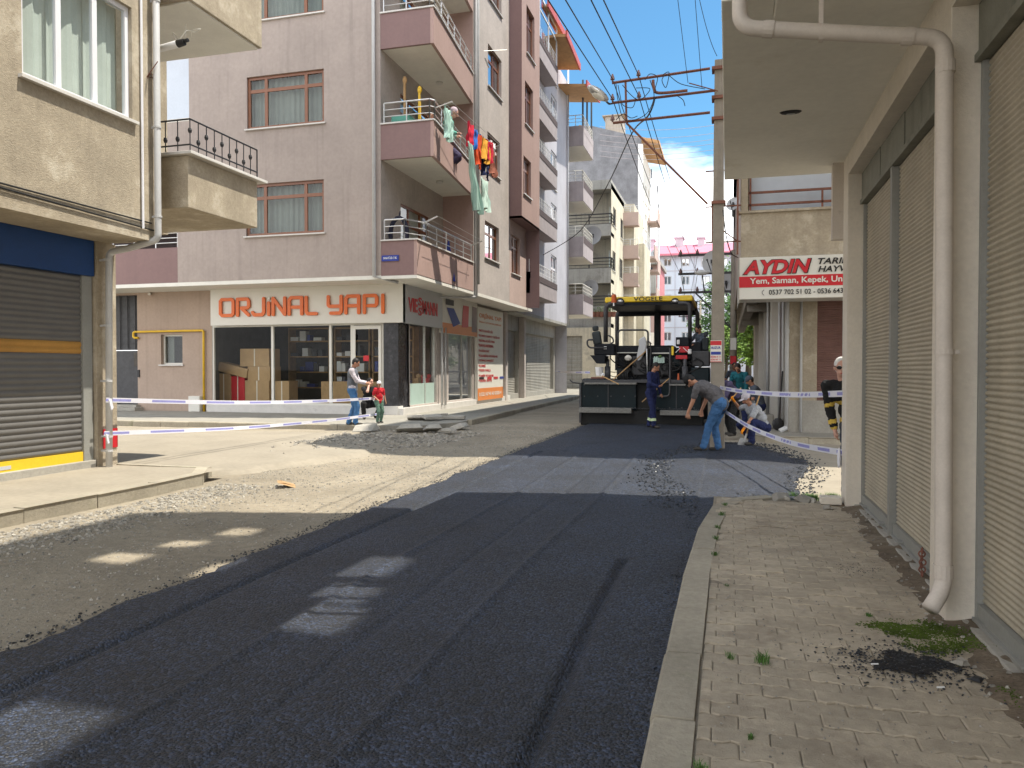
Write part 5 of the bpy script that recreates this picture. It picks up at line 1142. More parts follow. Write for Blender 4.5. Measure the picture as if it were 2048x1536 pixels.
# slate-sided tall building
tb = thing('apartment_building', 'tall pale building with bare slate grey side wall and timber eave', 'building', (-10, 75, 0))
TY = 74.0; TX = HY(TY, 1282, 500).x; zt_ = HY(TY, 1282, 275).z; zt2 = HY(TY, 1185, 252).z
wall('side_wall', 'slate', tb, 'Y', TY, 1, -30, TX, 0, zt_-1.0, (), .1)
b = MB(); b.add([(-30, TY, zt_-1.0), (TX, TY, zt_-1.0), (TX, TY, zt_), (HY(TY, 1185, 252).x, TY, zt2), (-30, TY, zt2)], [(0, 1, 2, 3, 4)]); b.build('side_wall', 'slate', tb)
TE = HX(TX, 1301, 500).y; tw_ = []
for k, (yt, yb) in enumerate(((360, 398), (418, 452), (470, 502), (520, 548), (565, 590), (612, 636))):
    for (x0, x1) in ((1284, 1287), (1290.5, 1293), (1296, 1298)):
        s_ = (x0-1284)*1.6; q_ = wX(TX, x0, x1, yt+s_*(738-yt)/378, yb+s_*(738-yb)/378); tw_.append(q_)
wall('wall', 'dirty_cream' if False else 'offwhite', tb, 'X', TX, -1, TY, TE, 0, zt_-.8, tw_, .25)
for w_ in tw_: window(tb, 'X', TX, -1, *w_, fm='white_frame', gm='blueglass', cols=(.5,), transom=0, depth=.15, fw=.1, curtain=True, sill=True)
b = MB()
for y_ in (TY+8, TY+19): b.box(TX-.1, TX+.12, y_-.3, y_+.3, 0, zt_-1)
b.box(TX-.3, TX+.1, TY-.05, TY+.6, 0, zt_-.6); build_split(b, 'pier', 'white', tb)
e_a, e_b = HX(TX+1.6, 1290, 268), HX(TX+1.6, 1309, 346)
b = MB(); b.add([(TX-6, TY, zt_+1.4), (TX+1.6, TY+1, zt_-.4), (TX+1.6, TE, zt_-.4), (TX-6, TE, zt_+1.4), (TX-6, TY, zt_+1.7), (TX+1.6, TY+1, zt_-.1), (TX+1.6, TE, zt_-.1), (TX-6, TE, zt_+1.7)], [(0, 1, 2, 3), (4, 7, 6, 5), (0, 4, 5, 1), (1, 5, 6, 2), (2, 6, 7, 3)]); b.build('eave', 'roof_wood', tb)
b = MB(); 
for i in range(2): y_ = TY+12+i*8; b.cone((TX-.2, y_, zt_-1), (TX-.2, y_, zt_), .08, n=6)
build_split(b, 'terrace_post', 'dark_metal', tb)
b = MB(); ch = HY(TY+6, 1231, 240); b.box(ch.x-.9, ch.x+.9, TY+5, TY+7, zt2-1, HY(TY+6, 1231, 238).z); b.box(ch.x-1.2, ch.x+1.2, TY+4.8, TY+7.2, HY(TY+6, 1231, 238).z, HY(TY+6, 1231, 236).z); build_split(b, 'chimney', 'dirty_grey', tb)
for i, (z_, y_) in enumerate(((zt_-7, TE-2), (zt_-12, TE-2), (zt_-16, TE-2), (zt_-20, TE-2), (8.5, TY+6), (12.5, TY+4))):
    b = MB(); b.box(TX, TX+1.1, y_-1.6, y_+1.6, z_, z_+.2); b.box(TX+1.0, TX+1.1, y_-1.6, y_+1.6, z_+.2, z_+1.3); b.build('balcony', 'pale_pink', tb)
# pink house beyond
pk = thing('apartment_building', 'small pink house with white balcony and eave beyond the tall pale building', 'building', (-8, 104, 0))
PYY = 104; p0 = HY(PYY, 1285, 700); p1 = HY(PYY, 1313, 530); p2 = HY(PYY, 1322, 520)
wall('wall', 'pale_pink' if False else 'c_pk' if 'c_pk' in M else 'pink_wall', pk, 'Y', PYY, 1, -20, p1.x, 0, p1.z, [], .1)
b = MB(); b.box(-20, p2.x, PYY-1.5, PYY+10, p1.z, p1.z+.5); b.build('roof', 'dirty_grey', pk); b = MB(); b.box(p1.x, p2.x-.3, PYY, PYY+10, 0, p1.z); b.build('side_wall', 'rose', pk)
b = MB(); b.box(p0.x, p1.x, PYY-1.2, PYY, HY(PYY, 1300, 588).z, HY(PYY, 1300, 552).z); b.build('balcony', 'dirty_grey', pk)
b = MB(); b.box(p1.x-1.4, p1.x-.5, PYY-.05, PYY, HY(PYY, 1300, 552).z, HY(PYY, 1300, 535).z); b.build('window', 'blueglass', pk)
b = MB(); b.box(-20, p1.x-.1, PYY-.06, PYY-.01, 0, HY(PYY, 1300, 665).z); b.build('lower_wall', 'cream', pk)
# end-of-street block
eb = thing('apartment_building', 'long pale blue block with pink metal roof closing the street', 'building', (-4, 130, 0))
EY = 125.0; ex0, ex1 = -22.0, 30.0
ze = HY(EY, 1400, 506).z; ewin = []
cols_ = [(1327, 1343), (1363, 1379), (1402, 1420), (1440, 1456), (1250, 1268), (1480, 1496), (1520, 1536)]
rows_ = [(516, 533), (552, 570), (589, 609), (626, 645), (664, 682)]
for (x0, x1) in cols_:
    for (yt, yb) in rows_: a = HY(EY, x0, yb); c = HY(EY, x1, yt); ewin.append((a.x, c.x, a.z, c.z))
wall('wall', 'bluewhite', eb, 'Y', EY, 1, ex0, ex1, 0, ze, ewin, .2)
for w_ in ewin: window(eb, 'Y', EY, 1, *w_, fm='sign_grey', gm='blueglass', cols=(.5,), transom=0, depth=.1, fw=.14, curtain=True, sill=False)
b = MB()
for y in (541, 579, 617, 655): z = HY(EY, 1400, y).z; b.box(ex0, ex1, EY-.05, EY-.002, z, z+.14)
for x in (1350, 1388, 1428, 1466): q_ = HY(EY, x, 600).x; b.box(q_-.05, q_+.05, EY-.06, EY-.003, 0, ze)
b.build('cable_duct', 'lavender', eb)
zr = HY(EY+6, 1400, 486).z; b = MB(); b.add([(ex0, EY-1, ze-.1), (ex1, EY-1, ze-.1), (ex1, EY+7, zr), (ex0, EY+7, zr), (ex0, EY+15, ze), (ex1, EY+15, ze)], [(0, 1, 2, 3), (3, 2, 5, 4)]); b.box(ex0, ex1, EY-1.05, EY-.95, ze-.35, ze-.05); b.build('roof', 'pink_roof', eb)
b = MB()
for (x0, x1, yt) in ((1299, 1309, 483), (1351, 1367, 479), (1396, 1409, 479)):
    a = HY(EY+6, x0, yt); c = HY(EY+6, x1, yt); b.box(a.x, c.x, EY+5, EY+7, ze, a.z); b.box(a.x-.2, c.x+.2, EY+4.8, EY+7.2, a.z, a.z+.3)
build_split(b, 'chimney', 'lavender', eb)
ba = thing('apartment_building', 'plain pale block behind the trees at the far right of the street', 'building', (14, 100, 0))
b = MB(); b.box(4, 26, 96, 112, 0, 15); b.build('wall', 'dirty_cream', ba); b = MB(); b.box(3.5, 26.5, 95.5, 112.5, 15, 15.4); b.build('roof', 'red_trim', ba)
rb = thing('shop_building', 'row of shops with red shutters further up the right pavement', 'building', (3, 52, 0))
b = MB(); b.box(1.9, 12, 46.2, 58, .1, 5.2); b.build('wall', 'pale_pink', rb); b = MB(); b.box(1.2, 12, 46.1, 58, 5.2, 5.6); b.build('roof', 'offwhite', rb)
b = MB(); slats(b, 'X', 1.88, 1, 47, 51.4, .3, 4, .1, .02); b.build('roller_shutter', 'red_trim', rb)

# ================================================================ UTILITY POLES AND WIRES
def ins(mb, p, s_=.09):
    mb.cone(p, p+Vector((0, 0, s_*.6)), s_*.25, n=6); mb.cone(p+Vector((0, 0, s_*.5)), p+Vector((0, 0, s_*1.2)), s_*.6, s_*.5, 8); mb.cone(p+Vector((0, 0, s_*1.2)), p+Vector((0, 0, s_*2)), s_*.42, s_*.2, 8)
pt = thing('utility_pole', 'tall concrete utility pole with rusty crossarms standing at the near corner', 'utility pole', (-.2, 15.9, 0))
PYp = 15.9; pc = Vector((-.19, PYp, 0)); ptop = HY(PYp, 1431, 122).z
b = MB(); b.box(-.13, .13, -.13, .13, 0, 0) if False else None
w0, w1 = .145, .085; b.add([(pc.x+sx_*w_, PYp+sy_*w_, z) for z, w_ in ((-.1, w0), (ptop, w1)) for sx_, sy_ in ((-1, -1), (1, -1), (1, 1), (-1, 1))], [(0, 3, 2, 1), (4, 5, 6, 7), (0, 1, 5, 4), (1, 2, 6, 5), (2, 3, 7, 6), (3, 0, 4, 7)]); b.build('shaft', 'pole_concrete', pt, bevel=.012)
b = MB()
for y in (140, 198, 240, 407): z = HY(PYp, 1431, y).z; b.box(pc.x-.14, pc.x+.14, PYp-.14, PYp+.14, z-.03, z+.03)
build_split(b, 'clamp', 'rust', pt)
arms = [((1224, 166), (1420, 137)), ((1224, 206), (1430, 181)), ((1226, 246), (1420, 225))]
b = MB()
for (a_, c_) in arms: b.cone(HY(PYp-.17, *a_), HY(PYp-.17, *c_), .028, n=4)
b.cone(HY(PYp-.16, 1251, 162), HY(PYp-.16, 1253, 245), .022, n=4); b.cone(HY(PYp-.16, 1253, 246), HY(PYp-.16, 1415, 408), .022, n=4)
b.build('crossarm', 'rust', pt)
b = MB(); b.tube(smoothp([HY(PYp-.3, 1306, 160), HY(PYp-.3, 1308, 176), HY(PYp-.3, 1318, 186), HY(PYp-.3, 1375, 181)]), .03, 8); b.cone(HY(PYp-.25, 1378, 166), HY(PYp-.2, 1436, 182), .012, n=5); b.build('conduit', 'rust', pt)
IP = [(1225, 163), (1277, 155), (1225, 203), (1278, 198), (1225, 244)]
for q_ in IP: b = MB(); ins(b, HY(PYp-.17, *q_), .075); b.build('insulator', 'plum_shade', pt)
b = MB()
for i, pl_ in enumerate([[(1232, 168), (1236, 200), (1250, 240), (1290, 230), (1308, 195), (1300, 160)], [(1290, 160), (1300, 148), (1315, 155), (1310, 180), (1316, 188)], [(1325, 150), (1338, 145), (1332, 175), (1324, 160), (1335, 150), (1362, 168), (1410, 178)], [(1245, 170), (1262, 190), (1280, 200), (1300, 178), (1272, 176)], [(1236, 170), (1240, 190), (1246, 210), (1265, 215), (1272, 195)], [(1355, 192), (1366, 200), (1370, 212)], [(1232, 240), (1246, 228), (1262, 236), (1275, 232)]]):
    b.tube(smoothp([HY(PYp-.3-.05*(i % 3), *p) for p in pl_]), .008, 5)
b.build('loose_cable', 'ink_black', pt)
b = MB(); pa = HY(PYp-.145, 1421, 681); pb = HY(PYp-.145, 1442, 724)
o = None; b.box(pa.x, pa.x+.215, PYp-.152, PYp-.146, pb.z, pa.z); ps = b.build('poster', 'sign_white', pt)
pw_ = .20; X_ = pa.x+.008
def ptx(s_, m_, z, h, f=.95): text(s_, 'lettering', m_, ps, (X_, PYp-.154, z), (1, 0, 0), (0, 0, 1), pw_*f, h, .03, .002)
H_ = pa.z-pb.z; b = MB(); b.box(pa.x, pa.x+.21, PYp-.1535, PYp-.1525, pa.z-H_*.22, pa.z-H_*.02); b.box(pa.x, pa.x+.21, PYp-.1535, PYp-.1525, pb.z, pb.z+H_*.03) ; b.build('red_band', 'sign_red', ps)
b = MB(); b.box(pa.x+.01, pa.x+.2, PYp-.1535, PYp-.1525, pa.z-H_*.66, pa.z-H_*.52); b.build('blue_band', 'ink_blue', ps)
ptx('HUZUR', 'ink_blue', pa.z-H_*.40, H_*.12); ptx('05336 41 11', 'sign_red', pa.z-H_*.80, H_*.09); ptx('0536 641 11', 'sign_red', pa.z-H_*.93, H_*.09)
# street lamp on the middle crossarm
sl_ = thing('street_lamp', 'grey cobra head street lamp reaching out from the middle crossarm', 'street lamp', HY(PYp-.2, 1222, 206))
b = MB(); P0 = HY(PYp-.2, 1224, 207); P1 = HY(PYp-.6, 1212, 202); b.tube(smoothp([P0, P0.lerp(P1, .5)+Vector((0, 0, -.03)), P1]), .02, 6); b.build('arm', 'dark_metal', sl_)
A_ = HY(PYp-.6, 1214, 200); B_ = HY(PYp-1.1, 1178, 173); q_ = (B_-A_); T_ = q_.to_track_quat('X', 'Z').to_matrix(); b = MB(); b.ball((A_+B_)/2, (q_.length*.56, .10, .085), 14, 8, T=T_); b.build('housing', 'steel', sl_, smooth=True)
b = MB(); b.ball((A_+B_)/2+Vector((0, 0, -.045)), (q_.length*.34, .085, .07), 12, 6, T=T_); b.build('lens', 'offwhite', sl_, smooth=True)
# second and third poles up the street
def pole2(x, y, w_, ytop, label, arm=True):
    p = HZ(0.1, x, y) if y else None
def far_pole(Y_, x, top, label):
    base = HY(Y_, x, 800); o = thing('utility_pole', label, 'utility pole', (base.x, Y_, 0)); zt = HY(Y_, x, top).z
    b = MB(); b.cone((base.x, Y_, 0), (base.x, Y_, zt), .17, .11, 8); b.build('shaft', 'pole_concrete', o, smooth=True)
    b = MB()
    for k in (.15, .95, 1.75): b.box(base.x-2.3, base.x+.4, Y_-.06, Y_, zt-k-.05, zt-k+.05)
    b.cone((base.x-1.6, Y_-.05, zt-1.75), (base.x, Y_-.05, zt-3.4), .035, n=5); b.build('crossarm', 'dark_metal', o)
    for k in (.15, .95, 1.75):
        for d in (-2.2, -1.5): b = MB(); ins(b, Vector((base.x+d, Y_-.05, zt-k)), .12); b.build('insulator', 'plum_shade', o)
    return base.x, zt
fxp, fzp = far_pole(34.0, 1466, 500, 'second concrete utility pole further up the right pavement with posters')
b = MB(); b.box(fxp-.12, fxp+.12, 33.81, 33.82, HY(34, 1466, 700).z, HY(34, 1466, 676).z); single(b, 'poster', 'sign_white', 'white poster wrapped on the second pole', 'poster')
b = MB(); b.box(fxp-.12, fxp+.12, 33.81, 33.82, HY(34, 1466, 728).z, HY(34, 1466, 712).z); single(b, 'poster', 'sign_red', 'faded red poster low on the second pole', 'poster')
far_pole(85.0, 1400, 600, 'distant thin concrete pole standing before the pale blue block')
lp = thing('street_lamp', 'small white street lamp on the second pole up the street', 'street lamp', HY(34, 1404, 545)); b = MB(); b.ball(HY(33.7, 1404, 545), (.32, .14, .12), 10, 6); b.build('housing', 'white', lp, smooth=True); b = MB(); b.cone(HY(33.9, 1404, 545), (fxp-1.2, 33.9, fzp-1.75), .03, n=5); b.build('arm', 'dark_metal', lp)
def wire(pts, r, label='thin dark overhead wire running up the street between the poles', group='overhead power wires', sag=0, m_='ink_black'):
    a, c = Vector(pts[0]), Vector(pts[-1]); P = [a.lerp(c, t/12)-Vector((0, 0, sag*4*(t/12)*(1-t/12))) for t in range(13)] if len(pts) == 2 else smoothp(pts)
    mb = MB(); mb.tube(P, r, 5); return single(mb, 'overhead_wire', m_, label, 'wire', group, org=P[0])
tops = [HY(PYp-.17, 1225, 158), HY(PYp-.17, 1277, 150), HY(PYp-.17, 1225, 198), HY(PYp-.17, 1278, 193), HY(PYp-.17, 1225, 240)]
near = [(1135, 0), (1258-12, 0), (1118, 60), (1186, 0), (1080, -60)]
D_ = 9.0
for i, (t_, n_) in enumerate(zip(tops, [(1131, 0), (1207, 0), (1096, 0), (1182, 0), (1096, 0)])):
    a = t_; Yn = 9.5; c = HY(Yn, *n_); c2 = a+(c-a)*1.6
    if i != 4: wire([a, c2], .009, sag=.0, label='overhead wire from the rusty crossarms toward the near side of the street', group='overhead power wires near')
for i, t_ in enumerate(tops[:4]):
    wire([t_, Vector((fxp-2.2+.7*(i % 2), 34, fzp-.15-.8*(i//2)))], .009, sag=.25)
    wire([Vector((fxp-2.2+.7*(i % 2), 34, fzp-.15-.8*(i//2))), HY(85, 1372+i*3, 610+i*4)], .012, sag=.3, label='overhead wire between the second pole and the distant pole', group='overhead wires far')
wire([HY(PYp-.17, 1310, 195), HY(PYp, 1296, 232), HY(22, 1262, 270), HY(28, 1215, 370), HY(34, 1160, 462), HX(OX2+.05, 1086, 510)], .018, 'thick black service cable sagging from the crossarm to the mauve building', None)
wire([HX(-9, 920, 0), HX(-8.9, 1080, 120), HX(-8.6, 1160, 215)], .010, 'thin cable stapled from the projecting bay toward the lavender roof', None) if False else None
for i, (x0, x1, y1) in enumerate(((1352, 1376, 166), (1388, 1404, 176), (1393, 1434, 112))):
    wire([HY(PYp-1.2, x0, -30), HY(PYp-.3, x1, y1)], .006, ('first thin wire dropping from above onto the pole arm', 'second thin wire dropping from above onto the pole arm', 'third curling thin wire beside the cream soffit')[i], None, sag=-.0 if i < 2 else .15)
for i, y in enumerate((241, 257, 269, 278, 290, 300)):
    wire([HY(60, 1200, y+12), HY(55, 1500, y-4)], .016, 'fine grey wire crossing the sky behind the crossarms', 'crossing wires', sag=.5, m_='lavender_grey')
wire([HY(PYp-.2, 1446, 420), HY(PYp+.2, 1452, 470), HY(PYp+.5, 1462, 505), HY(PYp+1.2, 1476, 515)], .012, 'black cable curving from the pole down to the feed shop corner', None)
b = MB(); b.tube([(.2, 17.9, 7.9), (.2, 17.9, 4.2)], .02, 5); 
for z in (4.5, 5.3, 6.1): b.cone((-.5, 17.95, z), (.27, 17.95, z), .018, n=5)
b.cone((-.35, 17.95, 4.5), (-.35, 17.95, 5.3), .018, n=5); b.cone((-.35, 17.95, 4.95), (.2, 17.95, 4.5), .015, n=5); single(b, 'wall_bracket', 'rust', 'rusty wire bracket on the edge of the feed shop building', 'bracket')
# satellite dishes
def dish(p, r, d, label, pole=.6):
    o = thing('satellite_dish', label, 'satellite dish', p); p = Vector(p); q = Vector(d).to_track_quat('Z', 'Y'); b = MB(); n, k = 20, 4; vs = [p+q @ Vector((0, 0, -.12*r))]
    for j in range(1, k+1):
        for i in range(n): t = 2*math.pi*i/n; rr = r*j/k; vs.append(p+q @ Vector((rr*math.cos(t), rr*math.sin(t), -.12*r+.18*r*(j/k)**2)))
    fs = [(0, 1+i, 1+(i+1) % n) for i in range(n)]+[(1+(j-1)*n+i, 1+j*n+i, 1+j*n+(i+1) % n, 1+(j-1)*n+(i+1) % n) for j in range(1, k) for i in range(n)]
    b.add(vs, fs); b.build('reflector', 'dirty_cream' if False else 'sign_grey', o, smooth=True)
    b = MB(); b.cone(p+q @ Vector((0, -r*.95, 0)), p+q @ Vector((0, 0, r*.8)), .02*r+.01, n=5); b.ball(p+q @ Vector((0, 0, r*.8)), .09*r, 6, 4); b.build('feed_arm', 'dark_metal', o)
    b = MB(); b.cone(p-q @ Vector((0, 0, .12*r)), p-q @ Vector((0, 0, .12*r))-Vector((0, 0, pole)), .035, n=6); b.box(p.x-.12*r, p.x+.12*r, p.y-.1, p.y+.25, p.z-.15*r, p.z+.15*r); b.build('mast', 'dark_metal', o)
D0 = (.25, .9, .35)
dish(HY(52, 1185, 471), .66, (-.2, -1, .1), 'upper round satellite dish mesh grey on the lavender balcony', .9)
dish(HY(52, 1181, 576), .58, (-.2, -1, .1), 'lower round satellite dish on the lavender balcony', .8)
dish(HY(19.5, 1466, 408), .17, (-.5, -1, .3), 'small white satellite dish beside the feed shop corner window', .3)
dish(HY(30, 1424, 523), .42, (-.6, -1, .1), 'large dish half hidden behind the near utility pole', .6)
dish(HY(36, 1452, 565), .5, (-.4, -1, 0), 'dish behind the near utility pole right of the shaft', .6)
dish(HY(98, 1310, 508), .65, (-.3, -1, .2), 'distant dish on the roof of the small pink house', 1.2)
# laundry far off + flower pots
for x0, x1, yt, yb, m_, l_ in ((1272, 1276, 470, 528, 'c_pink', 'bright pink cloth hanging high on the tall pale building'), (1266, 1271, 474, 500, 'c_dark', 'black garment hanging beside the pink cloth')):
    a = HX(TX+1.0, x0, yb); 
    Y0 = 76; a = HY(Y0, x0, yb); c = HY(Y0, x1, yt); b = MB(); b.box(a.x, c.x, Y0, Y0+.6, a.z, c.z); single(b, 'hanging_cloth', m_, l_, 'laundry', bevel=.05)
for i in range(6):
    p = HY(CY-.15, 1187+i*8, 629); b = MB(); b.cone(p-Vector((0, 0, .18)), p+Vector((0, 0, .2)), .16, .22, 8); rn = random.Random(i)
    o = thing('flower_pot', 'red clay flower pot in the row on the cream building balcony', 'flower pot', p, group='flower pots on the cream balcony'); b.build('pot', 'rust', o)
    b = MB()
    for k in range(60): q_ = p+Vector((rn.gauss(0, .2), rn.gauss(0, .12), .35+rn.gauss(0, .15))); s_ = .06; b.add([q_+Vector((rn.uniform(-s_, s_), rn.uniform(-s_, s_), rn.uniform(-s_, s_))) for _ in range(3)], [(0, 1, 2)])
    b.build('leaves', 'plant_green', o)

# ================================================================ TREES
def tree(x, y, h, r, n, label, seed, col='tree_green', cz=.62):
    rn = random.Random(seed); o = thing('tree', label, 'tree', (x, y, 0), group='trees at the end of the street'); b = MB(); B = Vector((x, y, 0)); tips = []
    b.tube([B, B+Vector((.1, 0, h*.3)), B+Vector((.15, .1, h*.55))], .2, 8, rr=[.03*h, .022*h, .014*h])
    for i in range(11):
        a = i*2.4+rn.uniform(-.3, .3); s = B+Vector((.1, 0, h*rn.uniform(.28, .52))); e = B+Vector((r*.75*math.cos(a)*rn.uniform(.5, 1), r*.75*math.sin(a)*rn.uniform(.5, 1), h*rn.uniform(.5, .95))); b.tube([s, s.lerp(e, .5)+Vector((0, 0, .04*h)), e], .1, 5, rr=[.011*h, .007*h, .003*h]); tips.append(e); tips.append(s.lerp(e, .6)+Vector((rn.gauss(0, r*.2), rn.gauss(0, r*.2), rn.gauss(0, .05*h))))
    b.build('trunk', 'bark', o, smooth=True)
    cl = [t+Vector((rn.gauss(0, r*.22), rn.gauss(0, r*.22), rn.gauss(0, h*.06))) for t in tips for _ in range(3)]; rad = [rn.uniform(.14, .30)*r for _ in cl]; b = MB()
    for i in range(n):
        k = rn.randrange(len(cl)); d = Vector((rn.gauss(0, 1), rn.gauss(0, 1), rn.gauss(0, .8))).normalized()*rad[k]*rn.random()**.4; p = cl[k]+d; s_ = rn.uniform(.09, .2)
        u_ = Vector((rn.gauss(0, 1), rn.gauss(0, 1), rn.gauss(0, .5))).normalized(); v_ = u_.orthogonal().normalized(); b.add([p-u_*s_, p+v_*s_*.5, p+u_*s_, p-v_*s_*.5], [(0, 1, 2, 3)])
    b.build('crown', col, o)
defm('tree_bright', (.16, .27, .04), rough=.7, var=.3, scale=1, island=.45)
tree(1.6, 66, 9.5, 4.2, 9000, 'broad dark green tree right behind the second pole', 1)
tree(4.5, 72, 11, 5, 7000, 'tall tree crown above the far shop roofs', 2)
tree(-.2, 80, 6.5, 3.2, 7000, 'bright green young tree low behind the paver', 3, 'tree_bright')
tree(2.6, 58, 5.0, 2.2, 5000, 'small sunny tree beside the far shops', 4, 'tree_bright')
# ================================================================ ASPHALT PAVER
defm('paver_green', (.004, .012, .016), rough=.4, var=.25, scale=3, spec=.2)
defm('paver_yellow', (.80, .55, .01), rough=.35, var=.05, spec=.5)
defm('paver_dark', (.008, .010, .015), spec=.2, rough=.5, var=.3, scale=6, stain=(.07, .065, .06), sscale=4, sthr=.6)
defm('seat_fabric', (.035, .042, .045), rough=.8, var=.1)
defm('glow_orange', (.55, .12, .04), rough=.3)
defm('grating', (.20, .195, .18), rough=.6, var=.3, scale=20, bump=.3)
YS = 22.35
pvr = thing('asphalt_paver', 'dark green asphalt paver with yellow canopy roof laying the fresh asphalt', 'paver', (-2.4, 25, 0))
ppx = lambda x, y, Y: HY(Y, 1140+x/4.518, 560+y/4.518)
def pbox(nm, m_, x0, x1, yt, yb, Y, dep, bevel=.02, par=None):
    a = ppx(x0, yb, Y); c = ppx(x1, yt, Y); b = MB(); b.box(a.x, c.x, Y, Y+dep, a.z, c.z); return b.build(nm, m_, par or pvr, bevel=bevel)
# screed: two extending boxes, end plates, ledges
pbox('screed_box', 'paver_green', 100, 600, 925, 1170, YS, .9, .03); pbox('screed_box', 'paver_green', 770, 1190, 925, 1185, YS, .9, .03)
pbox('screed_plate', 'rubber', 95, 1200, 1195, 1310, YS+.03, .8, .02)
pbox('screed_plate', 'dark_metal', 82, 102, 930, 1290, YS-.05, 1.2, .01); pbox('screed_core', 'rubber', 560, 820, 930, 1310, YS+.25, .8, .02)
pbox('step', 'grating', 80, 555, 1160, 1198, YS-.30, .32, .008); pbox('step', 'grating', 812, 1185, 1185, 1222, YS-.30, .32, .008)
pbox('step', 'grating', 130, 600, 928, 942, YS-.14, .2, .006); pbox('step', 'grating', 900, 1110, 940, 955, YS-.14, .2, .006)
zdk = ppx(500, 895, YS+.5).z; x0_ = ppx(110, 900, YS).x; x1_ = ppx(1200, 900, YS).x
b = MB(); b.box(x0_, x1_, YS-.05, YS+1.3, zdk-.10, zdk-.02); b.build('deck', 'dark_metal', pvr, bevel=.01)
# side arms of the screed and hydraulic cylinders
for x in (340, 1040):
    p = ppx(x, 890, YS+.6); q = ppx(x, 720, YS+.9); b = MB(); b.cone(p, p.lerp(q, .6), .09, n=10); b.cone(p.lerp(q, .5), q, .055, n=8); b.build('hydraulic_cylinder', 'dark_metal', pvr, smooth=True)
# tractor body
XB0, XB1 = ppx(420, 800, YS+1.3).x, ppx(1110, 800, YS+1.3).x
YT = YS+1.35
zcon = ppx(700, 612, YT).z
b = MB(); b.box(XB0, XB1, YT, YT+5.2, .55, 1.72); b.box(XB0+.03, XB1-.02, YT+.12, YT+2.6, 1.72, zcon); b.build('body', 'paver_dark', pvr, bevel=.04)
b = MB(); b.box(ppx(100, 900, YT).x, ppx(1240, 900, YT).x, YT+.2, YT+1.0, .12, 1.35); b.build('auger_housing', 'rubber', pvr, bevel=.03)
crust = MB(); rn = random.Random(21)
for i in range(900):
    x = rn.uniform(x0_ if 'x0_' in globals() else -4.3, -.4); u_ = rn.random()
    yy, zz = ((YS-.15+rn.uniform(-.13, .1), ppx(300, 1160, YS-.3).z+.004) if u_ < .5 else (YS+rn.uniform(0, .7), ppx(500, 895, YS+.5).z-.015)); x = ppx(rn.uniform(90, 1180), 900, YS).x
    crust.rock((x, yy, zz), rn.choice([.008, .014, .022]), flat=.5)
tag(crust.build('tar_crust', 'tarlump'), 'crumbs of tar stuck on the steps and deck of the paver', 'tar', kind='stuff')
b = MB()
for px_ in (130, 250, 370, 490, 590, 790, 900, 1010, 1120):
    for py_ in (945, 1050, 1155): q = ppx(px_, py_, YS); b.cone(q, q+Vector((0, -.02, 0)), .022, n=6)
tag(b.build('bolt_heads', 'dark_metal', pvr), kind='stuff')
for px_ in (345, 960): q0_, q1_ = ppx(px_-4, 1165, YS), ppx(px_+4, 930, YS); b = MB(); b.box(q0_.x, q1_.x, YS-.02, YS-.002, q0_.z, q1_.z); b.build('panel_rib', 'dark_metal', pvr)
b = MB(); b.box(XB0+.25, XB0+.75, YT+.2, YT+5.4, .04, .62); b.box(XB1-.75, XB1-.25, YT+.2, YT+5.4, .04, .62); build_split(b, 'track', 'rubber', pvr, bevel=.12)
pbox('rear_panel', 'paver_dark', 420, 690, 600, 655, YT-.05, .3); pbox('rear_panel', 'paver_dark', 730, 940, 600, 655, YT-.05, .3)
pbox('ledge', 'aluminium', 425, 610, 652, 662, YT-.1, .1, .004); pbox('ledge', 'aluminium', 740, 905, 655, 668, YT-.1, .1, .004)
pbox('console_top', 'paver_dark', 415, 930, 590, 602, YT-.05, 1.6)
for i, (x0, x1, yt, yb) in enumerate(((430, 560, 700, 780), (560, 690, 690, 860), (420, 520, 800, 870), (730, 800, 700, 760), (800, 890, 760, 860), (930, 1010, 700, 780), (960, 1060, 620, 690), (1100, 1260, 640, 780), (990, 1090, 690, 720))):
    pbox('machine_housing', ('paver_dark', 'dark_metal', 'paver_green')[i % 3], x0, x1, yt, yb, YT-.12-.05*(i % 3), .3, .03)
pbox('side_tank', 'paver_green', 1095, 1262, 790, 930, YT-.3, 1.2, .04); pbox('tank_edge', 'steel', 1160, 1262, 784, 791, YT-.32, 1.2, .002)
b = MB(); rn = random.Random(11)
for i in range(40):
    x0 = rn.uniform(420, 1080); y0 = rn.uniform(700, 880); P_ = [ppx(x0, y0, YT-.2)]
    for k in range(4): P_.append(P_[-1]+Vector((rn.uniform(-.25, .25), rn.uniform(-.08, .05), rn.uniform(-.18, .18))))
    b.tube(smoothp(P_, 4), rn.choice([.012, .018, .024]), 6)
for i in range(7):
    c0 = ppx(450+15*i, 865, YS+.55); b.tube(arc(c0, .16, 0, 6.0, 14, (.35, .9, 0), (0, 0, 1)), .02, 6)
build_split(b, 'hose', 'rubber', pvr, smooth=True)
pbox('red_panel', 'sign_red', 985, 1075, 600, 655, YT-.35, .1, .01); pbox('red_panel', 'sign_red', 955, 1060, 680, 715, YT-.35, .1, .01)
for (a_, c_) in (((955, 655), (995, 615)), ((1022, 610), (1065, 650))): b = MB(); b.cone(ppx(*a_, YT-.38), ppx(*c_, YT-.38), .012, n=5); b.build('reflective_bar', 'white', pvr)
pbox('yellow_cover', 'paver_yellow', 916, 938, 600, 680, YT-.3, .1, .01); pbox('work_light', 'white', 965, 990, 540, 580, YT-.3, .08, .01); pbox('cup', 'white', 1065, 1098, 625, 668, YT-.4, .1, .02)
pbox('control_panel', 'paver_dark', 955, 1075, 515, 600, YT-.25, .35, .02)
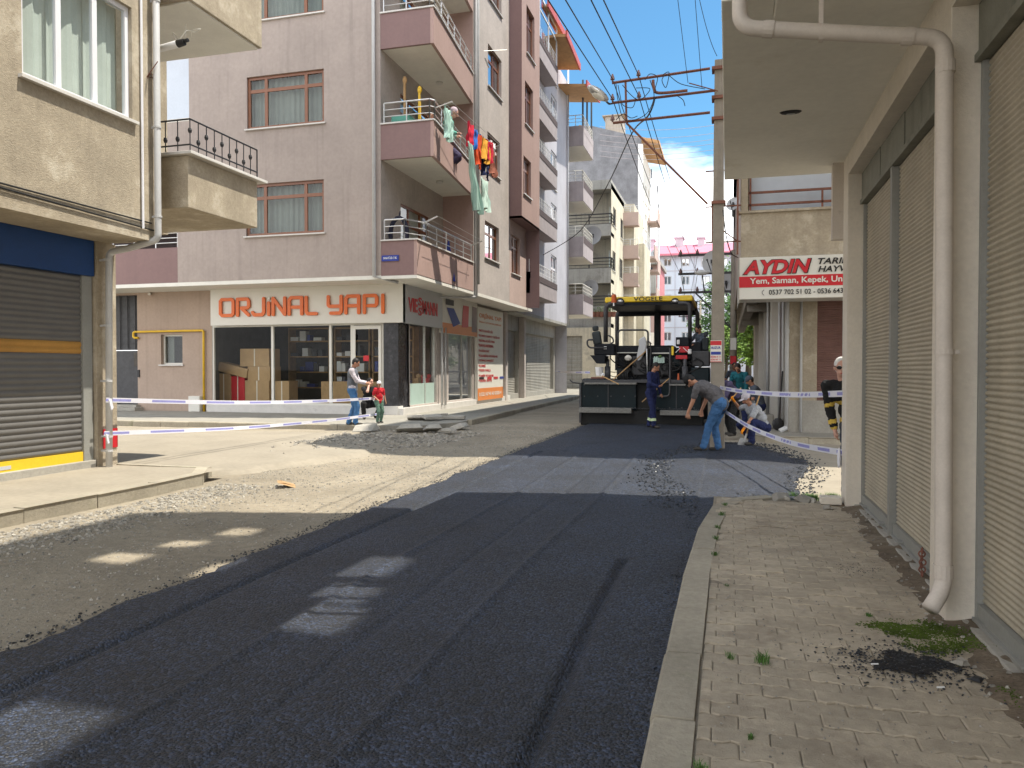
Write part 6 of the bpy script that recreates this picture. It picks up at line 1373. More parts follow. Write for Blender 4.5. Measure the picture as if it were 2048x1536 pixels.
# canopy
YC0, YCE = YT+.1, YT+3.6
c0, c1 = ppx(315, 205, YC0), ppx(1110, 135, YC0)
cw = c1.x-c0.x; b = MB()
prof = [(0, .05), (.06, 0), (.94, 0), (1, 0), (1, 1), (.97, 1), (.06, .97), (0, .8)]
b.extr([(p[0]*cw, p[1]*(c1.z-c0.z)) for p in [(.0, .0), (1, 0), (1, .9), (.985, 1), (.02, 1), (0, .9)]], (c0.x, YC0, c0.z), (1, 0, 0), (0, 0, 1), (0, YCE-YC0, 0)); cn = b.build('canopy', 'paver_yellow', pvr, bevel=.03)
b = MB(); b.box(c0.x+.05, c1.x-.05, YC0+.05, YCE-.05, c0.z-.10, c0.z-.002); b.build('canopy_lining', 'paver_dark', cn)
zz0 = ppx(700, 325, YCE-.3).z; zz1 = ppx(700, 268, YCE-.3).z; b = MB(); b.box(ppx(440, 300, YCE-.3).x, ppx(1150, 300, YCE-.3).x, YCE-.35, YCE-.2, zz0, zz1+.25); b.build('rear_crossbeam', 'paver_dark', cn)
a_ = ppx(575, 193, YC0); c_ = ppx(836, 150, YC0); text('VÖGELE', 'lettering', 'ink_black', cn, (a_.x, YC0-.008, a_.z), (1, 0, 0), (0, 0, 1), c_.x-a_.x, (c_.z-a_.z)*1.3, .012, .004)
for x in (455, 950): p = ppx(x, 200, YC0); b = MB(); b.extr([(.13*math.cos(t*math.pi/8), .15*math.sin(t*math.pi/8)) for t in range(9)], (p.x, YC0-.03, p.z-.02), (1, 0, 0), (0, 0, 1), (0, .06, 0)); o = b.build('light_recess', 'ink_black', cn); b = MB(); b.ball((p.x, YC0-.04, p.z+.03), (.09, .03, .04), 10, 5); b.build('lamp', 'steel', o)
p = ppx(397, 205, YC0-.06); b = MB(); b.cone(p, p+Vector((0, 0, .20)), .085, .075, 12); b.ball(p+Vector((0, 0, .20)), (.075, .075, .07), 10, 6); o = b.build('beacon', 'glow_orange', cn); b = MB(); b.cone(p-Vector((0, 0, .1)), p, .03, n=8); b.build('beacon_stem', 'steel', o)
def post(pts, r=.055, Y=None): b = MB(); b.tube(bend(pts, .3, 8), r, 8); return b.build('canopy_post', 'dark_metal', pvr, smooth=True)
V = Vector
A = ppx(322, 560, YC0); B = ppx(325, 240, YC0); T0 = ppx(400, 215, YC0); post([A, V((A.x, YC0, B.z+.12)), V((T0.x+.3, YC0, c0.z-.06))], .07)
A = ppx(1083, 560, YC0); post([V((A.x, YC0, A.z)), V((A.x, YC0, c0.z-.08)), V((A.x-.35, YC0, c0.z-.06))], .06)
A = ppx(425, 600, YCE-.3); post([V((A.x, YCE-.3, 1.6)), V((A.x, YCE-.3, zz1)), V((A.x+.5, YCE-.3, zz1+.12))], .07)
A = ppx(1150, 600, YCE-.3); post([V((A.x, YCE-.3, 1.8)), V((A.x, YCE-.3, zz1)), V((A.x-.5, YCE-.3, zz1+.12))], .07)
A = ppx(790, 590, YCE-.4); b = MB(); b.box(A.x-.11, A.x+.11, YCE-.5, YCE-.3, 1.6, zz1+.2); b.build('exhaust_column', 'paver_dark', pvr, bevel=.03)
# rails
def rail(pts, Y, r=.022, m_='dark_metal'):
    b = MB(); b.tube(bend([ppx(*p, Y) for p in pts], .12, 5), r, 7); return b.build('handrail', m_, pvr, smooth=True)
rail([(435, 590), (435, 452), (705, 452), (705, 800)], YT-.05, .03); rail([(720, 560), (730, 620), (715, 900)], YT-.3, .02); rail([(800, 1052), (902, 1052), (905, 622), (895, 620)], YS-.05, .028); rail([(693, 620), (700, 880)], YT-.3, .02, 'steel')
rail([(215, 540), (155, 540), (157, 590), (180, 612), (330, 612)], YS+.6, .028); rail([(345, 500), (385, 520), (395, 560), (370, 575)], YS+.6, .025); rail([(700, 540), (735, 580)], YT-.1, .018)
rail([(95, 935), (20, 925), (-2, 900)], YS+.2, .02)
# operator seats and platforms
def seat(x0, x1, yt, yb, Y, tilt=1):
    a = ppx(x0, yb, Y); c = ppx(x1, yt, Y); w_ = abs(c.x-a.x)*.8; h = c.z-a.z; o = thing('x', 'x', 'x') if False else None
    T = Matrix.Translation(((a.x+c.x)/2, Y, a.z)) @ Matrix.Rotation(-.16*tilt, 4, 'Y')
    b = MB(); b.box(-w_/2, w_/2, -.08, .10, 0, h*.70, T=T); s_ = b.build('seat', 'seat_fabric', pvr, bevel=.05)
    b = MB(); b.box(-w_*.36, w_*.36, -.06, .09, h*.72, h, T=T); b.build('headrest', 'seat_fabric', s_, bevel=.05)
    b = MB(); b.box(-w_/2, w_/2, .0, .55, -.12, .03, T=T); b.build('cushion', 'seat_fabric', s_, bevel=.05); return s_
seat(205, 300, 412, 582, YS+.75); seat(1185, 1258, 465, 640, YT+.1, -.3)
pbox('seat_console', 'paver_dark', 215, 400, 575, 680, YS+.7, .5, .03); b = MB(); q0, q1 = ppx(185, 680, YS+.6), ppx(320, 755, YS+.6)
b.extr([(0, 0), (q1.x-q0.x, 0), (q1.x-q0.x, q1.z-q0.z), (.2, q1.z-q0.z)], (q0.x, YS+.5, q0.z), (1, 0, 0), (0, 0, 1), (0, .7, 0)); b.build('seat_platform', 'paver_dark', pvr, bevel=.01)
pbox('sticker', 'white', 296, 322, 679, 686, YS+.69, .01, 0); pbox('sticker', 'white', 330, 358, 679, 686, YS+.69, .01, 0); pbox('control_box', 'steel', 305, 330, 600, 625, YS+.66, .05, .005)
pbox('operator_platform', 'paver_dark', 1100, 1262, 640, 780, YT, 1.0, .04); pbox('side_wall', 'paver_dark', 1075, 1190, 560, 780, YT+.05, .8, .03)
# things lying on it
def rod(nm, m_, a_, c_, Y0, Y1, r, label, cat, extra=None):
    o = thing(nm, label, cat, ppx(*a_, Y0)); b = MB(); b.cone(ppx(*a_, Y0), ppx(*c_, Y1), r, n=7); b.build('handle', m_, o); 
    return o
o = rod('shovel', 'wood', (385, 905), (690, 640), YS+.1, YT-.25, .018, 'long shovel leaning diagonally against the paver handrail', 'shovel'); b = MB(); p = ppx(385, 905, YS+.1); b.box(p.x-.28, p.x+.02, YS+.02, YS+.2, p.z-.06, p.z-.04); b.build('blade', 'rust', o)
o = rod('rake', 'wood', (290, 868), (440, 942), YS+.1, YS-.16, .02, 'wooden asphalt rake lying over the left edge of the screed', 'rake'); b = MB(); p = ppx(290, 868, YS+.1); b.box(p.x-.32, p.x+.06, YS+.05, YS+.16, p.z-.07, p.z-.03); b.build('head', 'rust', o)
b = MB(); p = ppx(265, 865, YS+.4); b.cone(p, p+V((0, 0, .26)), .10, .13, 12); b.ball(p+V((.12, -.05, .02)), .06, 8, 5); single(b, 'bucket', 'white', 'white plastic bucket standing on the left of the screed deck', 'bucket')
q = MB(); n = 8; P_ = [(600, 700), (622, 590), (618, 540), (670, 505), (692, 550), (690, 620), (640, 720), (612, 735)]
q.extr([(ppx(*t, YT-.3).x-ppx(600, 700, YT-.3).x, ppx(*t, YT-.3).z-ppx(600, 700, YT-.3).z) for t in P_], ppx(600, 700, YT-.3), (1, 0, 0), (0, 0, 1), (0, .12, 0)); single(q, 'grey_cloth', 'sign_grey', 'pale grey cloth draped over the paver handrail', 'cloth', bevel=.03)
for i in range(5):
    p = ppx(765+20*i, 750, YT-.3); b = MB(); b.cone(p, p+V((0, 0, .15)), .04, n=8); b.cone(p+V((0, 0, .15)), p+V((0, 0, .20)), .035, .015, 8); o = b.build('water_bottle', 'frosted'); tag(o, 'clear water bottle in the row on the back of the paver', 'bottle', 'water bottles on the paver')
b = MB(); p = ppx(815, 695, YT-.3); b.ball(p, (.06, .05, .05), 8, 5); single(b, 'green_bag', 'plant_green', 'small bright green bag above the water bottles on the paver', 'bag')
b = MB(); p = ppx(980, 875, YS+.3); b.cone(p-V((0, 0, .1)), p+V((0, 0, .1)), .035, .02, 8); single(b, 'marker_cone', 'glow_orange', 'small orange marker standing on the screed deck', 'cone')
b = MB(); p = ppx(525, 705, YT-.3); b.ball(p, (.11, .08, .09), 10, 6); single(b, 'helmet', 'offwhite', 'pale helmet hanging on the rear of the paver', 'helmet')

# ================================================================ PEOPLE
for k, c_ in dict(p_navy=(.012, .018, .07), p_jeans=(.045, .12, .26), p_jeans2=(.06, .16, .34), p_grey=(.10, .095, .10), p_lgrey=(.34, .35, .37), p_black=(.012, .012, .013), p_red=(.50, .02, .03), p_teal=(.01, .11, .14), p_green=(.09, .16, .12), p_vest=(.12, .13, .15), p_shirt=(.50, .46, .50), p_khaki=(.22, .19, .12), p_purple=(.07, .06, .12), p_yel=(.62, .43, .08), p_orange=(.85, .28, .01), p_reflect=(.62, .75, .45), p_shoe=(.05, .045, .04), p_slate=(.07, .085, .11)).items(): defm(k, c_, rough=.88, var=.22, scale=6, bump=.5, bscale=16)
defm('skin', (.40, .20, .125), rough=.5, var=.08, scale=10); defm('skin_pale', (.58, .33, .25), rough=.5, var=.07, scale=10)
def blob(name, shapes, voxel, m_, parent, smooth_it=3, mats=None, zone=None, folds=False):
    """closed tapered limbs and ellipsoids fused into one continuous skin by a voxel remesh"""
    mb = MB()
    for s_ in shapes:
        if s_[0] == 'c':
            _, a, ra, c, rc = s_; a = Vector(a); c = Vector(c); L_ = (c-a).length; k = max(1, int(L_/.07))
            mb.cone(a, c, ra, rc, 12); mb.ball(a, ra, 10, 8); mb.ball(c, rc, 10, 8)
        else:
            _, c, r, T = s_; mb.ball(c, r, 16, 12, T=T)
    me = bpy.data.meshes.new('t'); me.from_pydata(mb.v, [], mb.f); ob = bpy.data.objects.new('t', me); COL.objects.link(ob)
    r = ob.modifiers.new('r', 'REMESH'); r.mode = 'VOXEL'; r.voxel_size = voxel; r.use_smooth_shade = True
    if smooth_it: s2 = ob.modifiers.new('s', 'SMOOTH'); s2.factor = .5; s2.iterations = smooth_it
    dg = bpy.context.evaluated_depsgraph_get(); dg.update(); me2 = bpy.data.meshes.new_from_object(ob.evaluated_get(dg)); bpy.data.objects.remove(ob); bpy.data.meshes.remove(me)
    me2.name = name
    for x in ([m_]+(mats or [])): me2.materials.append(M[x])
    if folds:
        nn = [v.normal.copy() for v in me2.vertices]
        for v, n_ in zip(me2.vertices, nn):
            c = v.co.copy(); v.co = c+n_*(.011*noise.noise(Vector((c.x*9, c.y*9, c.z*14)))+.006*(1-abs(noise.noise(Vector((c.x*17+3, c.y*17, c.z*30))))*3))
    if zone:
        for p in me2.polygons: p.material_index = zone(p.center)
    me2.polygons.foreach_set('use_smooth', [True]*len(me2.polygons))
    o = bpy.data.objects.new(name, me2); COL.objects.link(o); o.parent = parent; ORG[o.name] = Vector(); return o
def ik(a, c, l1, l2, pole):
    a, c, pole = Vector(a), Vector(c), Vector(pole); d = c-a; L_ = d.length
    if L_ > (l1+l2)*.995: c = a+d.normalized()*(l1+l2)*.995; d = c-a; L_ = d.length
    x = (l1*l1-l2*l2+L_*L_)/(2*L_); h = math.sqrt(max(0, l1*l1-x*x)); n = pole-d.normalized()*pole.dot(d.normalized())
    n = n.normalized() if n.length > 1e-5 else Vector((0, 1, 0)); return a+d.normalized()*x+n*h, c
def person(label, loc, yaw, H=1.74, pelvis=(0, 0, .93), lean=4, side=0, feet=((-.12, .02, .08), (.12, .02, .08)), hands=((-.25, .08, .82), (.25, .08, .82)), head=(0, 0), kneep=(0, 1, .1), elbowp=((-.6, -1, -.3), (.6, -1, -.3)),
           shirt='p_grey', sleeve='short', trousers='p_jeans', shoe='p_shoe', hair='hair_black', cap=None, skin='skin', girth=1.0, vest=None, gloves=None, shorts=False, vox=.012, hairlen=0, beard=False, grip=(None, None), stripes=None, cuff=None):
    k = H/1.74; o = thing('person', label, 'person', loc, yaw, world=False)
    P = Vector(pelvis); ln = R(lean); sd = R(side); t1 = Vector((math.sin(sd)*.6, math.sin(ln*.75), math.cos(ln*.75))).normalized(); t2 = Vector((math.sin(sd), math.sin(ln*1.15), math.cos(ln*1.15))).normalized()
    W = P+t1*.24*k; C = W+t2*.20*k; NB = C+t2*.12*k; X = Vector((1, 0, 0)); fwd = t2.cross(X)*-1 if False else X.cross(t2)*-1
    fwd = Vector((0, t2.z, -t2.y)).normalized()
    sh = [C+t2*.07*k-X*.185*k*girth**.5, C+t2*.07*k+X*.185*k*girth**.5]; hp = [P-X*.095*k, P+X*.095*k]
    hpitch, hyaw = R(head[0]), R(head[1]); hd = Matrix.Rotation(hyaw, 3, 'Z') @ Matrix.Rotation(-hpitch, 3, 'X')   # head frame: y forward
    Tq = hd; nk = (t2+Vector((0, .15, 0.6))).normalized(); HC = NB+nk*.075*k+hd @ Vector((0, .02, .095))*k
    g = girth; arms = []; legs = []
    for i in (0, 1): e, w_ = ik(sh[i], hands[i], .29*k, .25*k, elbowp[i]); arms.append((sh[i], e, w_))
    for i in (0, 1): kn, an = ik(hp[i], feet[i][:3], .43*k, .42*k, kneep if not isinstance(kneep[0], tuple) else kneep[i]); legs.append((hp[i], kn, an))
    sp = [('c', P, .10*k, W, .09*k), ('c', W, .09*k, C, .11*k), ('c', C, .11*k, NB, .05*k), ('c', NB-nk*.02, .056*k, HC-hd @ Vector((0, .015, .05))*k, .052*k),
          ('e', HC+hd @ Vector((0, -.012, .018))*k, (.075*k, .093*k, .098*k), Tq), ('e', HC+hd @ Vector((0, .028, -.045))*k, (.052*k, .056*k, .062*k), Tq), ('c', HC+hd @ Vector((0, .085, .008))*k, .010*k, HC+hd @ Vector((0, .108, -.022))*k, .016*k),
          ('e', HC+hd @ Vector((-.076, -.005, -.005))*k, (.012*k, .02*k, .032*k), Tq), ('e', HC+hd @ Vector((.076, -.005, -.005))*k, (.012*k, .02*k, .032*k), Tq), ('c', HC+hd @ Vector((-.02, .078, -.055))*k, .010*k, HC+hd @ Vector((.02, .078, -.055))*k, .010*k), ('c', HC+hd @ Vector((-.03, .078, .03))*k, .011*k, HC+hd @ Vector((.03, .078, .03))*k, .011*k)]
    for i in (0, 1):
        s_, e, w_ = arms[i]; sp += [('c', s_, .05*k, e, .040*k), ('c', e, .041*k, w_, .027*k)]
        fd = (w_-e).normalized() if grip[i] is None else (Vector(grip[i])).normalized(); pn = fd.cross(Vector((0, 0, 1)) if abs(fd.z) < .85 else Vector((0, 1, 0))).normalized(); th = pn.cross(fd).normalized()
        side_ = 1 if i == 0 else -1
        lat = pn if abs(fd.z) < .85 else Vector((0, 1, 0)); lat = (lat-fd*lat.dot(fd)).normalized(); nr = fd.cross(lat).normalized()*side_
        pc = w_+fd*.045*k; sp.append(('c', w_+fd*.01, .024*k, w_+fd*.07*k, .028*k))
        sp += [('c', w_+fd*.02*k-lat*.018*k, .018*k, w_+fd*.078*k-lat*.026*k, .014*k), ('c', w_+fd*.02*k+lat*.018*k, .018*k, w_+fd*.078*k+lat*.026*k, .014*k)]
        curl_ = .9 if grip[i] is not None else .35
        for q in range(4):
            b0 = w_+fd*.082*k+lat*(-.030+.020*q)*k; L_ = (.042, .048, .045, .034)[q]*k
            d1 = (fd+nr*curl_*.6).normalized(); d2 = (fd*(1-curl_)+nr*(curl_+.15)).normalized(); b1 = b0+d1*L_*.55; sp += [('c', b0, .0095*k, b1, .0088*k), ('c', b1, .0088*k, b1+d2*L_*.6, .0075*k)]
        tb = w_+fd*.03*k+lat*.03*k; td = (fd*.6+lat*.7+nr*.4).normalized(); sp += [('c', tb, .012*k, tb+td*.032*k, .0105*k), ('c', tb+td*.032*k, .0105*k, tb+(td+fd*.5).normalized()*.06*k, .009*k)]
        h_, kn, an = legs[i]; sp += [('c', h_, .085*k*g, kn, .052*k), ('c', kn, .052*k, an, .036*k)]
    def zone(c):
        if gloves:
            for i in (0, 1):
                if (c-arms[i][2]).length < .14*k and (c-arms[i][1]).length > .235*k: return 1
        return 0
    blob('body', sp, vox*.85, skin, o, 1, [gloves] if gloves else None, zone if gloves else None)
    # eyes, brows, mouth
    b = MB()
    for s_ in (-1, 1): b.ball(HC+hd @ Vector((s_*.030, .084, .010))*k, (.011*k, .006*k, .006*k), 8, 5, T=Tq)
    b.build('eyes', 'ink_black', o); b = MB()
    for s_ in (-1, 1): b.ball(HC+hd @ Vector((s_*.030, .088, .031))*k, (.018*k, .006*k, .004*k), 8, 5, T=Tq)
    b.build('eyebrows', hair, o)
    b = MB(); b.ball(HC+hd @ Vector((0, .088, -.055))*k, (.022*k, .005*k, .005*k), 8, 5, T=Tq); b.build('mouth', 'p_red', o)
    if hair: blob('hair', [('e', HC+hd @ Vector((0, -.024, .030))*k, (.082*k, .096*k, .096*k), Tq), ('e', HC+hd @ Vector((0, -.045, -.01-hairlen))*k, (.074*k, .062*k, (.07+hairlen)*k), Tq)], .010, hair, o, 2)
    if beard: blob('beard', [('e', HC+hd @ Vector((0, .034, -.062))*k, (.055*k, .056*k, .048*k), Tq)], .010, hair, o, 1)
    if cap:
        q = blob('cap', [('e', HC+hd @ Vector((0, -.012, .048))*k, (.090*k, .106*k, .088*k), Tq), ('e', HC+hd @ Vector((0, .115, .035))*k, (.062*k, .07*k, .010*k), Tq)], .009, cap, o, 1)
    # torso garment
    ts = [('c', P+t1*.0, .125*k*g, W, .118*k*g), ('c', W, .118*k*g, C, .128*k*g), ('c', C, .125*k, NB-t2*.015, .062*k), ('c', sh[0], .068*k, sh[1], .068*k), ('c', hp[0]+t1*.06*k, .095*k*g, hp[1]+t1*.06*k, .095*k*g), ('e', C-t2*.02, (.185*k*g, .125*k*g, .16*k), Matrix.Rotation(-ln*1.15, 3, 'X')), ('e', W-t2*.03, (.165*k*g, .125*k*g**1.5, .17*k), Matrix.Rotation(-ln*.9, 3, 'X'))]
    for i in (0, 1):
        s_, e, w_ = arms[i]
        if sleeve == 'short': ts.append(('c', s_, .067*k, s_.lerp(e, .72), .060*k))
        elif sleeve == 'long': ts += [('c', s_, .066*k, e, .054*k), ('c', e, .054*k, e.lerp(w_, .9), .040*k)]
        else: ts.append(('c', s_, .062*k, s_.lerp(e, .12), .058*k))
    rnd_ = random.Random(hash(label) % 999)
    for q in range(7): ts.append(('c', W+Vector((rnd_.uniform(-.12, .12), rnd_.choice([-1, 1])*.10, rnd_.uniform(-.12, .2)))*k, .018*k, W+Vector((rnd_.uniform(-.12, .12), rnd_.choice([-1, 1])*.10, rnd_.uniform(-.12, .2)))*k, .03*k)) if q < 0 else None
    def zs(c):
        if stripes:
            t = (c-P).dot(t1)/k
            for (a_, c_) in stripes[1]:
                if a_ < t < c_: return 1
        return 0
    blob('shirt', ts, vox, shirt, o, 3, [stripes[0]] if stripes else None, zs if stripes else None, True)
    if vest: blob('vest', [(s_[0], s_[1], s_[2]+.014, s_[3], s_[4]+.014) if s_[0] == 'c' else (s_[0], s_[1], tuple(v+.014 for v in s_[2]), s_[3]) for s_ in ts[:3]+ts[5:7]], vox, vest, o, 3)
    # trousers
    tr = [('c', hp[0], .112*k*g, hp[1], .112*k*g), ('c', P, .118*k*g, P+t1*.05*k, .115*k*g)]
    for i in (0, 1):
        h_, kn, an = legs[i]; mid = kn.lerp(an, .5)
        if shorts: tr.append(('c', h_, .10*k*g, kn, .075*k))
        else: tr += [('c', h_, .104*k*g, kn, .074*k), ('c', kn, .074*k, an+(kn-an)*.03, .062*k), ('c', kn.lerp(an, .8), .060*k, an, .066*k)]
    def zt_(c):
        if cuff:
            for i in (0, 1):
                t = (c-legs[i][2]).length
                if .13*k < t < .19*k: return 1
        return 0
    blob('trousers', tr, vox, trousers, o, 3, [cuff] if cuff else None, zt_ if cuff else None, True)
    for i in (0, 1):
        an = legs[i][2]; fy = R(feet[i][3]) if len(feet[i]) > 3 else 0; fp = R(feet[i][4]) if len(feet[i]) > 4 else 0; D = Matrix.Rotation(fy, 3, 'Z') @ Matrix.Rotation(-fp, 3, 'X')
        blob('shoe', [('c', an+D @ Vector((0, -.035, -.035))*k, .042*k, an+D @ Vector((0, .05, -.035))*k, .042*k), ('e', an+D @ Vector((0, .10, -.045))*k, (.048*k, .09*k, .035*k), D), ('c', an, .045*k, an-Vector((0, 0, .03))*k, .044*k)], .010, shoe, o, 1)
    o['_j'] = 0; del o['_j']
    return o, dict(HC=HC, arms=arms, legs=legs, hd=hd, k=k, C=C, P=P, sh=sh)
def wpos(x, y, z=0.06): return HZ(z, x, y)
def towards(d): return math.atan2(-d[0], d[1])     # yaw so that local +y points along d
# viewing direction is about (-.27,.96); image-right is RT
TL, TC = Vector((-RT.x, -RT.y, 0)), Vector((-FW.x, -FW.y, 0))
# 1 man in grey vest, in profile facing right, looking at his hands
p = wpos(705, 850, .15); ya = towards(RT); person('man in dark grey vest and blue jeans standing by the shop, looking at his hands', p, ya, H=1.80, lean=2, hands=((-.10, .36, 1.13), (.10, .38, 1.12)), head=(32, 0), shirt='p_shirt', sleeve='long', vest='p_vest', trousers='p_jeans2', skin='skin', elbowp=((-.5, -.6, -1), (.5, -.6, -1)), feet=((-.10, -.12, .08, -5), (.10, .10, .08, 5)))
# 2 man in black crouching against the shop
p = wpos(735, 838, .15); p = HY(21.3, 735, 829); p.z = .15; person('man in black T-shirt crouching behind the child, hand on his face', p, towards(TC+RT*.6), H=1.74, pelvis=(0, 0, .42), lean=18, feet=((-.2, .18, .08, 15), (.2, .25, .08, -15)), hands=((-.22, .42, .48), (.06, .30, 1.02)), kneep=((-.5, 1, .6), (.5, 1, .6)), head=(8, 25), shirt='p_black', trousers='p_black', skin='skin_pale', hair='hair_black', elbowp=((-1, .2, -.6), (.6, .3, -1)))
# 3 child
p = wpos(758, 846, .15); person('small child in red T-shirt, green trousers and white cap', p, towards(TC+RT*.8), H=1.16, pelvis=(0, 0, .60), lean=0, feet=((-.06, 0, .055), (.06, .03, .055)), hands=((-.20, .06, .50), (.10, .10, .66)), head=(0, 0), shirt='p_red', trousers='p_green', cap='white', skin='skin', vox=.010)
# 4 navy worker walking, rake handle in hands
p = wpos(1302, 855); nv, nj = person('worker in navy overalls with reflective leg bands holding a pole by the paver', p, towards(RT*.75+TC*.65), H=1.78, lean=6, feet=((-.13, -.14, .08, 5), (.12, .16, .08, -5)), hands=((-.30, .12, .90), (.20, .36, 1.12)), head=(35, 8), shirt='p_navy', sleeve='long', trousers='p_navy', hair='hair_black', cuff='p_reflect', elbowp=((-.8, -.6, -.4), (.8, -.4, -.8)), grip=((0, .6, -.8), (.2, 1, .3)))
rp = thing('rake', 'wooden rake handle held across by the worker in navy', 'rake', HY(YS-1.0, 1284, 804)); b = MB(); b.cone(HY(YS-1.0, 1284, 804), HY(YS-.55, 1338, 757), .016, n=8); b.build('handle', 'wood', rp)
# 5 bending man in jeans, seen from behind-right
p = wpos(1420, 903); person('man in dark grey T-shirt, cap and jeans bending forward beside the paver', p, towards(-RT*.88+FW*.47), H=1.80, pelvis=(0, -.20, .93), lean=52, feet=((-.13, .10, .08, 8), (.15, -.12, .08, -8)), hands=((-.24, .40, .66), (.30, .25, .76)), kneep=(0, 1, .1), head=(70, 0), shirt='p_grey', trousers='p_jeans', cap='p_black', hair='hair_black', girth=1.16, elbowp=((-.3, -.6, .6), (.6, -.6, .5)), grip=((0, -.2, -1), (0, -.1, -1)))
# 6 squatting man with cap, gloves and shovel, facing left
p = HY(17.0, 1512, 888); p.z = .06; sqy = towards(-RT*.95+TC*.3)
person('squatting man in grey T-shirt and pale cap with orange gloves holding a shovel', p, sqy, H=1.74, pelvis=(0, -.16, .36), lean=34, feet=((-.16, .22, .08, 6), (.16, -.02, .08, -4)), hands=((-.18, .56, .17), (.42, .26, .90)), kneep=((-.3, 1, .7), (.3, 1, .7)), head=(28, 0), shirt='p_lgrey', trousers='p_navy', cap='p_shirt', gloves='p_orange', hair='hair_black', skin='skin', girth=1.1, elbowp=((-.4, -.2, -1), (1, -.6, -.6)), grip=((0, .6, -.8), (0, .5, .6)))
def shovel(a_, c_, Y0, Y1, label, blade='steel', r=.017):
    A_, C_ = HY(Y0, *a_), HY(Y1, *c_); o = thing('shovel', label, 'shovel', A_); b = MB(); b.cone(A_, C_, r, r*.9, 8); b.build('handle', 'wood', o); d = (A_-C_).normalized(); u = d.orthogonal().normalized(); b = MB()
    u = Vector((1, .2, 0)); u = (u-d*u.dot(d)).normalized(); w_ = u.cross(d); P_ = [(-.10, 0), (.10, 0), (.11, .16), (.06, .26), (0, .29), (-.06, .26), (-.11, .16)]; b.extr(P_, A_-w_*.01, u, d, w_*.012); b.cone(A_-d*.12, A_+d*.06, .022, .028, 8); b.build('blade', blade, o, bevel=.003); return o
shovel((1490, 878), (1522, 782), 16.75, 16.75, 'shovel with wooden handle standing upright in the loose asphalt', 'blueglass' if False else 'steel')
# 7 worker behind the pole with gloves
p = wpos(1462, 868, .1); p = HY(18.6, 1462, 872); p.z = .1; person('worker in dark purple clothes partly hidden by the utility pole, gloved hands on a shovel', p, towards(-RT*.8+TC*.5), H=1.74, pelvis=(0, -.12, .86), lean=48, feet=((-.16, .1, .08), (.16, -.15, .08)), hands=((-.05, .46, .66), (.16, .34, .92)), head=(45, 0), shirt='p_purple', sleeve='long', trousers='p_black', gloves='p_khaki', hair='hair_black', elbowp=((-.6, -.5, -.3), (.7, -.5, 0)), grip=((0, .4, -.6), (0, .4, -.6)))
shovel((1445, 818), (1482, 776), 18.2, 18.5, 'shovel handle held by the worker behind the utility pole', 'rust')
# 8 teal shirt man; 9 dark tee man; 10 seated man
p = HY(21.8, 1482, 838); p.z = .1; person('dark haired man in teal long sleeve shirt leaning forward near the far pole', p, towards(-RT*.7+TC*.7), H=1.76, lean=20, side=0, pelvis=(0, -.08, .92), hands=((-.25, .25, .80), (.34, .12, .75)), head=(45, 10), shirt='p_teal', sleeve='long', trousers='p_black', hair='hair_black', beard=True, elbowp=((-.8, -.6, 0), (1, -.5, 0)))
p = HY(27.0, 1468, 826); p.z = .1; person('man in dark T-shirt standing farthest back with one hand on his hip', p, towards(TC), H=1.72, lean=0, hands=((-.30, .10, 1.02), (.22, .2, 1.0)), head=(5, 0), shirt='p_slate', trousers='p_khaki', hair='hair_black', elbowp=((-1, -.5, 0), (1, -.3, -.3)))
p = HY(20.6, 1518, 845); p.z = .15; person('man in slate grey shirt sitting low against the gallery wall', p, towards(-RT*.9+FW*.1), H=1.72, pelvis=(0, -.05, .55), lean=22, feet=((-.16, .38, .08), (.16, .30, .08)), hands=((-.14, .42, .72), (.14, .36, .70)), kneep=(0, 1, .8), head=(30, 0), shirt='p_slate', trousers='p_navy', cap='p_slate', hair='hair_black')
b = MB(); b.box(p.x-.15, p.x+.35, p.y-.2, p.y+.25, .14, .5); single(b, 'concrete_block', 'concrete', 'low concrete block serving as a seat at the gallery wall', 'block', bevel=.03)
b = MB(); b.cone((1.20, 19.9, .15), (1.3, 19.95, 1.6), .018, n=6); b.ball((1.2, 19.88, .3), (.14, .06, .16), 8, 6); single(b, 'shovel', 'black_metal', 'dark shovel leaning against the gallery wall', 'shovel')
# 11 white-haired man looking round the near pillar
p = HY(9.95, 1718, 880); p.z = .03
om, oj = person('white haired man in sunglasses and black yellow striped shirt looking round the pillar', p, towards(TC-RT*.55), H=1.78, lean=3, side=24, hands=((-.25, .06, .82), (.25, .06, .82)), head=(8, 12), shirt='p_black', sleeve='long', trousers='p_slate', hair='hair_white', skin='skin_pale', girth=1.1, stripes=('p_yel', ((.02, .06), (.10, .15), (.30, .345))))
hd, HC, k = oj['hd'], oj['HC'], oj['k']; b = MB()
for s_ in (-1, 1): b.ball(HC+hd @ Vector((s_*.034, .093, .010))*k, (.030*k, .009*k, .021*k), 10, 6, T=hd); b.cone(HC+hd @ Vector((s_*.064, .088, .016))*k, HC+hd @ Vector((s_*.083, -.01, .014))*k, .005, n=5)
b.cone(HC+hd @ Vector((-.02, .098, .014))*k, HC+hd @ Vector((.02, .098, .014))*k, .004, n=5); b.build('sunglasses', 'ink_black', om)
# 12 paver operator
p = HY(YT+.5, 1396, 735); hh = HY(YT+.5, 1395, 655).z; p.z = hh-1.23; person('paver operator in dark clothes seated under the canopy, looking down', p, towards(-RT*.8+TC*.5), H=1.74, pelvis=(.0, -.2, .50), lean=12, feet=((-.12, .35, .08), (.12, .35, .08)), hands=((-.2, .35, .72), (.2, .35, .72)), kneep=(0, 1, .8), head=(38, 0), shirt='p_slate', sleeve='long', trousers='p_black', hair='hair_black')
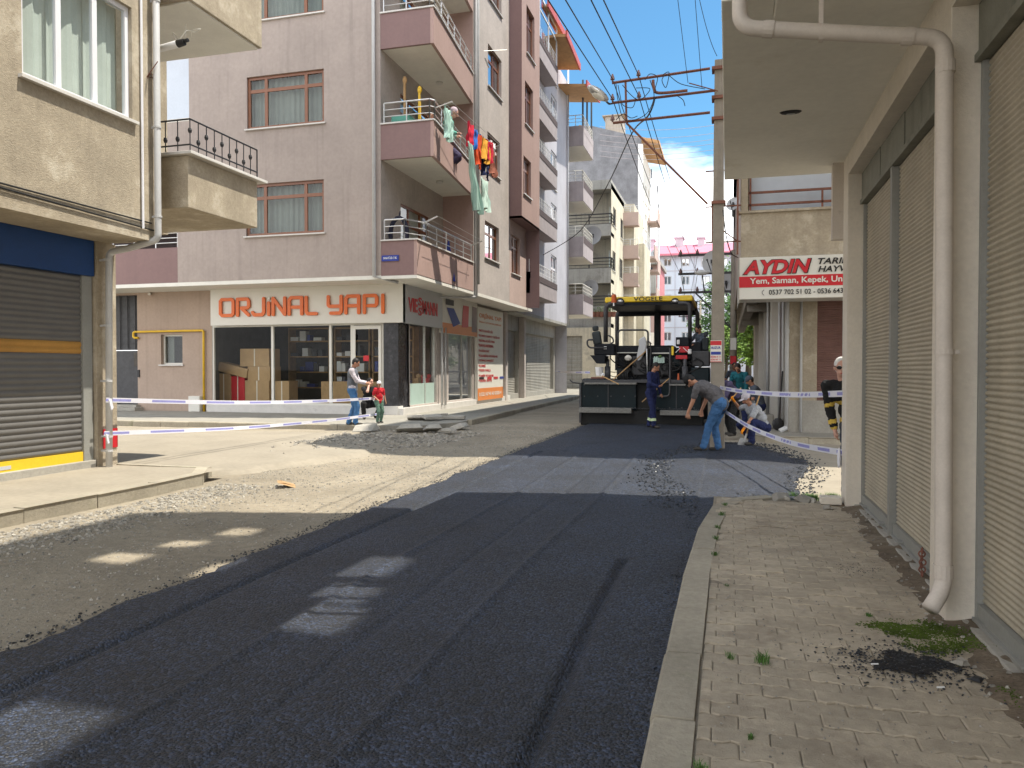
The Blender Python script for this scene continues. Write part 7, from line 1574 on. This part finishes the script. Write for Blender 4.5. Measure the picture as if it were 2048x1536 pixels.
# 13, 14 on the balcony
zw = HX(-9.25, 886, 196).z; p = HX(-9.25, 886, 200); p.z = zF2; person('woman in headscarf hanging out laundry on the second balcony', p, towards((1, .35, 0)), H=max(1.5, (zw-zF2)*1.09), lean=16, hands=((-.2, .45, 1.25), (.2, .45, 1.25)), head=(30, 0), shirt='c_green', sleeve='long', trousers='p_purple', hair='c_scarf', hairlen=.03, skin='skin_pale')
zc_ = HX(-9.5, 860, 216).z; p = HX(-9.5, 860, 214); p.z = zF2; person('child in pink top with dark hair behind the balcony railing', p, towards((.6, -1, 0)), H=max(1.2, (zc_-zF2)*1.08), lean=3, pelvis=(0, 0, .8), hands=((-.22, .1, .9), (.22, .1, .9)), head=(10, 0), shirt='c_orange', trousers='p_red', hair='hair_black', hairlen=.04, vox=.012)

# ================================================================ BARRIER TAPES
def tape(P_, w_, label, seed=1, parent_cat='barrier tape'):
    o = thing('barrier_tape', label, 'barrier tape', P_[0]); rn = random.Random(seed); Q = smoothp(P_, 14); b = MB(); vs = []
    for i, q in enumerate(Q):
        t = i/len(Q); tw = .5*math.sin(t*9+seed)*.5; u = Vector((.15*math.sin(tw*2), .2*math.sin(tw*3), math.cos(tw))).normalized(); vs += [q-u*w_/2, q+u*w_/2]
    n = len(Q); b.add(vs, [(2*i, 2*i+2, 2*i+3, 2*i+1) for i in range(n-1)]); b.build('ribbon', 'tape_white', o, smooth=True)
    b = MB(); L_ = 0; last = -1
    for i in range(n-1):
        a0, a1, c0, c1 = vs[2*i], vs[2*i+1], vs[2*i+2], vs[2*i+3]; k = int((a0-P_[0]).length/.34)
        if (i % 5) in (0, 1, 2):
            off = (TC*.003); b.add([a0.lerp(a1, .25)+off, c0.lerp(c1, .25)+off, c0.lerp(c1, .75)+off, a0.lerp(a1, .75)+off], [(0, 1, 2, 3)])
            off2 = -off; b.add([a0.lerp(a1, .25)+off2, c0.lerp(c1, .25)+off2, c0.lerp(c1, .75)+off2, a0.lerp(a1, .75)+off2], [(0, 1, 2, 3)])
    b.build('printing', 'tape_print', o); return o
defm('tape_print', (.30, .30, .62), rough=.5)
q1 = HX(LX+.3, 212, 800); q2 = HY(19.9, 757, 796); tape([q1, q1.lerp(q2, .35)-Vector((0, 0, .07)), q1.lerp(q2, .7)-Vector((0, 0, .06)), q2], .075, 'upper white and blue barrier tape from the left downpipe to the child', 1)
q1 = HX(LX+.3, 208, 867); q2 = HY(19.9, 757, 828); tape([q1, q1.lerp(q2, .35)-Vector((0, 0, .08)), q1.lerp(q2, .7)-Vector((0, 0, .07)), q2], .07, 'lower white and blue barrier tape from the left downpipe to the child', 2)
q1 = HY(15.7, 1440, 775); q2 = Vector((1.27, 9.5, HX(1.27, 1684, 787).z)); tape([q1, q1.lerp(q2, .3)-Vector((0, 0, .05)), q1.lerp(q2, .7)-Vector((0, 0, .05)), q2], .075, 'level barrier tape from the utility pole to the cream pillar', 3)
q1 = HY(15.7, 1443, 818); q2 = Vector((1.27, 9.5, HX(1.27, 1684, 905).z)); tape([q1, q1.lerp(q2, .35)-Vector((0, 0, .13)), q1.lerp(q2, .7)-Vector((0, 0, .12)), q2], .075, 'sloping barrier tape from the utility pole down to the cream pillar', 4)
q1 = HX(-9.6, 1110, 742); q2 = ppx(180, 835, YS+.3); tape([q1, q1.lerp(q2, .5)-Vector((0, 0, .03)), q2], .08, 'barrier tape running behind the paver to the far shops', 5)
b = MB(); b.extr([(0, 0), (.05, .02), (.09, -.12), (.05, -.16)], HX(LX+.34, 216, 800), (0, 1, 0), (0, 0, 1), (.02, 0, 0)); b.extr([(0, 0), (.03, .0), (.07, -.14), (.04, -.15)], HX(LX+.34, 210, 868), (0, 1, 0), (0, 0, 1), (.02, 0, 0)); single(b, 'tape_end', 'tape_white', 'loose knotted tape ends fluttering on the left downpipe', 'tape end')
b = MB(); b.ball((1.24, 9.52, HX(1.27, 1684, 925).z+.05), (.02, .04, .12), 8, 6); single(b, 'tape_end', 'tape_white', 'crumpled tape end tied at the cream pillar', 'tape end')
# chains, litter
b = MB(); 
for i in range(7): b.tube(arc((1.36+.004*(i % 2), 6.12+.012*(i % 3), .17+.028*i), .022, 0, 6.28, 8, (1, 0, 0) if i % 2 else (0, 1, 0), (0, 0, 1)), .006, 5)
single(b, 'chain', 'rust', 'rusty chain hanging from the bottom rail of the shutter', 'chain')
for (x, y, l_) in ((.72, 4.28, 'white cigarette end left of the tar stain'), (.97, 4.05, 'white scrap just below the tar stain')): b = MB(); b.cone((x, y, .132), (x+.035, y+.012, .132), .0045, n=6); single(b, 'cigarette_end', 'white', l_, 'litter')
b = MB(); b.rock((1.18, 4.2, .14), .03, flat=.4); single(b, 'tar_lump', 'tarlump', 'black lump of tar beside the stain near the downpipe', 'tar lump')
b = MB(); b.rock((1.17, 4.42, .14), .04, flat=.5); single(b, 'stone', 'rock', 'small pale stone on the moss below the downpipe', 'stone')
